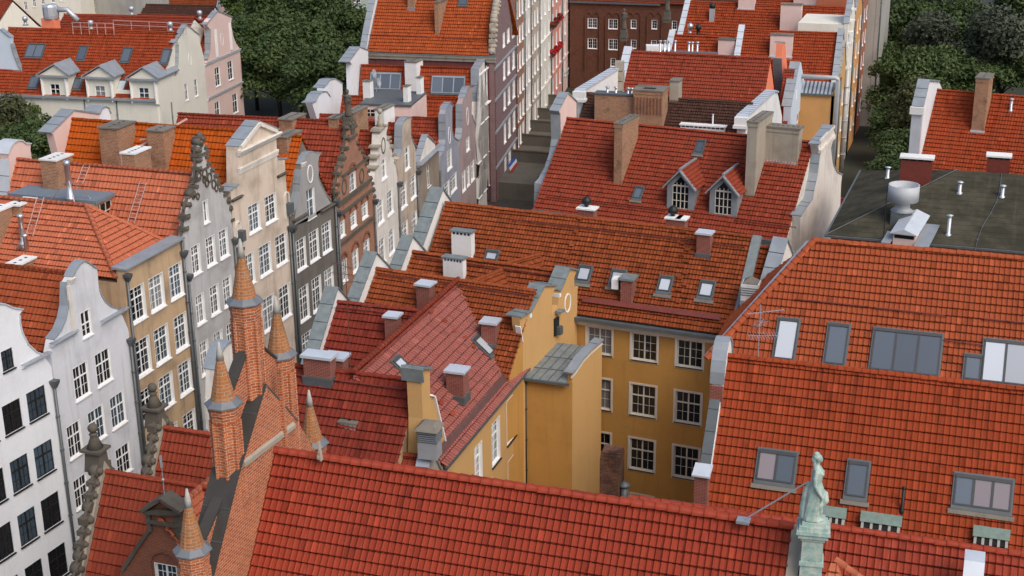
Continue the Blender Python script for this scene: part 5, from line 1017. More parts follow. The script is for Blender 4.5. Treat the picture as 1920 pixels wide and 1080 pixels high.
# ---- copper hooded stack and the sliver of roof beside it
p = slm.px(1392, 596); c_ = chimney(tm_, p+V((.35, .4, 0)), 1.0, 1.0, 2.1, M['white_cap'], 0, 'hood', M['mortar_cap'], 1.5, 0, 'tall sheet clad chimney with a rusty hipped hood', .1, .1)
mb = MB()
for i in range(4): mb.box(p+V((.35, .4, 1.45+i*.14)), 1.06, 1.06, .035, 0, 0, True)
mb.box(p+V((.35, .4, .7)), 1.04, 1.04, .42, 1, 0, True); mb.build('louvre', [M['dark_lead'], M['galv']], tm_)
hsm = xhouse('row_house', 'sliver of rust tile roof between the green verge and a lead capped gable', (1420, 463), (1449, 467), 19.6, 4.5, 3, 45, M['pale_stone'], T['rust'], .21, .33, ext=(0, .3))
end_gable(hsm, 'R', .7, .75, M['warm_white_render'], M['lead'], shift=.5)
# ---------------------------------------------------------------- two small houses with carved gables, bottom left
hs1 = xhouse('gable_house', 'red roofed house with a dark carved street gable below the church turrets', (199, 885), (367, 912.5), 16.5, 3.5, 3.2, 60, M['white_render'], T['red'], .25, .50, ext=(0, 1.5))
hs2 = xhouse('gable_house', 'small red roofed house with a ball topped carved stone gable behind the church turrets', (308, 803), (398, 816), 16.0, 3.8, 2.9, 60, M['white_render'], T['red'], .25, .50, ext=(0, 4))
for hh, bx in ((hs1, (181, 852)), (hs2, (289, 757))):
    f, top = end_gable(hh, 'L', .5, .55, M['pale_stone'], None, shift=.5)
    mb = MB(); scrolls(mb, f, [(top[0][0]+.1, top[0][1]), (top[1][0]-.2, top[1][1]-.1)], -.55, 0, 1, .26); scrolls(mb, f, [(top[1][0]+.2, top[1][1]-.1), top[2]], -.55, 0, 1, .26)
    u, z = top[1]; c = f.P(u, z, .45); mb.box(c-V((0, 0, .5)), .75, .9, 1.0, 0, f.az, True, .8); mb.box(c+V((0, 0, .5)), .95, 1.05, .12, 0, f.az, True); mb.lathe(c+V((0, 0, .6)), [(.4, 0), (.2, .5), (.16, .62), (.22, .7), (.12, .8)], 8, 0, 0, True); lball(mb, c+V((0, 0, 1.6)), .24)
    mb.build('carved_gable_edge', M['stone'], hh.t)
mb = MB(); a = hs1.nA+V((0, -.05, .05)); b = hs1.nB+V((0, -.05, .05)); mb.bar(a, b, .22, .14); mb.build('gutter', M['lead'], hs1.t)
# brick cross gable with its window, facing the viewer
yb = 46.35; xc = -31.8; fbk = Face((xc-3.2, yb), (xc+3.2, yb), (xc, 0))
ol = fbk.trace([(222, 1086), (230, 1067), (263, 1017), (278, 995), (284, 985), (281, 972), (281, 956), (306, 937), (336, 957), (333, 972), (332, 988), (342, 1010), (372, 1050)])
wq = fbk.win(289, 1054, 336, 1112)
facade(hs1.t, fbk, dedupe([(ol[0][0], 3), (ol[-1][0]+1.2, 3), (ol[-1][0]+1.2, ol[0][1])]+ol[::-1]), B['brown'], [rect(*wq)], .45, .2, 'cross_gable')
put_window(hs1.t, fbk, *wq, 'six', depth=.14)
for pts, m in ((ol[1:5], M['stone']), (ol[10:13], M['stone'])): coping(hs1.t, fbk, pts, -.5, .12, .16, m, 'gable_edge', -.1)
mb = MB(); a, b, c = ol[6], ol[7], ol[8]; a = (a[0]-.3, a[1]); c = (c[0]+.25, c[1]+.05); b = (b[0]+.02, b[1]+.15)
for p, q in ((a, b), (b, c)): mb.bar(fbk.P(p[0], p[1], -.1), fbk.P(q[0], q[1], -.1), .85, .16)
mb.bar(fbk.P(a[0]+.1, a[1]-.05, -.05), fbk.P(c[0]-.1, c[1]-.05, -.05), .6, .2); mb.bar(fbk.P(ol[5][0]-.15, ol[4][1]+.25, 0), fbk.P(ol[9][0]+.15, ol[4][1]+.25, 0), .35, .14)
for s in (ol[5], ol[9]): mb.bar(fbk.P(s[0], s[1]-.6, .02), fbk.P(s[0], s[1]+.5, .02), .22, .2)
mb.build('pediment', M['stone'], hs1.t)
mb = MB(); cx, cz = wq[0]+wq[2]/2, wq[1]+wq[3]-.1; r = wq[2]*.72
for i in range(14): a0, a1 = math.pi*i/14, math.pi*(i+1)/14; mb.bar(fbk.P(cx+r*math.cos(a0), cz+r*math.sin(a0), .02), fbk.P(cx+r*math.cos(a1), cz+r*math.sin(a1), .02), .12, .26)
for s in (-1, 1): mb.bar(fbk.P(cx+s*r, cz, .02), fbk.P(cx+s*r, cz-2.5, .02), .12, .26)
mb.build('window_arch', B['brown'], hs1.t)
mb = MB(); q = fbk.P(b[0], b[1], -.1); mb.tube([q, q+V((0, 0, 1.9))], .02, 6); lball(mb, q+V((0, 0, .75)), .07); mb.box(q+V((0, 0, 1.6)), .10, .03, .55, 0, .5); mb.build('weather_vane', [M['galv']], hs1.t)
# its tile roof: ridge along the street
rs0, rs1 = V((xc, yb-.1, 16.5)), V((xc, 53.5, 16.5)); e = 3.0; dzc = e*math.tan(math.radians(52))
rx = roof_edge(hs1.t, V((xc+e, yb-.1, 16.5-dzc)), V((xc+e, 53.5, 16.5-dzc)), rs0, T['salmon'], w=.24, h=.37, amp=.06); roof_edge(hs1.t, V((xc-e, 53.5, 16.5-dzc)), V((xc-e, yb+.3, 16.5-dzc)), rs1, T['red'], w=.24, h=.37)
ridge_caps(rx, rs0, rs1, T['salmon'], .16, .4)
# rounded lead capped gable seen between the turrets
hrg = uz_(420, 650, 17.5)
# low roof, long white chimney and dish behind the church
h10 = xhouse('row_house', 'low clay roof strip with a lead capped gable just behind the church ridge', (612, 838), (797, 858), 15.6, 4, 3, 45, M['tan_render'], T['red'], .26, .46, ext=(2, 0))
f10g = end_face(h10, 'R'); gt = [(1.5, h10.Zr-2.3), (4.0, h10.Zr+.45), (5.6, h10.Zr-1.6)]; facade(h10.t, f10g, [(1.5, 4), (5.6, 4)]+gt[::-1], M['pale_stone'], (), .5, .5, 'gable', .3); coping(h10.t, f10g, gt, -.28, .40, .08, M['lead'])
q = uz_(652, 832, 15.6); cc = chimney(h10.t, V((q.x+.2, q.y+1.2, 15.2)), .85, 2.9, 1.6, M['white_cap'], -.03, 'plate', M['mortar_cap'], 2., 6, 'long white plastered chimney with a row of dark flues')
d = V((q.x+.75, q.y+2.0, 17.2)); mb = MB()
for i in range(5):
    pass
mb.lathe((0, 0, 0), [(.02, 0), (.2, .03), (.36, .10), (.40, .13), (.36, .12), (.2, .05), (.02, .02)], 18, 0, 0, True); rotm = Matrix.Rotation(math.radians(78), 3, 'Y')@Matrix.Rotation(.2, 3, 'X'); mb.v = [tuple(d+rotm@V(p)) for p in mb.v]; mb.tube([d, d+V((.55, 0, -.1)), d+V((.62, 0, .0))], .02, 6); mb.tube([d, d+V((-.1, 0, -.5))], .03, 6); mb.build('satellite_dish', M['galv'], h10.t)
aerial(h10.t, V((q.x+.15, q.y+1.6, 16.7)), 1.5, 2.4, [(1.3, 1.2, 10, .25, .2), (1.1, .6, 5, .9, .0), (1.25, .6, 5, .9, .0), (1.4, .6, 5, .9, 0)], M['dark_lead'])
mb = MB(); e0 = V((q.x+.65, q.y+.6, 16.2)); e1 = f5r.P(g5[1][0]-.3, 15.4, -.2)
for dz_ in (0, -.5): mb.tube([e0+V((0, 0, dz_)), e1+V((0, 0, dz_-.6))], .035, 6)
mb.build('tie_rod', M['iron'], h10.t)
q2 = uz_(628, 800, 16.0); mb = MB(); mb.lathe(q2-V((0, 0, .45)), [(1.15, 0), (1.15, .12), (.1, .6)], 4, 0, .785+.05); mb.box(q2-V((0, 0, 2.2)), 1.3, 1.3, 1.75, 1, .05, True); mb.build('metal_hood', [M['dark_lead'], M['redmetal']], h10.t)
# crumbling brick stack in the courtyard
st = thing('brick_stack', (-16.6, 64.5, 0), 'crumbling freestanding brick stack with a rounded top in the ochre courtyard', 'chimney')
q = uy_(1147, 930, 64.5); top_ = uy_(1150, 842, 64.5).z; mb = MB(); mb.box((q.x, 64.5, 0), 1.05, 1.25, top_-.75, 0, .06, True)
for i in range(5): a0 = math.pi/2*i/5; mb.box((q.x, 64.5, top_-.75+.75*math.sin(a0)), 1.05*math.cos(a0*.55)+.02*i, 1.25*math.cos(a0*.8), .75*(math.sin(math.pi/2*(i+1)/5)-math.sin(a0))+.01, 0, .06, True)
mb.build('stack', brick('crumbling_brick', (.22, .07, .035), (.07, .035, .025), (.16, .12, .09), .25, .08, .014, .8, (.02, .016, .013), (.40, .6)), st)
mb = MB(); mb.tube([(q.x+.75, 64.2, top_-4), (q.x+.75, 64.2, top_-1.9)], .2, 10); mb.lathe((q.x+.75, 64.2, top_-1.9), [(.22, 0), (.3, .05), (.3, .12), (.05, .3)], 10, 0, 0, True); mb.box((q.x+.95, 64.0, top_-4.2), .9, .7, .9, 1, .06, True); mb.build('flue', [M['dark_lead'], M['white_cap']], st)
# house with a rounded lead capped street gable, glimpsed between the turrets
fro = Face((-36.3, 57.4), (-36.3, 64.), (0, 60)); tro = fro.trace([(404, 760), (405, 694), (411, 672), (417, 655), (425, 645), (432, 641), (436, 644), (437, 660)]); zt_ = max(z for u, z in tro)
hro = xhouse('gable_house', 'house with a rounded lead capped gable glimpsed between the brick turrets', (436, 672), (470, 676), 15.4, 2.6, 3, 50, M['warm_white_render'], T['deep'], .25, .48, ext=(0, 3))
facade(hro.t, fro, dedupe([(tro[0][0], 0), (tro[-1][0]+2.2, 0), (tro[-1][0]+2.2, tro[-1][1]-3)]+tro[::-1]), M['warm_white_render'], (), .6, .6, 'gable'); coping(hro.t, fro, tro[1:7], -.75, .1, .08, M['lead'])
# ---------------------------------------------------------------- rear parapets, chimneys and roof fittings of the left row
def rear_gable(t, f, depth, px_pts, wall, cope, T=.45, name='rear_gable', cp=None, d=0.):
    g = Face(f.P(0, 0, -depth)[:2], f.P(f.W, 0, -depth)[:2], f.P(f.W/2, 0, 5)[:2]); tp = g.trace(px_pts)
    facade(t, g, dedupe([(tp[0][0], 0), (tp[-1][0], 0)]+tp[::-1]), wall, (), T, T, name)
    for p in (cp or [px_pts]): coping(t, g, g.trace(p), -T-.45, .08, .08, cope)
    return g
rear_gable(h5, f5, 14.9, [(112, 300), (100, 252), (94.5, 250), (138, 207), (186, 214), (188, 246), (192, 300)], M['pink_render'], M['lead'], .6, cp=[[(94.5, 250), (138, 207)], [(138, 207), (186, 214)]])
rear_gable(h5, f5, 15.3, [(187, 250), (187, 214), (190, 205), (197, 200), (203, 203), (207, 214), (208, 250)], M['white_render'], M['lead'], .9, cp=[[(187, 214), (190, 205), (197, 200), (203, 203), (207, 214)]])
rear_gable(h4, f4, 14.4, [(20, 470), (17, 300), (15, 290), (20, 277), (26, 268), (34, 264), (41, 264), (48, 270), (58, 270), (57, 280), (60, 300), (62, 330)], M['pink_render'], M['pale_lead'], .7, cp=[[(15, 290), (20, 277), (26, 268), (34, 264), (41, 264), (48, 270), (58, 270)], [(17, 390), (17, 300)]])
SL5, SL4, SL6 = R5_[1], R4_[1], R6_[1]
AZL = math.atan2(f4.n.y, f4.n.x)
chimney(h5, SL5.px(226, 302), 1.5, 2.3, 2.6, B['chimney'], AZL, 'plate', M['mortar_cap'], 2., 4, 'broad old brick chimney with a mortar slab'); chimney(h5, SL5.px(297, 312)+V((.2, .4, 0)), 1.3, 1.5, 2.6, B['chimney'], AZL, 'plate', M['mortar_cap'], 2., 3)
mb = MB(); a = SL5.px(262, 262, .8); mb.bar(a, a+V((1.9, .3, .3)), .1, .12); mb.bar(a+V((-.2, -.6, -.6)), a+V((2.6, 2.2, 1.2)), .1, .12); mb.build('chimney_brace', M['rail'], h5)
q = hit(250, 305, f4.P(f4.W/2+.6, 0), f4.u); chimney(h4, V((q.x, q.y+.4, q.z-.2)), 1.0, 1.9, .9, B['chimney'], AZL, 'plate', M['white_cap'], 2., 5)
chimney(h4, SL4.px(98, 352)+V((.3, .4, 0)), 1.25, 1.8, 2.0, B['chimney'], AZL, 'plate', M['white_cap'], 2.2, 4, 'patchy brick chimney with a white perforated slab')
vent(h4, q+V((-.9, .2, -.4)), 1.0, .13, M['steel'], 'mush', 'steel_flue')
# flat membrane dormer of the grey house, set into the near slope
p0 = SL4.px(150, 343)-V((0, 0, .35)); fl = hit(237, 354, p0, V((0, 0, 1))); zf = p0.z; fu, fn = f4.u, f4.n
qa = uz_(66, 402, zf); qb = uz_(182, 425, zf); qc = uz_(236, 352, zf); qd = uz_(130, 340, zf)
D0 = qb; D1 = qc; L1 = qa; mb = MB()
back = (D1-f4.P0).dot(fu)+.35; front = -.05; dr = (D1-f4.P0).dot(fn); dl = dr-6.8
def up(u, d, z): return f4.P(u, z, d)
mb.hexa([up(front, dl, zf-.22), up(front, dr, zf-.22), up(back, dr, zf-.22), up(back, dl, zf-.22), up(front, dl, zf), up(front, dr, zf), up(back, dr, zf), up(back, dl, zf)], 0)
mb.hexa([up(front, dl+.3, zf-3), up(front, dr-.15, zf-3), up(back, dr-.15, zf-3), up(back, dl+.3, zf-3), up(front, dl+.3, zf-.22), up(front, dr-.15, zf-.22), up(back, dr-.15, zf-.22), up(back, dl+.3, zf-.22)], 1)
dm = mb.build('flat_dormer', [M['slate'], M['tan_render']], h4); fdm = Face(up(front, dr-.14, 0)[:2], up(back, dr-.14, 0)[:2], up(front, 5, 0)[:2])
mb = MB()
for i in range(5):
    u = .5+i*.62; mb.bar(fdm.P(u, zf-1.5, .03), fdm.P(u, zf-.4, .03), .05, .05, 1)
mb.add([fdm.P(.4, zf-1.5, .012), fdm.P(3.1, zf-1.5, .012), fdm.P(3.1, zf-.4, .012), fdm.P(.4, zf-.4, .012)], [(0, 1, 2, 3)], 0); mb.bar(fdm.P(.4, zf-.95, .03), fdm.P(3.1, zf-.95, .03), .05, .05, 1)
mb.build('dormer_window', [GL[0], M['cream_paint']], h4)
q = uz_(133, 377, zf); mb = MB(); mb.lathe(q, [(.26, 0), (.26, .25), (.19, .3), (.19, 2.35), (.23, 2.37), (.23, 2.62), (.16, 2.7)], 14, 0, 0, True)
for dx, dy in ((-1.3, -.5), (1.2, -1.2), (.9, .9)): mb.bar(q+V((dx, dy, 0)), q+V((0, 0, 1.5)), .06, .06)
mb.build('steel_flue', M['steel'], h4)
ladder(h4, SL4.P(*SL4.us(SL4.px(152, 346)), .18), SL4.P(*SL4.us(SL4.px(165, 312)), .18), SL4.U, .5, n=5); ladder(h4, SL4.P(*SL4.us(SL4.px(248, 420)), .18), SL4.P(*SL4.us(SL4.px(271, 343)), .18), SL4.U, .5, n=11)
ladder(h3, SL3.P(*SL3.us(SL3.px(58, 445)), .18), SL3.P(*SL3.us(SL3.px(79, 372)), .18), SL3.U, .5, n=9)
for x, y, s_ in ((43, 398, (.9, 1.7, .95)),): chimney(h3, hit(x, y, f3.P(f3.W/2, 0), f3.u)-V((0, 0, .3)), *s_, B['chimney'], AZL, 'plate', M['white_cap'], 1.5, 4)
chimney(h3, SL3.px(36, 520)+V((.2, .6, 0)), .9, 2.6, 1.0, B['chimney'], AZL, 'plate', M['white_cap'], 2.5, 5, 'low long brick chimney with a white slab of flues'); chimney(h3, SL3.px(-12, 470)+V((-.2, .6, 0)), 1.2, 2.2, 2.4, B['chimney'], AZL, 'plate', M['white_cap'], 2.5, 4)
q = SL3.px(44, 455); mb = MB(); mb.lathe(q-V((0, 0, .3)), [(.5, 0), (.2, .45), (.16, .5), (.16, 1.9), (.2, 1.92), (.2, 2.1), (.12, 2.15)], 12, 0, 0, True); q = SL3.px(50, 470); mb.lathe(q-V((0, 0, .3)), [(.14, 0), (.14, 1.2), (.2, 1.22), (.2, 1.35), (.1, 1.4)], 12, 0, 0, True); mb.build('steel_flue', M['steel'], h3)
# chimneys behind the cream, brown and stepped gables
for hh, ff, x, y, s_, m_, cm in ((h6, f6, 541, 258, (1.0, 2.4, .8), B['chimney'], M['mortar_cap']), (h7, f7, 549, 236, (1.2, 2.4, 1.3), B['chimney'], M['mortar_cap']), (h7, f7, 632, 234, (.8, 1.4, 1.2), B['chimney'], M['mortar_cap']), (h8, f8, 668, 226, (.9, 3., 1.5), B['chimney'], M['mortar_cap']), (h9, f9, 722, 222, (.9, 2.4, 1.6), M['white_cap'], M['mortar_cap'])):
    chimney(hh, hit(x, y+6, ff.P(ff.W/2+.3, 0), ff.u)-V((0, 0, .3)), *s_, m_, AZL, 'plate', cm, 2., 5)
# rear gables of the far houses
rear_gable(h9, f9, 13.8, [(608, 250), (597, 232), (585, 193.5), (592, 190), (596, 180), (603, 173), (612, 172), (619, 182), (623, 190), (626, 250)], M['white_render'], M['lead'], .7, cp=[[(585, 193.5), (592, 190), (596, 180), (603, 173), (612, 172), (619, 182)]])
rear_gable(h11, f11, 13.8, [(610, 200), (606, 165), (613, 158), (618, 150), (628, 148), (636, 153), (642, 157), (643, 200)], M['white_render'], M['lead'], .7, cp=[[(606, 165), (613, 158), (618, 150), (628, 148), (636, 153), (642, 157)]])
rear_gable(h13, f13, 13.8, [(663, 215), (660, 120), (656, 116), (675, 89), (690, 93), (691, 125), (690, 160)], M['white_render'], M['lead'], .7, cp=[[(653, 117), (674, 88.5)], [(674, 88.5), (691, 95)]])
# wide dormers and chimneys on the two far roofs
def wide_win(t, sl, c, n=3):
    return skylight(t, sl, *c, M['dark_sky_glass'], M['lead'], n=n, label='wide blue grey framed roof window')
SLt = R13_[1]; wide_win(h13, SLt, ((697, 135), (753, 138), (749, 168), (692, 166))); wide_win(h13, SLt, ((811, 141), (873, 145), (869, 176), (808, 173)))
chimney(h13, hit(776, 126, f13.P(f13.W/2-.2, 0), f13.u)-V((0, 0, 1.5)), 1.4, 2., 2.2, M['white_cap'], AZL, 'plate', M['mortar_cap'], 2., 4, 'tall white plastered chimney on the ridge')
SLm = R12_[1]
zb = hit(735, 192, f11.P(f11.W*.8, 0), f11.u).z+.4; b0, b1 = uz_(675, 194, zb), uz_(771, 197, zb); b2, b3 = uz_(800, 172, zb), uz_(700, 168, zb)
mb = MB(); mb.prism([(b0.x, b0.y), (b1.x, b1.y), (b2.x, b2.y), (b3.x, b3.y)], zb-.2, zb, 0); c0 = [(p.x*.996-.2, p.y+.12) for p in (b0, b1)]+[(p.x, p.y-.1) for p in (b2, b3)]; mb.prism(c0, zb-4, zb-.2, 1); mb.build('flat_dormer', [M['dark_lead'], M['pink_render']], h11)
fd = Face((b0.x, b0.y+.1), (b1.x, b1.y+.1), (b0.x, 0)); g = fd.win(685, 205, 734, 218); mb = MB(); mb.add([fd.P(g[0], g[1], .04), fd.P(g[0]+g[2], g[1], .04), fd.P(g[0]+g[2], g[1]+g[3], .04), fd.P(g[0], g[1]+g[3], .04)], [(0, 1, 2, 3)])
for i in range(6): u = g[0]+g[2]*i/5; mb.bar(fd.P(u, g[1], .06), fd.P(u, g[1]+g[3], .06), .07, .05, 1)
mb.bar(fd.P(g[0], g[1]+g[3]/2, .06), fd.P(g[0]+g[2], g[1]+g[3]/2, .06), .05, .07, 1); mb.build('dormer_window', [GL[0], M['cream_paint']], h11)
for x, y, h_ in ((691, 182, 1.7), (764, 190, 1.6), (788, 175, 1.7)): chimney(h11, uz_(x, y, zb), .8 if x < 760 else .5, .9, h_, M['white_cap'], AZL, 'plate', M['mortar_cap'], .5, 2, None, .06, .06)
mb = MB(); q = uz_(706, 172, zb); mb.tube([q, q+V((0, 0, 2.1))], .04, 6); c = q+V((0, -.1, 1.5))
for dz_, dx in ((1.9, -.3), (1.0, .2)):
    b = len(mb.v); mb.lathe((0, 0, 0), [(.03, 0), (.32, .06), (.5, .15), (.48, .16), (.3, .09), (.02, .03)], 14, 0, 0, True); rm_ = Matrix.Rotation(math.radians(80), 3, 'Y'); mb.v[b:] = [tuple(q+V((dx, 0, dz_))+rm_@V(p)) for p in mb.v[b:]]
mb.build('satellite_dish', M['galv'], h11)
# ---------------------------------------------------------------- purple house that steps forward, and the row beyond it
PZ = 17.2; e1 = uy_(925, 104, 151.5); e0 = uy_(691, 96, 150.2); P0 = (e1.x+.1, e1.y); azp = math.radians(-9.5)
def beyond(p, L): return (p[0]+math.sin(azp)*L, p[1]+math.cos(azp)*L)
fp_ = Face(P0, beyond(P0, 60), (0, 150))
def ulen(x, y): return fp_.u_of(x, y)
hp = thing('corner_house', (e1.x-8, e1.y+6, 0), 'big house with a wine red side wall and orange tile roof beyond the terrace row', 'house')
side = Face((e0.x, e0.y), (e1.x+.1, e1.y), (-60, 0)); zc = (side.z_of(925, 104)+side.z_of(691, 96))/2
facade(hp, side, [(0, 0), (side.W, 0), (side.W, zc-.1), (0, zc-.1)], M['wine_render'], (), .4, .4, 'side_wall'); cornice(hp, side, 0, side.W+.2, zc-.8, .75, .4, M['pale_stone'], topm=M['dark_lead'])
ep = math.radians(50); A = side.P(0, zc, .35); Bq = side.P(side.W-.5, zc, .35); D = A-side.n*8.5*math.cos(ep)*1.3+V((0, 0, 8.5*math.sin(ep)*1.3)); rp = roof_edge(hp, A, Bq, D, T['amber'], w=.26, h=.44); slp = Slope(A, Bq, D)
roof_edge(hp, Bq-side.n*14.4+V((0, 0, 0)), A-side.n*14.4, D, T['orange'], lod=3)
f1p = Face(P0, beyond(P0, ulen(967, 150)), (0, 150))
def wl_p(f): return wins(f, [(946, 60, 947, 85), (943, 118, 944, 150), (945, 172, 946, 205), (945.5, 233, 946.5, 268), (934.5, 310, 935.5, 345)], [(943, 118, 947, 112), (951, 105, 955.5, 98), (960, 92, 964.5, 86)])
wp = [w for w in wl_p(f1p)]
zt = zc; top_ = [(0, zt), (1.2, zt+3.5), (f1p.W/2, zt+9), (f1p.W-1.2, zt+3.5), (f1p.W, zt)]
facade(hp, f1p, [(0, 0), (f1p.W, 0)]+top_[::-1], B['purple'], [rect(*w) for w in wp], .6)
for w_ in wp: put_window(hp, f1p, *w_, 'slim', depth=.2)
for y in (103, 160, 219, 283): z = f1p.z_of(952, y); cornice(hp, f1p, .05, f1p.W-.05, z-.15, .35, .22, M['lead'])
mb = MB(); scrolls(mb, f1p, [(0, zt+.2), (1.2, zt+3.5), (f1p.W/2, zt+9)], .6, 0, 1, .34); mb.build('carved_gable_edge', M['pale_stone'], hp)
mb = MB(); q = [(e1.x-1, e1.y+.4), (e0.x, e0.y+.4), (e0.x-.5, e0.y+13.5), (e1.x-3., e1.y+13.5)]; mb.prism(q, 0, zc-.6); mb.build('wall', M['wine_render'], hp)
downpipe(hp, [side.P(side.W-.9, zc-1.2, .15), side.P(side.W-.9, .3, .15)], .1, M['pale_pipe'])
snow_guard(hp, slp.px(692, 66), slp.px(800, 70), slp.N); snow_guard(hp, slp.px(830, 72), slp.px(915, 76), slp.N)
chimney(hp, slp.px(771, 16)+V((0, .7, 0)), .8, 1.6, 3.2, B['chimney'], 0, 'plate', M['mortar_cap'], 1., 3, None, .08, .1, M['lead']); chimney(hp, slp.px(819, 68)+V((0, 2.6, 0)), .5, 5., 3.8, B['chimney'], 0, 'plate', M['mortar_cap'], 1., 5)
skylight(hp, slp, (862, -6), (878, -6), (874, 10), (859, 9), DG)
gl_ = Face((e0.x-.15, e0.y-.6), (e0.x-.9, e0.y+12), (0, 150)); gt = [(0, zc+.3), (1.5, zc+2.6), (6.5, zc+9)]; facade(hp, gl_, [(0, 0), (6.5, 0)]+gt[::-1], M['white_render'], (), .5, .5, 'gable'); coping(hp, gl_, gt, -.65, .1, .08, M['lead'])
rowc = [('narrow orange brick house between the purple house and a pale front', 983, B['facade'], 1.0), ('pale stone fronted house beside the narrow brick front', 995, M['warm_white_render'], 1.2), ('cream plastered house with tall white windows far along the street', 1011, M['beige_render'], .9), ('off white house with an ornate frieze next to the pink house', 1033, M['ivory_render'], 1.3), ('rose pink house with red geraniums at its windows', 1053, M['rose_render'], .8), ('pale pink house with a sign board over its grey ground floor, last in the row', 1087, M['pink_render'], .2)]
u0 = f1p.W; FAR = {}
for i, (lab, xe, m_, gr) in enumerate(rowc):
    u1 = ulen(xe, 150); f = Face(fp_.P(u0, 0)[:2], fp_.P(u1, 0)[:2], (0, 150)); W_ = f.W; t = thing('row_house', f.P(W_/2, 0, -4), lab, 'house', 'fronts at the far end of the street')
    H = 21.5+gr; nw = max(2, min(3, int(W_/2.1))); ww = min(1.25, W_/nw*.58); hs = []
    for k in range(6):
        z = 2.6+k*3.25
        for j in range(nw): hs.append((W_*(j+.5)/nw-ww/2, z, ww, 2.05 if k else 2.3))
    hh = H; facade(t, f, [(0, 0), (W_, 0), (W_, hh), (W_/2, hh+4), (0, hh)], m_, [rect(*w) for w in hs], .4)
    for w_ in hs: put_window(t, f, *w_, 'slim', depth=.22, sillproj=.14)
    mb = MB(); pr = [(.03, 0), (W_-.03, 0), (W_-.03, hh-.2), (W_/2, hh+3.6), (.03, hh-.2)]; n = 5
    mb.add([f.P(a, b, -.42) for a, b in pr]+[f.P(a, b, -11) for a, b in pr], [tuple(range(n)), tuple(range(n, 2*n))[::-1]]+[(q_, (q_+1) % n, n+(q_+1) % n, n+q_) for q_ in range(n)]); o = mb.build('wall', m_, t); fix_normals(o)
    gable_roof(t, f, hh, hh+3.9, hh, W_/2, -.4, -11, T['burnt'], lod0=3)
    for z in (5.4, 12.): cornice(t, f, .05, W_-.05, z, .28, .16, m_)
    downpipe(t, [f.P(.1, hh-.4, .14), f.P(.1, .3, .14)], .08)
    FAR[i] = (t, f, hs, nw); u0 = u1
# geraniums
M['leaf_dark'] = flat('dark_leaf', (.02, .045, .015), .7, 0, .5, 6.); M['petal'] = flat('red_petal', (.50, .015, .02), .6, 0, .4, 8.)
def leafball(mb, c, r, n, m0, m1, pm, s=.09):
    for i in range(n):
        d = V((rnd.gauss(0, 1), rnd.gauss(0, 1), rnd.gauss(0, 1))).normalized()*r*rnd.uniform(.5, 1); p = c+d; a = V((rnd.gauss(0, 1), rnd.gauss(0, 1), rnd.gauss(0, 1))).normalized()*s; b = a.cross(V((rnd.gauss(0, 1), rnd.gauss(0, 1), rnd.gauss(0, 1)))).normalized()*s
        mb.add([p-a-b, p+a-b, p+a+b, p-a+b], [(0, 1, 2, 3)], m1 if rnd.random() < pm else m0)
t4, f4_, hs4, nw4 = FAR[4]
for r_, (pxs, col, lab) in enumerate((((1035, 47), (1042, 39), (1050, 30)), .25, 'window box of red geraniums, upper row'), ) if False else enumerate(((((1036.5, 47), (1043, 39), (1050, 31)), .35, 'trailing geranium box with few red blooms, upper row of the pink house'), (((1036.5, 99), (1043, 92), (1050, 84)), .85, 'bright red geranium box, lower row of the pink house'))):
    for x, y in pxs:
        u, z = f4_.px(x, y, .4); mb = MB(); c = f4_.P(u, z, .4); mb.box(c-V((0, 0, .45)), 1.1, .3, .3, 2, f4_.az); leafball(mb, c, .55, 260, 0, 1, col); mb.top('flower_box', [M['leaf_dark'], M['petal'], M['brown_paint']], lab, 'flowers', 'geranium boxes on the pink house', origin=tuple(c-V((0, 0, .6))))
# sign board whose lettering cannot be made out: short strokes
t5, f5_, hs5, nw5 = FAR[5]
cornice(t5, f5_, .05, f5_.W-.05, f5_.z_of(1070, 122), .3, .25, M['concrete']); mb = MB(); u0_, z0_ = f5_.px(1062, 137); 
mb.bar(f5_.P(u0_-.9, z0_, .06), f5_.P(u0_+2.2, z0_, .06), .08, 1.0)
for i in range(6): mb.bar(f5_.P(u0_-.6+i*.45, z0_-.25, .11), f5_.P(u0_-.45+i*.45, z0_+.25, .11), .02, .09, 1)
mb.build('sign_board', [M['sky_render'], M['dark_lead']], t5)
mb = MB(); q = f5_.P(f5_.u_of(1068, 165), 0, .9); mb.box(q, 1.1, .8, 2.9, 0, f5_.az, True); mb.box(q+V((0, 0, 2.9)), 1.2, .9, .08, 0, f5_.az, True); mb.top('utility_cabinet', M['dark_lead'], 'tall grey metal cabinet against the last pale pink house', 'cabinet')
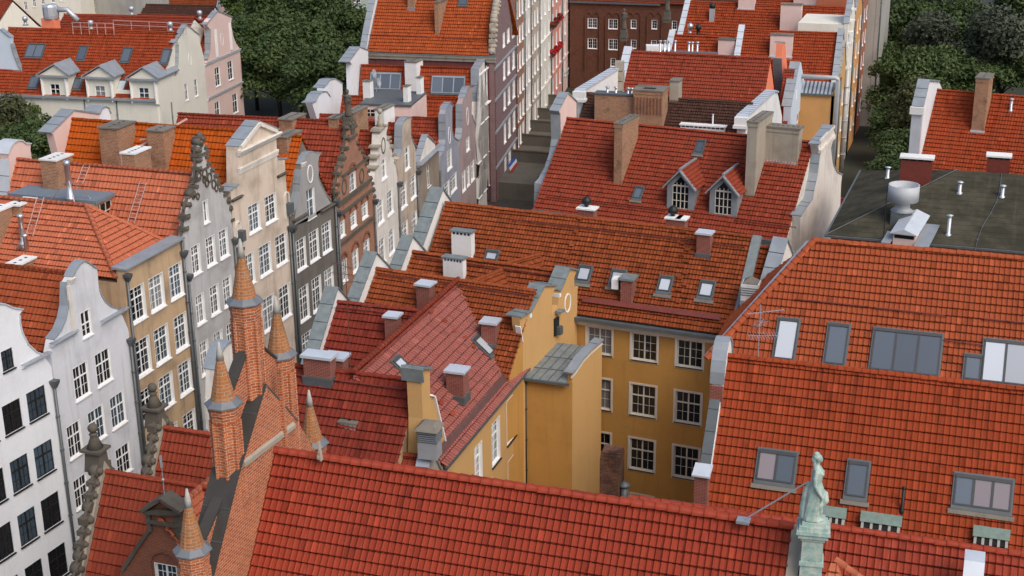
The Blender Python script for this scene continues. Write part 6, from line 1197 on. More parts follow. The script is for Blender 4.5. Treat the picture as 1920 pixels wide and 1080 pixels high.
# ---------------------------------------------------------------- granary closing the street
gf = Face((-64.5, 218.2), (-38, 218.8), (-50, 0)); tg = thing('granary', (-52, 222, 0), 'dark brown brick granary with paired arches closing the street', 'building')
gw = [gf.win(*q) for q in ((1102, 34, 1119.5, 53), (1141, 35.5, 1158, 54.5), (1183, 37, 1193, 53.5), (1222, 37.5, 1232, 54.5), (1102, 71.5, 1119.5, 91.5), (1141, 73, 1158, 93.5), (1183, 74.5, 1193, 91), (1221, 75.5, 1231, 91), (1145, 109, 1154, 125), (1260, 39, 1269, 56))]
facade(tg, gf, [(0, 0), (gf.W, 0), (gf.W, 19), (0, 19)], B['granary'], [rect(*w) for w in gw], .5)
for w_ in gw: put_window(tg, gf, *w_, 'six' if w_[2] > 1.1 else 'one', depth=.15)
mb = MB()
for x in (1111, 1149.5, 1188, 1227):
    for s in (-1, 1):
        u, z = gf.px(x+s*6.8, 30); r = .52
        for k in range(6): a, b = math.pi*k/6, math.pi*(k+1)/6; mb.bar(gf.P(u+r*math.cos(a), z+.6*math.sin(a), .05), gf.P(u+r*math.cos(b), z+.6*math.sin(b), .05), .16, .18)
    for s in (-1, 1): u, z = gf.px(x+s*13.5, 60); mb.bar(gf.P(u, z-6, .06), gf.P(u, z+2.6, .06), .35, .12)
mb.build('blind_arch', B['granary'], tg)
mb = MB(); mb.prism([(-64.4, 218.75), (-38.1, 219.3), (-38.1, 236), (-64.4, 236)], 0, 18.9); mb.build('wall', B['granary'], tg)
mb = MB(); z = gf.z_of(1140, 5); mb.bar(gf.P(0, z, .2), gf.P(gf.W*.55, z, .2), .4, .3); mb.build('gutter', M['dark_lead'], tg)
tile_roof(tg, gf.P(0, z+.2, .1), V((1, 0, 0)), V((0, .9, .44)), [(0, 0), (gf.W, 0), (gf.W, 6), (0, 6)], T['red'], w=.3, h=.4, lod=2)
# ---------------------------------------------------------------- street terraces on the left
M['flags'] = stucco('stone_flags', (.125, .112, .092), (.05, .045, .036), .8, .6)
for i, (ya, yb_, h_) in enumerate(((153, 163, 2.0), (163.4, 171, 2.1), (171.4, 178.5, 2.2), (178.9, 186, 2.2), (186.4, 196, 2.0))):
    a = fp_.P((ya-P0[1])/math.cos(azp), 0); b = fp_.P((yb_-P0[1])/math.cos(azp), 0); w_ = 5.2
    mb = MB(); mb.prism([(a.x, a.y), (a.x+w_, a.y), (b.x+w_, b.y), (b.x, b.y)], 0, h_, 0); mb.prism([(b.x, b.y-.3), (b.x+w_, b.y-.3), (b.x+w_, b.y), (b.x, b.y)], h_+.004, h_+1.35, 1); mb.prism([(b.x-.05, b.y-.36), (b.x+w_+.05, b.y-.36), (b.x+w_+.05, b.y+.06), (b.x-.05, b.y+.06)], h_+1.35, h_+1.5, 2); mb.prism([(a.x+w_-.3, a.y), (a.x+w_, a.y), (b.x+w_, b.y), (b.x+w_-.3, b.y)], h_+.004, h_+1.1, 1)
    lab = ['street terrace of stone flags in front of the purple house', 'second raised stone terrace along the left fronts', 'third raised stone terrace along the left fronts', 'raised terrace before the cream plastered front', 'farthest raised terrace before the pink house'][i]
    o = mb.top('raised_terrace', [M['flags'], M['flags'], M['stone']], lab, 'terrace', 'raised terraces along the street', origin=(a.x+2.6, (a.y+b.y)/2, 0)); fix_normals(o)
mb = MB(); q = ux_(966, 309, -53.2); a = q+V((.1, 0, 1.2)); mb.tube([q+V((-1.2, .1, -.2)), a], .03, 6, 3)
W0, W1 = q+V((-.9, 0, -.1)), q+V((0, 0, 1.1)); dn = V((.35, .1, -1.05))
for k, m_ in enumerate((0, 1, 2)): mb.add([W0+(W1-W0)*0+dn*(k/3), W1+dn*(k/3), W1+dn*((k+1)/3), W0+dn*((k+1)/3)]+[p+V((0, .02, 0)) for p in (W0+dn*(k/3), W1+dn*(k/3), W1+dn*((k+1)/3), W0+dn*((k+1)/3))], [(0, 1, 2, 3), (7, 6, 5, 4), (0, 4, 5, 1), (3, 2, 6, 7), (0, 3, 7, 4), (1, 5, 6, 2)], m_)
M['flag_blue'] = flat('blue_cloth', (.03, .12, .55), .7, 0, .1, 3.); M['flag_red'] = flat('red_cloth', (.45, .05, .06), .7, 0, .1, 3.)
mb.top('flag', [M['flag_blue'], M['white_paint'], M['flag_red'], M['brown_paint']], 'blue white and red flag hanging out over the street terrace', 'flag')
# ---------------------------------------------------------------- dormered house in the middle distance (B1)
b1 = xhouse('dormered_house', 'red tiled house with two arched lead dormers and scroll ended gables', (1063, 222.5), (1527, 267.5), 17.0, 7.6, 7, 42, M['warm_white_render'], T['red'], .27, .46, caps=.15)
S = b1.sl; fl_ = end_face(b1, 'L'); tl = fl_.trace([(1017, 395), (1019, 345), (1026, 337), (1037, 318), (1046, 290), (1050, 262), (1049, 215), (1046, 209), (1064, 174.5), (1081, 191), (1081, 225)])
facade(b1.t, fl_, dedupe([(tl[0][0], 0), (fl_.W, 0), (fl_.W, b1.zf+.3), (tl[-1][0]+1.2, tl[-1][1]-1.5)]+tl[::-1]), M['pink_render'], (), .75, .75, 'gable', .75)
for a, b in ((0, 2), (2, 6), (6, 8), (8, 10)): coping(b1.t, fl_, tl[a:b+1], -.10, .85, .09, M['lead'])
fr = Face(b1.R+b1.N*b1.wn+b1.U*.65, b1.R-b1.N*b1.wf+b1.U*.65, (60, 124)); tr = fr.trace([(1500, 470), (1500.7, 406), (1506, 396), (1521.6, 374.6), (1532, 325), (1536, 288.6), (1534, 272), (1550, 252), (1560, 236), (1567, 250), (1558, 276), (1562, 308), (1569, 323), (1579, 328), (1577, 345), (1575, 400)])
facade(b1.t, fr, dedupe([(tr[0][0], 0), (tr[-1][0], 0)]+tr[::-1]), M['warm_white_render'], (), .7, .7, 'gable')
for a, b in ((1, 5), (6, 8), (8, 9), (10, 13)): coping(b1.t, fr, tr[a:b+1], -.85, .08, .09, M['lead'])
mb = MB(); (ua, za), (ub_, zb_) = fr.px(1536, 284), fr.px(1562, 256); mb.bar(fr.P(ua-.1, za, .06), fr.P(ub_+.1, zb_, .06), .3, .3); mb.bar(fr.P(ua, za+.9, .04), fr.P(ub_, zb_+.9, .04), .2, .2); mb.build('moulding', M['warm_white_render'], b1.t)
mb = MB(); mb.bar(b1.nA+V((0, -.1, .05)), b1.nB+V((0, -.1, .05)), .3, .26); mb.build('gutter', M['dark_lead'], b1.t)
def dormer(t, sl, base, w, hw, hr, az, tm):
    p = sl.px(*base); U, N = sl.U, V((sl.U.y, -sl.U.x, 0)); q = p+N*.02-V((0, 0, .25)); mb = MB(); back = 3.4
    P = lambda x, y, z: q+U*x-N*y+V((0, 0, z))      # y runs back into the roof
    fD = Face(P(-w/2, 0, 0)[:2], P(w/2, 0, 0)[:2], P(0, -5, 0)[:2]); z0 = q.z; ww = w*.62; wn_ = rect(w/2-ww/2, z0+.35, ww, hw*.72); ar = [(w/2-ww/2, z0+.35), (w/2+ww/2, z0+.35), (w/2+ww/2, z0+hw), (w/2, z0+hw+hr*.62), (w/2-ww/2, z0+hw)]
    d = MB(); 
    for s in (-1, 1): d.hexa([P(s*w/2-.05, 0.02, 0), P(s*w/2+.05, 0.02, 0), P(s*w/2+.05, back, 0), P(s*w/2-.05, back, 0), P(s*w/2-.05, .02, hw), P(s*w/2+.05, .02, hw), P(s*w/2+.05, back, hw), P(s*w/2-.05, back, hw)])
    dm = d.build('dormer', M['lead'], t); fix_normals(dm)
    fo = facade(dm, fD, [(0, z0), (w, z0), (w, z0+hw), (w/2, z0+hw+hr), (0, z0+hw)], M['lead'], [ar], .16, .16, 'front')
    o = .32; eo = hw-.18
    c = [P(-w/2-o, -.28, eo), P(0, -.28, hw+hr+.1), P(w/2+o, -.28, eo)]; cb = [x-N*(back+.6) for x in c]
    # tiles: right and left slopes
    A, B_ = c[2], cb[2]; r = roof_edge(dm, A, B_, c[1], tm, w=.24, h=.34); roof_edge(dm, cb[0], c[0], c[1], tm, w=.24, h=.34)
    m2 = MB()
    for a, b in ((c[0], c[1]), (c[2], c[1])): m2.bar(a+N*.02-V((0, 0, .02)), b+N*.02-V((0, 0, .02)), .12, .34, up=N)
    m2.bar(c[1]+V((0, 0, .1)), cb[1]+V((0, 0, .1)), .2, .12); m2.build('barge_board', M['lead'], dm)
    m3 = MB(); y = .1
    Q = lambda x, z: fD.P(x, z, -.09)
    gl = MB(); gl.add([fD.P(a, b, -.12) for a, b in ar], [tuple(range(5))]); gl.build('pane', GL[0], dm)
    for i in range(5): x = w/2-ww/2+ww*i/4; m3.bar(Q(x, z0+.35), Q(x, z0+hw+(.0 if i in (0, 4) else .25)), .09 if i in (0, 2, 4) else .045, .07)
    for i in range(4): z = z0+.35+(hw-.35)*i/3; m3.bar(Q(w/2-ww/2, z), Q(w/2+ww/2, z), .05, .05 if i < 3 else .14)
    m3.build('frame', M['cream_paint'], dm); return dm
dormer(b1.t, S, (1275, 393), 2.35, 2.35, 1.35, 0, T['red']); dormer(b1.t, S, (1355, 404), 2.35, 2.35, 1.35, 0, T['red'])
skylight(b1.t, S, (1191.8, 350), (1206, 351), (1201, 373), (1187, 371), DG, apron=M['mortar_cap']); skylight(b1.t, S, (1308, 263), (1322, 264), (1316, 287), (1303, 285), DG, apron=M['mortar_cap'])
snow_guard(b1.t, S.px(1027, 371), S.px(1248, 397), S.N); snow_guard(b1.t, S.px(1378, 414), S.px(1492, 428), S.N)
p = S.px(1158, 346); chimney(b1.t, p-b1.N*1.9, .75, 3.8, 5.4, B['chimney'], b1.az, 'corbel', M['mortar_cap'], 1., 6, 'tall slab like brick chimney rising along the roof slope', .08, .12, None)
p = S.px(1404, 370); chimney(b1.t, p-b1.N*2.3, .85, 4.4, 6.4, M['pale_stone'], b1.az, 'corbel', M['mortar_cap'], 1., 7, 'tall stained stone chimney rising along the roof slope', .08, .14)
p = S.px(1456, 306); chimney(b1.t, p-b1.N*.7, 3.5, 1.2, 3.0, M['pale_stone'], b1.az, 'corbel', M['mortar_cap'], 1., 8, 'wide stained stone chimney with corbelled vents', .10, .16, M['pale_lead'])
lowr = xhouse('lean_house', 'low dark red tiled roof wedged behind the white scroll gable', (1548, 371), (1606, 376), 9.4, 5, 3, 42, M['sienna_render'], T['deep'], .26, .34)
# ---------------------------------------------------------------- brown roofed house with brick party wall (B3)
b3 = xhouse('brown_house', 'dark brown tiled house between two white parapet gables', (1245, 184), (1406, 194), 16.2, 7.5, 6, 40, M['warm_white_render'], T['brown'], .25, .38, ext=(8.2, .3))
for end, pts, m_ in (('L', [(1094, 171), (1160, 130), (1166, 132)], M['white_cap']), ('R', [(1389, 219), (1443, 171), (1449, 173)], M['white_cap'])):
    f = end_face(b3, end); off = .0
    tp = f.trace(pts); facade(b3.t, f, [(tp[0][0], 0), (tp[-1][0]+4, 0), (tp[-1][0]+4, tp[-1][1]-3.5)]+tp[::-1], m_, (), .8, .8, 'gable', .8 if end == 'L' else .5)
    coping(b3.t, f, tp, (-.1 if end == 'L' else -.45), (.95 if end == 'L' else .65), .16, M['pale_lead'])
    mb = MB(); u, z = tp[0]; c = f.P(u-.1, z-.75, .4 if end == 'L' else .1); mb.box(c, .7, 1.25, .75, 0, f.az, True); mb.box(c-V((0, 0, .3)), .9, 1.45, .3, 0, f.az, True); mb.build('kneeler', M['white_cap'], b3.t)
yb3 = b3.L.y-3.2; fb3 = Face((-45, yb3), (-20, yb3), (-30, 0)); g0 = fb3.px(1115, 176); g1 = fb3.px(1192, 238); g2 = fb3.px(1190, 168); g3_ = fb3.px(1243, 238)
mb = MB(); x0, x1 = fb3.P(*g0).x, fb3.P(*g1).x; mb.hexa([(x0, yb3, 6), (x1, yb3, 6), (x1, yb3+1.2, 6), (x0, yb3+1.2, 6), (x0, yb3, g0[1]), (x1, yb3, g0[1]-.1), (x1, yb3+1.2, g0[1]-.1), (x0, yb3+1.2, g0[1])]); mb.box(((x0+x1)/2, yb3+.6, g0[1]-.02), x1-x0+.2, 1.4, .14, 1, 0, True); o = mb.build('party_wall', [B['chimney'], M['dark_lead']], b3.t)
x2, x3 = fb3.P(*g2).x, fb3.P(*g3_).x; ce = chimney(b3.t, V(((x2+x3)/2, yb3+.7, 8)), x3-x2, 2.4, g2[1]-8, B['chimney'], 0, 'corbel', M['mortar_cap'], 0, 0, 'massive square brick stack with a ribbed upper stage', .12, .14)
mb = MB(); zt_ = g2[1]
for i in range(9): x = x2+.15+(x3-x2-.3)*i/8; mb.box((x, yb3-.55, zt_-2.3), .09, .12, 1.7, 0, 0, True)
mb.box(((x2+x3)/2, yb3+.3, zt_+.142), 1.2, .7, .02, 1, 0, True); mb.build('brick_ribs', [B['brown'], M['soot']], ce)
for x in (1136, 1152, 1175, 1182): u, z = fb3.px(x, 172); vent(b3.t, fb3.P(u, g0[1], -.6), .55, .13, M['steel'], 'cowl')
chimney(b3.t, uz_(1265, 188, 16.0)+V((0, .4, 0)), .9, 1.7, 1.8, M['pale_stone'], 0, 'vented', M['mortar_cap'], 1., 3, None, .06, .1)
q = b3.sl.px(1317, 248); chimney(b3.t, q+V((0, .3, -.6)), 4.4, .7, 1.0, M['white_cap'], b3.az, 'vented', M['white_cap'], 2., 9, 'long low white chimney with a row of dark vents', .1, .14); vent(b3.t, b3.sl.px(1336, 236), 1.1, .09, M['galv'], 'mush')
# ---------------------------------------------------------------- long red roof with coral gable (B2)
b2 = xhouse('coral_gabled_house', 'red tiled house with a coral orange gable and a statue topped street gable', (1182, 97), (1446, 110), 17.5, 8.6, 6, 45, M['coral_render'], T['red'], .27, .46, caps=.15)
fL2, _t = end_gable(b2, 'L', .7, .55, M['white_render'], M['pale_lead'], shift=.6)
fR2 = end_face(b2, 'R'); tR = fR2.trace([(1462, 300), (1460, 215), (1457, 108), (1459, 80), (1464, 80), (1466.5, 110), (1473, 185), (1474, 300)])
facade(b2.t, fR2, dedupe([(tR[0][0], 0), (tR[-1][0], 0)]+tR[::-1]), M['coral_render'], [rect(*fR2.win(1462, 194, 1468, 222))], .7, .2, 'gable', .5); coping(b2.t, fR2, tR[1:3], -.45, .55, .1, M['lead']); coping(b2.t, fR2, tR[3:5], -.45, .55, .1, M['lead'])
put_window(b2.t, fR2, *fR2.win(1462, 194, 1468, 222), 'slim', d=.5)
# statues on the street gables
def small_statue(p, h, lab):
    p = V(p); t = thing('gable_statue', p, lab, 'statue'); mb = MB(); mb.box(p-V((0, 0, 1.4)), .75, .75, 1.1, 0, .1, True); mb.lathe(p-V((0, 0, .3)), [(.62, -.7), (.5, 0), (.45, .25)], 4, 0, .785); mb.build('plinth', M['stone'], t)
    k = h/1.8; mb = MB(); mb.lathe(p, [(.26*k, 0), (.24*k, .3*k), (.20*k, .7*k), (.23*k, 1.0*k), (.21*k, 1.25*k), (.24*k, 1.4*k), (.09*k, 1.5*k), (.08*k, 1.55*k), (.125*k, 1.62*k), (.13*k, 1.73*k), (.06*k, 1.84*k)], 10, 0, 0, True); mb.tube([p+V((.22*k, -.02, 1.38*k)), p+V((.34*k, -.12, 1.1*k)), p+V((.2*k, -.3*k, 1.05*k))], [.075*k, .06*k, .05*k], 7); mb.tube([p+V((-.22*k, 0, 1.38*k)), p+V((-.33*k, 0, 1.05*k)), p+V((-.25*k, -.1, .8*k))], [.075*k, .06*k, .05*k], 7)
    o = mb.build('figure', M['stone'], t); m = o.modifiers.new('fuse', 'REMESH'); m.mode = 'VOXEL'; m.voxel_size = .05; return t
q = uz_(1170, 54, 19.2); small_statue(q, 2.3, 'dark stone figure on the gable of the long red roof')
q2 = uz_(1251, 20, 20.5); small_statue(q2, 2.4, 'second dark stone figure farther off, against the brick granary')
u, z = f7.px(659, 224); small_statue(f7.P(u, z+.3, -.25), 2.1, 'dark stone figure on top of the brown brick renaissance gable')
for qq, nm in ((uz_(1168, 110, 17), 'B'), (uz_(1243, 70, 18.4), 'A')): pass
mb = MB(); q = uz_(1165, 120, 17.0)
for i in range(5): mb.box((q.x-.2, q.y, 17.2-i*1.1-.9), .9+.1*(i % 2), 1.0, 1.0, 0, .1, True)
mb.build('carved_pier', M['pale_stone'], b2.t)
# ---------------------------------------------------------------- pale blue gable, amber block and roofs beyond
bb = xhouse('blue_gabled_house', 'small house with a pale blue gable and zinc coping beside the coral gable', (1470, 131), (1490, 132), 15.6, 4.5, 4, 55, M['sky_render'], T['red'], .27, .36)
fB = end_face(bb, 'R'); tB = fB.trace([(1474, 300), (1478, 200), (1494, 116.5), (1497, 116.5), (1504, 157), (1503, 300)]); facade(bb.t, fB, dedupe([(tB[0][0], 0), (tB[-1][0], 0)]+tB[::-1]), M['sky_render'], [rect(*fB.win(1489, 215, 1497, 260))], .8, .2, 'gable', .3); coping(bb.t, fB, tB[1:3], -.75, .35, .1, M['lead']); oculus(bb.t, fB, *fB.px(1493, 178, .3), .3, .5, M['white_paint'], d=.3); put_window(bb.t, fB, *fB.win(1489, 215, 1497, 260), 'slim', d=.3)
am = thing('amber_block', (-18.8, 167, 0), 'flat amber rendered block with a small glazed lean-to roof', 'house', GRP)
fa = Face((-21.2, 164.5), (-17.0, 164.5), (-19, 0)); zt_ = fa.z_of(1530, 178); facade(am, fa, [(0, 0), (fa.W, 0), (fa.W, zt_), (0, zt_)], M['amber_render'], (), .3, .3)
far_ = Face((-17.0, 164.5), (-17.0, 169.5), (0, 167)); facade(am, far_, [(0, 0), (5, 0), (5, zt_+.4), (0, zt_+.4)], M['peach_and_lit_ochre'], [rect(1.2, z, 1.1, 1.9) for z in (2.5, 5.6, 8.7)], .3)
for z in (2.5, 5.6, 8.7): put_window(am, far_, 1.2, z, 1.1, 1.9, 'slim')
mb = MB(); mb.hexa([fa.P(-.1, zt_, .3), fa.P(fa.W-.1, zt_, .3), fa.P(fa.W-.1, zt_+.1, -1.6), fa.P(-.1, zt_+.1, -1.6), fa.P(-.1, zt_+.15, .3), fa.P(fa.W-.1, zt_+.15, .3), fa.P(fa.W-.1, zt_+1.25, -1.6), fa.P(-.1, zt_+1.25, -1.6)], 0)
for i in range(9): x = .1+i*.45; mb.bar(fa.P(x, zt_+.2, .25), fa.P(x, zt_+1.28, -1.55), .25, .04, 1)
mb.build('lean_to_roof', [M['dark_lead'], M['galv']], am)
mb = MB(); a = fa.P(-.1, zt_+2.1, .1); b = fa.P(fa.W+.35, zt_+2.1, .1); mb.tube([a, b-V((.25, 0, 0)), b-V((.05, 0, .08)), b-V((0, 0, .3)), V((b.x, b.y, .3))], .26, 12); mb.build('duct', M['pale_pipe'], am)
def sroof(name, lab, pl, pr, Z, wn, pitch, tm, wall, right=None, ext=(0, 0), left=None):
    h = xhouse('row_house', lab, pl, pr, Z, wn, 5, pitch, wall, tm, .27, .44, ext=ext)
    if right: end_gable(h, 'R', .5, .6, right, M['lead'], shift=.4)
    if left: end_gable(h, 'L', .5, .6, left, M['pale_lead'], shift=.4)
    return h
c1 = sroof('c1', 'red roofed house with a peach gable pillar and two pale square chimneys', (1393, 56.5), (1574, 63), 18, 5.2, 45, T['burnt'], M['peach_and_lit_ochre'], M['peach_and_lit_ochre'], left=M['white_render'])
c2 = sroof('c2', 'small red roof section with a pale square chimney below the statue', (1263, 66), (1376, 71), 17, 6, 45, T['burnt'], M['warm_white_render'], left=M['white_render'])
c3 = sroof('c3', 'wide red roof with a chimney cowl, second from the top edge', (1293, 3), (1592, 15), 19, 8, 45, T['burnt'], M['ivory_render'], left=M['warm_white_render'])
c4 = xhouse('row_house', 'red roof running along the top edge behind the pale long chimney', (1400, -30), (1592, -22), 19, 6, 5, 45, M['amber_render'], T['burnt'], .27, .36)
for hh, x, y, w_, h_ in ((c1, 1463, 108, 2.6, 2.6), (c3, 1481, 60, 2.6, 3.4), (c2, 1361, 105, 2.0, 1.9), (c3, 1399, 18, 2.1, 1.5), (c4, 1528, 10, 6., 1.0)): chimney(hh.t, hh.sl.px(x, y)+V((0, .5, 0)), w_, 1.0, h_, M['pink_render'], hh.az, 'plate', M['mortar_cap'], 1., 6, None, .08, .14, M['pale_lead'])
for hh, x, y in ((c3, 1335, 36),): q = hh.sl.px(x, y); mb = MB(); mb.box(q-V((0, 0, .3)), .62, .7, 1.7, 0, 0, True); mb.lathe(q+V((0, 0, 1.4)), [(.36, 0), (.4, .3), (.36, .55), (.1, .75)], 12, 1, 0, True); mb.build('chimney_cowl', [M['galv'], M['iron']], hh.t)
for x, y in ((1294, 62), (1309, 64)): q = uz_(x, y, 17.2); mb = MB(); mb.lathe(q, [(.3, 0), (.22, .1), (.2, .5), (.36, .6), (.36, 1.0), (.1, 1.25)], 12, 0, 0, True); mb.build('chimney_cowl', M['steel'] if x < 1300 else M['iron'], c2.t)
q = uz_(1290, 100, 17.4); mb = MB(); mb.box((q.x, q.y+1, 16.9), 6.3, 1.0, .5, 0, 0, True); mb.build('vent_plinth', M['dark_lead'], b2.t)
for x in (1234, 1242.5, 1250, 1262, 1288, 1294.5, 1304): p = uz_(x, 97, 17.5); vent(b2.t, V((p.x, p.y+1, 17.3)), 1.15 if x < 1265 else 1.0, .12, M['steel'], 'cowl')
mb = MB(); q = uz_(1222, 92, 17.4); mb.box((q.x, q.y+1.5, 15.5), 2.0, 1.4, 2.1, 0, .3, True); mb.build('roof_hatch', M['white_cap'], b2.t)
# fronts of the second street, seen almost edge on
FX = [(-17.05, 170, 176, M['peach_and_lit_ochre'], 13.5, 'peach front seen edge on beside the pale duct'), (-17.1, 176.2, 184, M['ivory_render'], 18.5, 'ivory front with white stepped gable ends seen edge on'), (-17.15, 184.2, 194, M['amber_render'], 18, 'orange front seen edge on'), (-17.2, 194.2, 203, M['sienna_render'], 19, 'terracotta red front seen edge on'), (-15.6, 203.2, 222, M['concrete'], 24, 'tall grey beige rendered block standing forward at the street end')]
for i, (x, ya, yb_, m_, H, lab) in enumerate(FX):
    f = Face((x, ya), (x, yb_), (0, ya)); t = thing('row_house', (x-2, (ya+yb_)/2, 0), lab, 'house', 'fronts of the second street')
    n = max(2, int((yb_-ya)/2.6)); hs = [((yb_-ya)*(j+.5)/n-.5, 2.6+k*3.2, 1., 1.8) for k in range(5) for j in range(n) if 2.6+k*3.2+2.2 < H] if i < 4 else []
    gt = [(0, H), ((yb_-ya)/2, H+3.5), (yb_-ya, H)] if i < 4 else [(0, H), (yb_-ya, H)]
    facade(t, f, [(0, 0), (yb_-ya, 0)]+gt[::-1], m_, [rect(*w) for w in hs], .5)
    for w_ in hs: put_window(t, f, *w_, 'slim', depth=.2)
    mb = MB(); mb.prism([(x-.52, ya+.03), (x-6, ya+.03), (x-6, yb_-.03), (x-.52, yb_-.03)], 0, H-.1); mb.build('wall', m_, t)
    if i < 4: coping(t, f, gt, -.6, .1, .1, M['lead'])
    if i == 1:
        for k in range(5): mb = MB(); mb.bar(f.P(.3+k*.7, H-2.5+k*1.3, .1), f.P(1.0+k*.7, H-2.5+k*1.3, .1), .9, .25); mb.build('gable_step', M['white_cap'], t)
        downpipe(t, [f.P(.2, 13, .3), f.P(.2, .3, .3)], .3, M['pale_pipe'], name='duct')
    else: downpipe(t, [f.P(.15, H-.3, .15), f.P(.15, .3, .15)], .1, M['pipe'])
# ---------------------------------------------------------------- dark felt roof with ventilator
M['dull_zinc'] = flat('dull_zinc', (.40, .42, .44), .6, .1, .15, 2.)
def bitumen():
    m, nt, b = newmat('weathered_roofing_felt'); v = mapped(nt, (1, 1, 1)); c = mixc(nt, ramp(nt, noise(nt, .5, 6, v, .65), .35, .7), (.042, .040, .029), (.080, .073, .052)); c = mixc(nt, mul(nt, ramp(nt, noise(nt, 1., 5, mapped(nt, (1.6, .12, .12)), .6), .56, .75), .5), c, (.11, .095, .065)); c = mixc(nt, mul(nt, ramp(nt, noise(nt, 5, 5, v, .7), .62, .75), .5), c, (.12, .10, .075))
    wv = nd(nt, 'ShaderNodeTexWave', Scale=.5, Distortion=.3); wv.bands_direction = 'Y'; nt.links.new(v, wv.inputs['Vector']); c = mixc(nt, mul(nt, ramp(nt, wv.outputs['Fac'], .965, .99), .5), c, (.02, .018, .014))
    nt.links.new(c, b.inputs['Base Color']); b.inputs['Roughness'].default_value = .9; b.inputs['Specular IOR Level'].default_value = .03; bump(nt, b, noise(nt, 8, 5, v), .03, .5); return m
M['bitumen'] = bitumen()
ze_, zr_g = 14.5, 17.6; A = uz_(1549, 441, ze_); Rg = uz_(1795, 319, zr_g); yf, yr_ = A.y, Rg.y; yb_ = 2*yr_-yf; xl = A.x; X1 = 16
tgd = thing('flat_roofed_hall', (3, yr_, 0), 'broad hall under a dark weathered felt hip roof carrying a big ventilator', 'building')
mb = MB(); mb.add([(xl, yf, ze_), (X1, yf, ze_), (X1, yr_, zr_g), (Rg.x, yr_, zr_g), (xl+.6, yb_, ze_), (X1, yb_, ze_)], [(0, 1, 2, 3), (0, 3, 4), (3, 2, 5, 4)]); mb.build('roof', M['bitumen'], tgd)
mb = MB(); mb.prism([(xl+.3, yf+.3), (X1, yf+.3), (X1, yb_-.3), (xl+.8, yb_-.3)], 0, ze_-.08); mb.build('wall', M['sienna_render'], tgd)
mb = MB(); mb.bar((xl-.1, yf-.05, ze_-.05), (X1, yf-.05, ze_-.05), .14, .14); mb.bar((xl-.05, yf, ze_-.05), (xl+.5, yb_, ze_-.05), .14, .14); mb.build('gutter', M['dark_lead'], tgd)
gs = Slope((xl, yf, ze_), (X1, yf, ze_), (xl, yr_, zr_g))
q = gs.px(1690, 412); mb = MB(); mb.box(q-V((0, 0, .3)), 1.5, 1.5, 1.0, 1, 0, True); mb.lathe(q+V((0, 0, .7)), [(.85, 0), (.55, .22), (.55, .6), (.75, .75), (1.12, .8), (1.12, 2.0), (1.04, 2.0), (1.04, 1.55), (.02, 1.85)], 24, 0, 0, True); mb.build('ventilator', [M['dull_zinc'], M['dark_lead']], tgd)
q = gs.px(1698, 452); mb = MB()
def P_(x, y, z): return q+V((x*.98+y*.16, y-x*.1, z))
mb.hexa([P_(-.8, -.6, -.3), P_(.8, -.6, -.3), P_(.8, 2.8, .3), P_(-.8, 2.8, .3), P_(-.8, -.6, .75), P_(.8, -.6, .75), P_(.8, 2.8, 1.25), P_(-.8, 2.8, 1.25)], 1)
for s in (-1, 1): mb.add([P_(s*1.0, -.85, .72), P_(0, -.85, 1.12), P_(0, 3., 1.62), P_(s*1.0, 3., 1.22)], [(0, 1, 2, 3)], 0); 
mb.add([P_(-1., -.85, .72), P_(1., -.85, .72), P_(0, -.85, 1.12)], [(0, 1, 2)], 0); mb.hexa([P_(-.7, -.62, .35), P_(.7, -.62, .35), P_(.7, -.5, .35), P_(-.7, -.5, .35), P_(-.7, -.62, .6), P_(.7, -.62, .6), P_(.7, -.5, .6), P_(-.7, -.5, .6)], 2); mb.hexa([P_(.85, -1.2, .0), P_(1.9, -1.2, .0), P_(1.9, 2.2, .75), P_(.85, 2.2, .75), P_(.85, -1.2, .08), P_(1.9, -1.2, .08), P_(1.9, 2.2, .83), P_(.85, 2.2, .83)], 3); mb.hexa([P_(-1.5, -1.2, .0), P_(-.85, -1.2, .0), P_(-.85, .6, .35), P_(-1.5, .6, .35), P_(-1.5, -1.2, .08), P_(-.85, -1.2, .08), P_(-.85, .6, .43), P_(-1.5, .6, .43)], 3)
mb.build('rooflight', [M['pale_lead'], M['pink_render'], M['soot'], M['lead']], tgd)
for x, y, h_ in ((1664, 334, .8), (1725, 337, .6), (1799, 362, .75), (1879, 369, .75), (1778, 440, 1.35)):
    vent(tgd, (gs.px(x, y) if x > 1730 else hit(x, y, (xl, yf, ze_), (V((Rg.x, yr_, zr_g))-V((xl, yf, ze_))).cross(V((xl+.6, yb_, ze_))-V((xl, yf, ze_))))), h_, .13, M['galv'], 'cowl')
mb = MB(); pts = [gs.P(*gs.us(gs.px(x, y)), .06) for x, y in ((1828, 471), (1833, 450), (1842, 425), (1858, 400), (1868, 380), (1874, 360), (1876, 340), (1878, 326))]; mb.tube(pts, .025, 5); mb.tube([V((xl, yf, ze_+.08)), V((Rg.x, yr_, zr_g+.08))], .03, 5)
for p in pts[1:-1]: mb.box(p-V((0, 0, .05)), .16, .16, .1, 0)
mb.build('lightning_conductor', M['dark_lead'], tgd)
q = gs.px(1656, 450); mb = MB(); mb.tube([q, q+V((0, 0, 3.4))], .03, 6); mb.build('lightning_rod', M['iron'], tgd)
for x0, x1, y, hh in ((1685, 1747, 336, 1.15), (1848, 1893, 323, .75)):
    a, b = uz_(x0, y, 17.1), uz_(x1, y-4, 17.4); c = (a+b)/2; ch_ = chimney(tgd, V((c.x, c.y+.6, 16.8)), (b-a).length*.95, 1.0, hh+.6, M['redmetal'], 0, 'vented', M['white_cap'], .8, 3, 'red clad chimney block with a white lid', .12, .14)
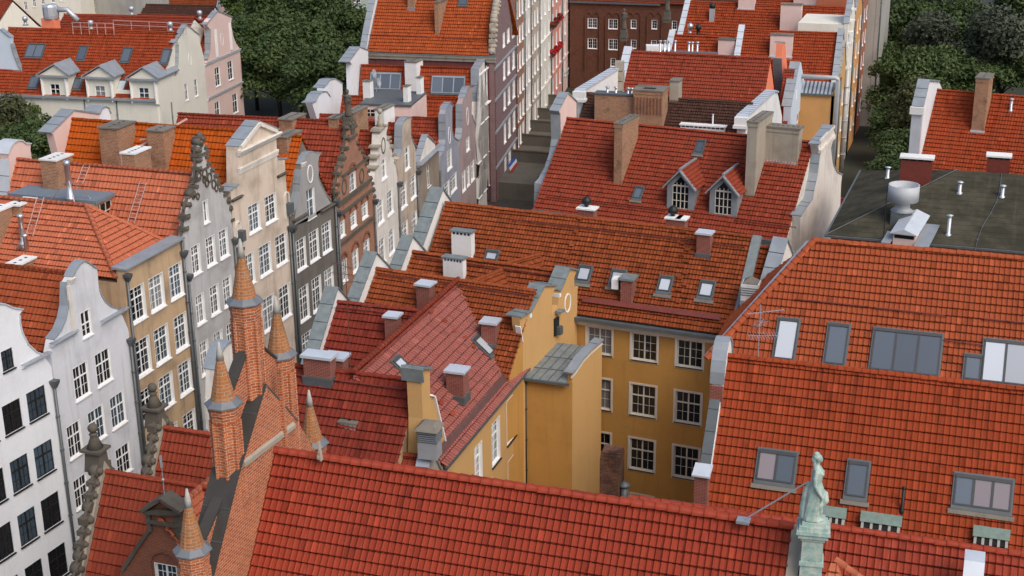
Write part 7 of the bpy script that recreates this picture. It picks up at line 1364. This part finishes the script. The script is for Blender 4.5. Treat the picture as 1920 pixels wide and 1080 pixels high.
# ---------------------------------------------------------------- house on the far right (R8)
r8 = xhouse('edge_house', 'red roofed house with a white parapet and brick chimney at the right edge', (1757, 169), (1920, 182), 17, 8, 6, 45, M['warm_white_render'], T['burnt'], .27, .47, ext=(0, 6))
f8r = end_face(r8, 'L'); t8 = f8r.trace([(1727, 330), (1730, 200), (1727, 191), (1716, 197), (1741, 151), (1760, 153), (1768, 170)]); t8 = [(t8[1][0]-.2, t8[1][1])]+t8[4:]
facade(r8.t, f8r, dedupe([(t8[0][0], 0), (t8[-1][0]+5, 0), (t8[-1][0]+5, t8[-1][1]-5)]+t8[::-1]), M['white_render'], (), .9, .9, 'gable', .9); coping(r8.t, f8r, t8[:3], -.15, 1.0, .12, M['lead'])
u, z = t8[0]; mb = MB(); mb.box(f8r.P(u, z-.7, .42), .8, 1.3, .7, 0, f8r.az, True); mb.box(f8r.P(u+.1, z-8, .42), .55, .95, 7.3, 1, f8r.az, True); mb.build('kneeler', [M['white_cap'], M['pale_lead']], r8.t)
chimney(r8.t, r8.sl.px(1836, 248)+V((0, 1.3, 0)), 1.2, 2.6, 5.2, B['chimney'], r8.az, 'corbel', M['mortar_cap'], 1., 4, None, .1, .14, M['pale_lead']); vent(r8.t, r8.sl.px(1895, 207), 1.0, .12, M['galv'], 'cowl')
# ---------------------------------------------------------------- pale dormered house far left
wb = xhouse('dormered_house', 'long ivory house with three white pedimented dormers and an orange red roof', (16, 52.5), (331, 61), 17, 7.2, 6, 45, M['ivory_render'], T['burnt'], .27, .45, group='distant houses at upper left')
Sw = wb.sl; fwb = Face(wb.nA+wb.N*-.35, wb.nB+wb.N*-.35, (-110, 0))
facade(wb.t, fwb, [(0, 0), (fwb.W, 0), (fwb.W, wb.ze), (0, wb.ze)], M['ivory_render'], (), .3, .3, 'front'); mb = MB(); mb.bar(wb.nA+V((0, 0, -.05)), wb.nB+V((0, 0, -.05)), .4, .3); mb.build('gutter', M['lead'], wb.t)
mb = MB()
for x in (159, 219, 322): u, z = fwb.px(x, 190); mb.tube([fwb.P(u, wb.ze-.2, .15), fwb.P(u, .3, .15)], .09, 8)
mb.build('downpipe', M['pipe'], wb.t) if False else None
for x in (159, 219, 322): u, z = fwb.px(x, 190); downpipe(wb.t, [fwb.P(u, wb.ze-.2, .15), fwb.P(u, .3, .15)], .09)
for x0, x1, xp, yp, (wx0, wy0, wx1, wy1) in ((73, 130, 102, 121, (93, 157, 114, 184)), (157, 215, 187, 124, (177, 160.5, 199, 188)), (239, 297, 268, 127, (259, 164, 281, 192))):
    f = Face(fwb.P(0, 0, .2)[:2], fwb.P(fwb.W, 0, .2)[:2], (-110, 0)); ua, _ = f.px(x0+3, 150); ub, _ = f.px(x1-2, 155); um, zm = f.px(xp, yp); zs = zm-1.35; w_ = f.win(wx0, wy0, wx1, wy1); zb0 = w_[1]-.25
    mb = MB(); mb.hexa([f.P(ua, zb0, -.32), f.P(ub, zb0, -.32), f.P(ub, zb0, -6.5), f.P(ua, zb0, -6.5), f.P(ua, zs, -.32), f.P(ub, zs, -.32), f.P(ub, zs, -6.5), f.P(ua, zs, -6.5)]); dm = mb.build('dormer', M['ivory_render'], wb.t); fix_normals(dm)
    facade(dm, f, [(ua, zb0), (ub, zb0), (ub, zs), (um, zm-.1), (ua, zs)], M['ivory_render'], [rect(*w_)], .3, .2, 'front')
    put_window(dm, f, *w_, 'cross', depth=.15)
    A, Bq, Pk = f.P(ua-.35, zs, .3), f.P(ub+.35, zs, .3), f.P(um, zm, .3); m2 = MB(); bk = -f.n*6
    for a, b in ((A, Pk), (Bq, Pk)): m2.hexa([a, b, b+bk, a+bk, a+V((0, 0, .16)), b+V((0, 0, .16)), b+bk+V((0, 0, .16)), a+bk+V((0, 0, .16))])
    m2.bar(A+V((0, 0, -.1)), Bq+V((0, 0, -.1)), .3, .25); o = m2.build('dormer_roof', M['lead'], dm); fix_normals(o)
    for u in (ua+.25, ub-.25): m3 = MB(); m3.bar(f.P(u, zb0+.1, .06), f.P(u, zs-.2, .06), .5, .14); m3.build('pilaster', M['white_paint'], dm)
for c, n in ((((52, 82), (83, 83), (79, 108), (48, 106)), 2), (((149, 85.5), (163.5, 87), (159, 113), (145, 111)), 1), (((231, 88.5), (246.5, 90), (242, 116.5), (227, 115)), 1), (((305, 91.5), (319, 92.5), (315, 119.5), (302, 118)), 1), (((58, 142), (73, 143), (70, 165), (54, 164)), 1), (((140, 145), (154, 147), (151, 168), (137, 166)), 1), (((223, 149), (237, 150), (233, 172), (219, 171)), 1)): skylight(wb.t, Sw, *c, M['dark_sky_glass'] if c[0][0] != 223 else M['sky_glass'], n=n)
# roof terrace railing and far slope
mb = MB(); zt_ = 17.2; pr_ = [uz_(x, y, zt_+.9) for x, y in ((135, 42), (212, 44), (212, 38), (382, 45))]
for a, b in ((pr_[0], pr_[1]), (pr_[2], pr_[3])):
    n = 5
    for k in range(n+1): p = a+(b-a)*k/n; mb.bar(p, p-V((0, 0, 1.5)), .06, .06)
    for dz_ in (0, -.55): mb.bar(a+V((0, 0, dz_)), b+V((0, 0, dz_)), .06, .06)
mb.build('railing', M['rail'], wb.t)
rb_ = xhouse('range', 'red tiled rear range with a roof terrace behind the three white dormers', (120, 27), (366, 33), 17.6, 6.5, 4, 30, M['ivory_render'], T['red'], .27, .36, group='distant houses at upper left')
for x, y in ((171, 54), (320, 57), (375, 35), (247, 27), (48, 46)):
    q = uz_(x, y, 17.1); mb = MB(); mb.lathe(q-V((0, 0, .1)), [(.42, 0), (.2, .25), (.2, .6), (.34, .65), (.34, 1.1), (.15, 1.2)], 10, 0, 0, True); mb.build('roof_cowl', M['galv'], wb.t)
q = uz_(96, 50, 17.2); mb = MB(); mb.box(q-V((0, 0, .5)), 1.9, 1.3, 1.6, 1, 0, True); mb.lathe(q+V((.2, 0, 1.1)), [(.95, 0), (1.0, .4), (1.0, 1.5), (.8, 1.75), (.3, 1.8)], 10, 0, 0, False); mb.tube([q+V((1., .2, 2.2)), q+V((2.4, .5, 2.2)), q+V((3.8, .6, .8))], .35, 10); mb.build('air_handler', [M['galv'], M['coral_render']], wb.t)
def zfront(name, lab, P0, P1, toward, sil, wl, wm, cope, depth, group, sty='cross', extra=None):
    f = Face(P0, P1, toward); t = thing(name, f.P(f.W/2, 0, -depth/2), lab, 'house', group); tp = f.trace(sil); tp = [(min(max(u, 0), f.W), z) for u, z in tp]; tp[0] = (0, tp[0][1]); tp[-1] = (f.W, tp[-1][1]); tp = dedupe(tp); w_ = wl(f)
    facade(t, f, [(0, 0), (f.W, 0)]+tp[::-1], wm, [rect(*w) for w in w_], .6)
    for w in w_: put_window(t, f, *w[:4], sty, depth=.15)
    z0 = min(tp[0][1], tp[-1][1]); mb = MB(); i = .03; zz = z0-.5; mb.hexa([f.P(i, 0, -.61), f.P(f.W-i, 0, -.61), f.P(f.W-i, 0, -depth), f.P(i, 0, -depth), f.P(i, zz, -.61), f.P(f.W-i, zz, -.61), f.P(f.W-i, zz, -depth), f.P(i, zz, -depth)]); o = mb.build('wall', wm, t); fix_normals(o)
    for c in cope: coping(t, f, f.trace(c), -.7, .1, .1, M['lead'])
    return t, f
a6 = math.radians(-6.)
c0 = wb.nB+wb.U*.2; W0 = (c0.x, c0.y+.4); dv = V((math.sin(a6), math.cos(a6), 0)); ff = Face(W0, (W0[0]+dv.x*40, W0[1]+dv.y*40), (0, W0[1])); ua = ff.u_of(389, 190); ub = ff.u_of(457, 190)
P1_ = ff.P(ua, 0)[:2]; P2_ = ff.P(ub, 0)[:2]
tw_, fw_ = zfront('gable_house', 'ivory gabled house with an oval window beside the pink gable', W0, P1_, (0, W0[1]), [(331, 150), (330, 142), (333, 120), (335, 84), (334, 79), (350, 48), (373, 66), (375, 80), (384, 105), (388, 120)], lambda f: [f.win(*q) for q in ((345, 158, 354, 187), (363, 150, 372, 179), (371, 214, 380, 243), (346, 226, 355, 255))], M['ivory_render'], [[(327, 81), (350, 47)], [(350, 47), (373, 66)], [(328, 142), (333, 120), (334, 84)]], 9, 'distant houses at upper left')
oculus(tw_, fw_, *fw_.px(356, 111), .35, .75, M['white_paint']); gable_roof(tw_, fw_, fw_.z_of(332, 150)-1, fw_.z_of(350, 60), fw_.z_of(388, 125)-1, fw_.W/2, -.6, -9, T['burnt'], lod0=2)
tpk, fpk = zfront('gable_house', 'pale pink gabled house with white pilasters and an oval window', P1_, P2_, (0, W0[1]), [(390, 125), (389, 112), (394, 95), (394, 55), (387, 47), (391, 38), (410, 22), (435, 33), (433, 45), (438, 70), (443, 82), (452, 90), (455, 110)], lambda f: [f.win(*q) for q in ((402, 128, 414, 159), (426, 116, 438, 147), (402, 193, 414, 225), (435, 178, 447, 209))], M['pink_render'], [[(386, 47), (408, 21)], [(408, 21), (436, 33)], [(388, 112), (393, 95), (394, 55)]], 12, 'distant houses at upper left')
oculus(tpk, fpk, *fpk.px(416, 74), .4, .75, M['white_paint']); gable_roof(tpk, fpk, fpk.z_of(390, 118), fpk.z_of(410, 32), fpk.z_of(455, 100), fpk.W/2, -.6, -12, T['red'], lod0=2)
for yy in (118, 185): 
    z = (fpk.z_of(391, yy)); cornice(tpk, fpk, .05, fpk.W-.05, z-.2, .35, .25, M['white_paint'], topm=M['lead'])
for x, y0, y1 in ((403, 55, 108), (430, 43, 95)):
    mb = MB(); u, z = fpk.px(x, y0); u2, z2 = fpk.px(x, y1); mb.bar(fpk.P(u, z2, .06), fpk.P(u, z, .06), .5, .12); mb.build('pilaster', M['white_paint'], tpk)
# pale blue gable at the left edge
Pb0, Pb1 = uy_(-60, 120, 150.0), uy_(49, 120, 150.5); tb, fbk_ = zfront('gable_house', 'pale blue gabled house cut by the left edge of the view', (Pb0.x, Pb0.y), (Pb1.x, Pb1.y), (-110, 0), [(-60, 60), (-30, 45), (0, 55), (20, 71), (20, 82), (25, 100), (33, 122), (42, 136), (52, 145), (52, 150)], lambda f: [f.win(-8, 145, 5, 181)], M['sky_render'], [[(0, 55), (20, 71)], [(20, 82), (25, 100), (33, 122), (42, 136), (52, 145)]], 10, 'distant houses at upper left')
# buildings along the top edge
def block(lab, x0, x1, ybase, Y, ztop, wm, wl, az=0., depth=8, roof=None):
    a, b = uy_(x0, ybase, Y), uy_(x1, ybase, Y); b = V((b.x, b.y+(b.x-a.x)*math.tan(az), b.z)); f = Face((a.x, a.y), (b.x, b.y), (a.x, 0)); t = thing('distant_house', f.P(f.W/2, 0, -depth/2), lab, 'house', 'distant houses along the top edge'); hs = [f.win(*q) for q in wl]
    facade(t, f, [(0, 0), (f.W, 0), (f.W, ztop), (0, ztop)], wm, [rect(*w) for w in hs], .5)
    for w in hs: put_window(t, f, *w, 'cross', depth=.14)
    mb = MB(); mb.hexa([f.P(.05, 0, -.5), f.P(f.W-.05, 0, -.5), f.P(f.W-.05, 0, -depth), f.P(.05, 0, -depth), f.P(.05, ztop-.1, -.5), f.P(f.W-.05, ztop-.1, -.5), f.P(f.W-.05, ztop-.1, -depth), f.P(.05, ztop-.1, -depth)]); o = mb.build('wall', wm, t); fix_normals(o)
    if roof: tile_roof(t, f.P(-.2, ztop, .2), f.u if f.u.x > 0 else -f.u, (V((0, .75, .66))), [(0, 0), (f.W+.4, 0), (f.W+.4, 9), (0, 9)], roof, w=.3, h=.4, lod=2)
    return t, f
block('cream house front with small white windows at the top left corner', 24, 135, 40, 205, 20, M['ivory_render'], [(29, 8, 37, 25), (44, 3, 52, 19), (60, -2, 68, 13), (76, -7, 84, 8), (95, -10, 103, 5), (112, -14, 120, 2)], math.radians(14))
block('orange brick house front at the top edge', 128, 166, 30, 212, 22, B['salmon'], [(136, -4, 143, 10), (148, -8, 155, 6)], math.radians(6))
block('grey cement rendered house wall with one dark window at the top edge', 166, 272, 30, 214, 20, M['mid_grey_render'] if False else M['concrete'], [(168, 8, 180, 24)])
dr = xhouse('distant_house', 'weathered dark red tile roof near the upper left trees', (270, 8.5), (404, 11), 11, 6, 5, 40, M['pink_render'], T['brown'], .28, .38, group='distant houses along the top edge')
dr2 = xhouse('distant_house', 'mossy tile roof touching the top edge near the trees', (300, -14), (420, -12), 10, 6, 5, 45, M['pink_render'], T['rust'], .28, .38, group='distant houses along the top edge')
end_gable(dr2, 'R', .5, .7, M['pink_render'], M['lead'])
rx_ = xhouse('distant_house', 'steep red roof at the very left edge by the cream front', (-60, -10), (24, 0), 14, 9, 5, 45, M['ivory_render'], T['red'], .28, .38, group='distant houses along the top edge')
block('pale green house glimpsed between the trees at the top edge', 640, 700, 20, 232, 12, M['sage_render'], [(658, -6, 676, 5)])
block('white house glimpsed at the top edge left of the trees', 462, 492, 25, 262, 10, M['white_render'], [])
# ---------------------------------------------------------------- trees
def foliage(name, c1, c2, c3):
    m, nt, b = newmat(name); v = mapped(nt, (1, 1, 1)); g = nt.nodes.new('ShaderNodeNewGeometry'); oi = nt.nodes.new('ShaderNodeObjectInfo')
    r = mixc(nt, .72, g.outputs['Random Per Island'], ramp(nt, noise(nt, .55, 4, v), .3, .7)); c = mixc(nt, r, c1, c2); c = mixc(nt, mul(nt, ramp(nt, g.outputs['Random Per Island'], .86, .97), .4), c, c3)
    nt.links.new(c, b.inputs['Base Color']); b.inputs['Roughness'].default_value = .65; b.inputs['Specular IOR Level'].default_value = .25; return m
FOL = [foliage('dark_foliage', (.030, .055, .016), (.062, .092, .026), (.11, .135, .045)), foliage('olive_foliage', (.038, .048, .018), (.080, .086, .034), (.13, .125, .055)), foliage('bright_foliage', (.042, .075, .016), (.080, .12, .028), (.12, .155, .045)), foliage('grey_green_foliage', (.034, .046, .026), (.070, .085, .055), (.13, .14, .10)), foliage('yellow_green_foliage', (.06, .07, .018), (.12, .125, .04), (.20, .17, .07))]
BARK = flat('bark', (.035, .028, .02), .9, 0, .4, 4.)
TP = {}
def tree_proto(key, R, H, n, leaf, fol, th=.3, lobes=9, seed=1):
    g = np.random.default_rng(seed); cz = H*.62; L = []
    for i in range(lobes):
        a = 2*math.pi*i/lobes+g.uniform(-.4, .4); rr = R*g.uniform(.3, .72); L.append((rr*math.cos(a), rr*math.sin(a), H*g.uniform(.36, .84), R*g.uniform(.24, .46)))
    L.append((0, 0, H*.82, R*.5)); L.append((0, 0, H*.55, R*.6))
    w = np.array([l[3]**2 for l in L]); w /= w.sum(); k = g.choice(len(L), n, p=w); d = g.normal(size=(n, 3)); d /= np.linalg.norm(d, axis=1)[:, None]; d[:, 2] = np.where(d[:, 2] < -.35, -d[:, 2]*.6, d[:, 2])
    c = np.array([l[:3] for l in L])[k]; r = np.array([l[3] for l in L])[k]; rad = r*(1-.5*g.random(n)**1.8)*(1+.22*np.sin(d[:, 0]*6+k)*np.cos(d[:, 1]*5+k*2)*np.cos(d[:, 2]*4+k)); P = c+d*rad[:, None]*np.array([1, 1, .92])
    nn = d*.75+g.normal(size=(n, 3))*.55; nn[:, 2] += .25; nn /= np.linalg.norm(nn, axis=1)[:, None]; t = np.cross(nn, g.normal(size=(n, 3))); t /= np.linalg.norm(t, axis=1)[:, None]; b = np.cross(nn, t); s = leaf*g.uniform(.6, 1.3, n)[:, None]
    q = np.stack([P-t*s, P-b*s*.55+nn*s*.12, P+t*s, P+b*s*.55+nn*s*.12], 1).reshape(-1, 3)
    me = bpy.data.meshes.new('crown'); me.vertices.add(4*n); me.vertices.foreach_set('co', q.astype(np.float32).ravel()); me.loops.add(4*n); me.loops.foreach_set('vertex_index', np.arange(4*n, dtype=np.int32)); me.polygons.add(n); me.polygons.foreach_set('loop_start', np.arange(0, 4*n, 4, dtype=np.int32)); me.update(calc_edges=True); me.materials.append(fol); me.shade_flat()
    mb = MB(); mb.tube([(0, 0, -.2), (.05, 0, H*.25), (-.05, .1, H*.5), (0, 0, H*.8)], [th, th*.8, th*.5, th*.15], 9)
    for l in L[:-2]: mb.tube([(0, 0, H*.28), (l[0]*.4, l[1]*.4, H*.28+(l[2]-H*.28)*.55), (l[0], l[1], l[2])], [th*.45, th*.3, th*.08], 6)
    o = mb.build('trunk', BARK); tm = o.data; bpy.data.objects.remove(o); TP[key] = (me, tm)
tree_proto('big', 6.5, 15, 11000, .30, FOL[0], .35, 11, 3); tree_proto('round', 5.5, 12, 9000, .27, FOL[2], .3, 9, 5); tree_proto('olive', 6., 13, 9000, .28, FOL[1], .3, 10, 8); tree_proto('grey', 7., 17, 11000, .32, FOL[3], .35, 11, 12); tree_proto('small', 2.6, 6.5, 4200, .17, FOL[2], .14, 7, 15); tree_proto('shrub', 3.2, 6.0, 4200, .2, FOL[4], .15, 8, 21); tree_proto('spire', 1.7, 9., 3400, .16, FOL[1], .13, 6, 25); tree_proto('dark', 6.5, 14, 9500, .30, FOL[0], .35, 11, 33)
def tree(key, px, py, Z, lab, s=1., rz=0., top=None, name='tree', group='trees between the houses', at=None):
    """px,py: where the middle of the crown is seen when the crown centre is at height Z"""
    me, tm = TP[key]; p = at or uz_(px, py, Z); t = thing(name, (p.x, p.y, 0), lab, 'tree' if name == 'tree' else 'shrub', group); t.rotation_euler.z = rz; zc = {'big': 9.3, 'round': 7.4, 'olive': 8., 'grey': 10.5, 'small': 4., 'shrub': 3.7, 'spire': 5.6, 'dark': 8.7}[key]; s = s; t.scale = (s, s, max(.3, Z/zc))
    for nm, m in (('crown', me), ('trunk', tm)): o = bpy.data.objects.new(nm, m); C.objects.link(o); o.parent = t
    return t
TL = [('big', 500, 40, 10, 'dark broad tree by the pale pink gable, top of the left clump', 1.1, .3), ('big', 590, 45, 10, 'deep green tree in the middle of the left clump', 1.15, 1.9), ('dark', 650, 70, 9, 'shaded tree touching the orange roof parapet', 1., 3.), ('dark', 520, 130, 8, 'very dark tree at the foot of the left clump', 1.1, 4.4), ('dark', 610, 150, 8, 'shaded tree just above the white curved rear gables', 1.05, 5.2), ('big', 475, 95, 9, 'tall dark tree right beside the pink gabled house', .9, 2.6), ('dark', 560, 100, 9, 'dense dark green tree at the heart of the left clump', 1.1, .9), ('round', 450, 12, 9, 'lighter green tree crown at the top edge above the pink gable', .9, 1.2), ('round', 555, -10, 10, 'mid green tree cut by the top edge', 1.1, 2.2), ('olive', 628, 10, 9, 'olive tree near the pale green house', .8, 3.3),
 ('olive', 20, 240, 6.5, 'olive green tree at the left edge behind the round topped gable', .85, .5), ('dark', 75, 275, 6, 'dark bushy tree behind the pink rear parapet', .8, 1.5), ('round', 100, 225, 6, 'leafy tree below the ivory dormered house', .62, 2.4), ('dark', 30, 300, 6, 'dark tree low at the left edge', .8, 4.), ('spire', 222, 210, 6, 'slim upright young tree, left of three', .85, 0), ('spire', 243, 212, 6, 'slim upright young tree, middle of three', .8, 1.), ('spire', 264, 215, 6, 'slim upright young tree, right of three', .85, 2.),
 ('grey', 1780, 20, 10, 'tall grey green tree at the top right', 1.1, .4), ('grey', 1860, 90, 10, 'large feathery grey green tree at the right edge', 1.1, 2.), ('dark', 1700, 60, 9, 'dark tree next to the tall grey block', 1., 3.1), ('dark', 1720, 160, 8, 'deep shaded tree in the gap beside the second street', 1., 4.), ('grey', 1750, 95, 9, 'grey green willow like tree in the right clump', .95, 5.), ('dark', 1905, 20, 10, 'dark tree cut by the right edge at the top', 1.1, .9), ('dark', 1880, 130, 7, 'shaded tree behind the brick chimney on the right', .9, 1.7), ('dark', 1690, 240, 5, 'dark low tree at the bottom of the right hand gap', .8, 2.7), ('shrub', 1825, 145, 4.2, 'yellow green shrub behind the ridge at right', 1.15, .6), ('dark', 1665, 130, 6, 'narrow dark tree hugging the grey block', .7, 3.9), ('dark', 1800, 60, 9, 'dense dark tree in the middle of the right clump', 1.1, 5.6), ('dark', 1690, 330, 4, 'low dark tree beside the foot of the grey block', .8, 2.2), ('olive', 1720, 215, 7, 'olive tree between the grey block and the white parapet', .9, .2), ('dark', 1712, 290, 5, 'dark bushy tree against the white parapet foot', .75, 5.), ('grey', 1680, 20, 10, 'grey green tree top rising right of the grey block', .9, 3.3), ('dark', 1810, 160, 6, 'dark undergrowth tree behind the red ridge on the right', 1., 2.9), ('dark', 1760, 145, 7, 'shaded tree just left of the yellow green shrub', 1., 4.5), ('small', 1705, 270, 3, 'small leafy shrub in the right hand gap', 1., 1.1)]
for k, x, y, Z, lab, s, rz in TL: tree(k, x, y, Z, lab, s, rz, name='shrub' if k in ('shrub',) else 'tree')
# ---------------------------------------------------------------- ground
def ground_mat(name, c, c2, s=.4, rough=.9):
    m, nt, b = newmat(name); v = mapped(nt, (1, 1, 1)); col = mixc(nt, noise(nt, s, 6, v, .6), c, c2); col = mixc(nt, mul(nt, noise(nt, 6, 4, v), .3), col, tuple(x*.4 for x in c)); nt.links.new(col, b.inputs['Base Color']); b.inputs['Roughness'].default_value = rough; return m
M['paving'] = brick('granite_setts', (.085, .078, .068), (.055, .05, .044), (.03, .026, .022), .24, .18, .02, .5)
M['earth'] = ground_mat('trodden_earth', (.022, .026, .014), (.035, .032, .02), .2)
mb = MB(); mb.add([(-500, -100, -.03), (500, -100, -.03), (500, 900, -.03), (-500, 900, -.03)], [(0, 1, 2, 3)]); g_ = mb.top('ground', M['earth'], None, None, kind='structure', origin=(0, 0, -.03))
mb = MB(); mb.add([(-50.5, 20, 0), (-33, 20, 0), (-31, 80, 0), (-37, 118, 0), (-44, 160, 0), (-52, 214, 0), (-66, 214, 0), (-54.3, 150, 0), (-50.8, 125, 0), (-48, 100, 0), (-48, 62, 0)], [tuple(range(11))]); mb.top('street', M['paving'], None, None, kind='structure', origin=(-48, 100, 0))
mb = MB(); mb.add([(-24, 40, .01), (-10, 40, .01), (-10, 77, .01), (-24, 77, .01)], [(0, 1, 2, 3)]); mb.top('courtyard', M['paving'], None, None, kind='structure', origin=(-17, 60, .01))
# ---------------------------------------------------------------- light
sc = bpy.context.scene
w = bpy.data.worlds.new("World"); sc.world = w; w.use_nodes = True; nt = w.node_tree; bg = nt.nodes['Background']
sky = nt.nodes.new('ShaderNodeTexSky'); sky.sky_type = 'NISHITA'; sky.sun_disc = False
EL, AZ = math.radians(48), math.radians(126)          # sun: from the right and a little behind the viewer
sky.sun_elevation = EL; sky.sun_rotation = AZ; sky.air_density = 1.; sky.dust_density = 4.; sky.ozone_density = 1.
nt.links.new(sky.outputs[0], bg.inputs[0]); bg.inputs[1].default_value = .15
sd = bpy.data.lights.new('sun', 'SUN'); sd.energy = 1.05; sd.angle = math.radians(35); sd.color = (1, .95, .88)
so = bpy.data.objects.new('sun', sd); C.objects.link(so)
dirv = V((math.sin(AZ)*math.cos(EL), math.cos(AZ)*math.cos(EL), math.sin(EL))); so.rotation_euler = dirv.to_track_quat('Z', 'Y').to_euler(); so.location = (40, -20, 120)
sc.view_settings.view_transform = 'Standard'; sc.view_settings.look = 'None'; sc.view_settings.exposure = .35; sc.view_settings.gamma = 1
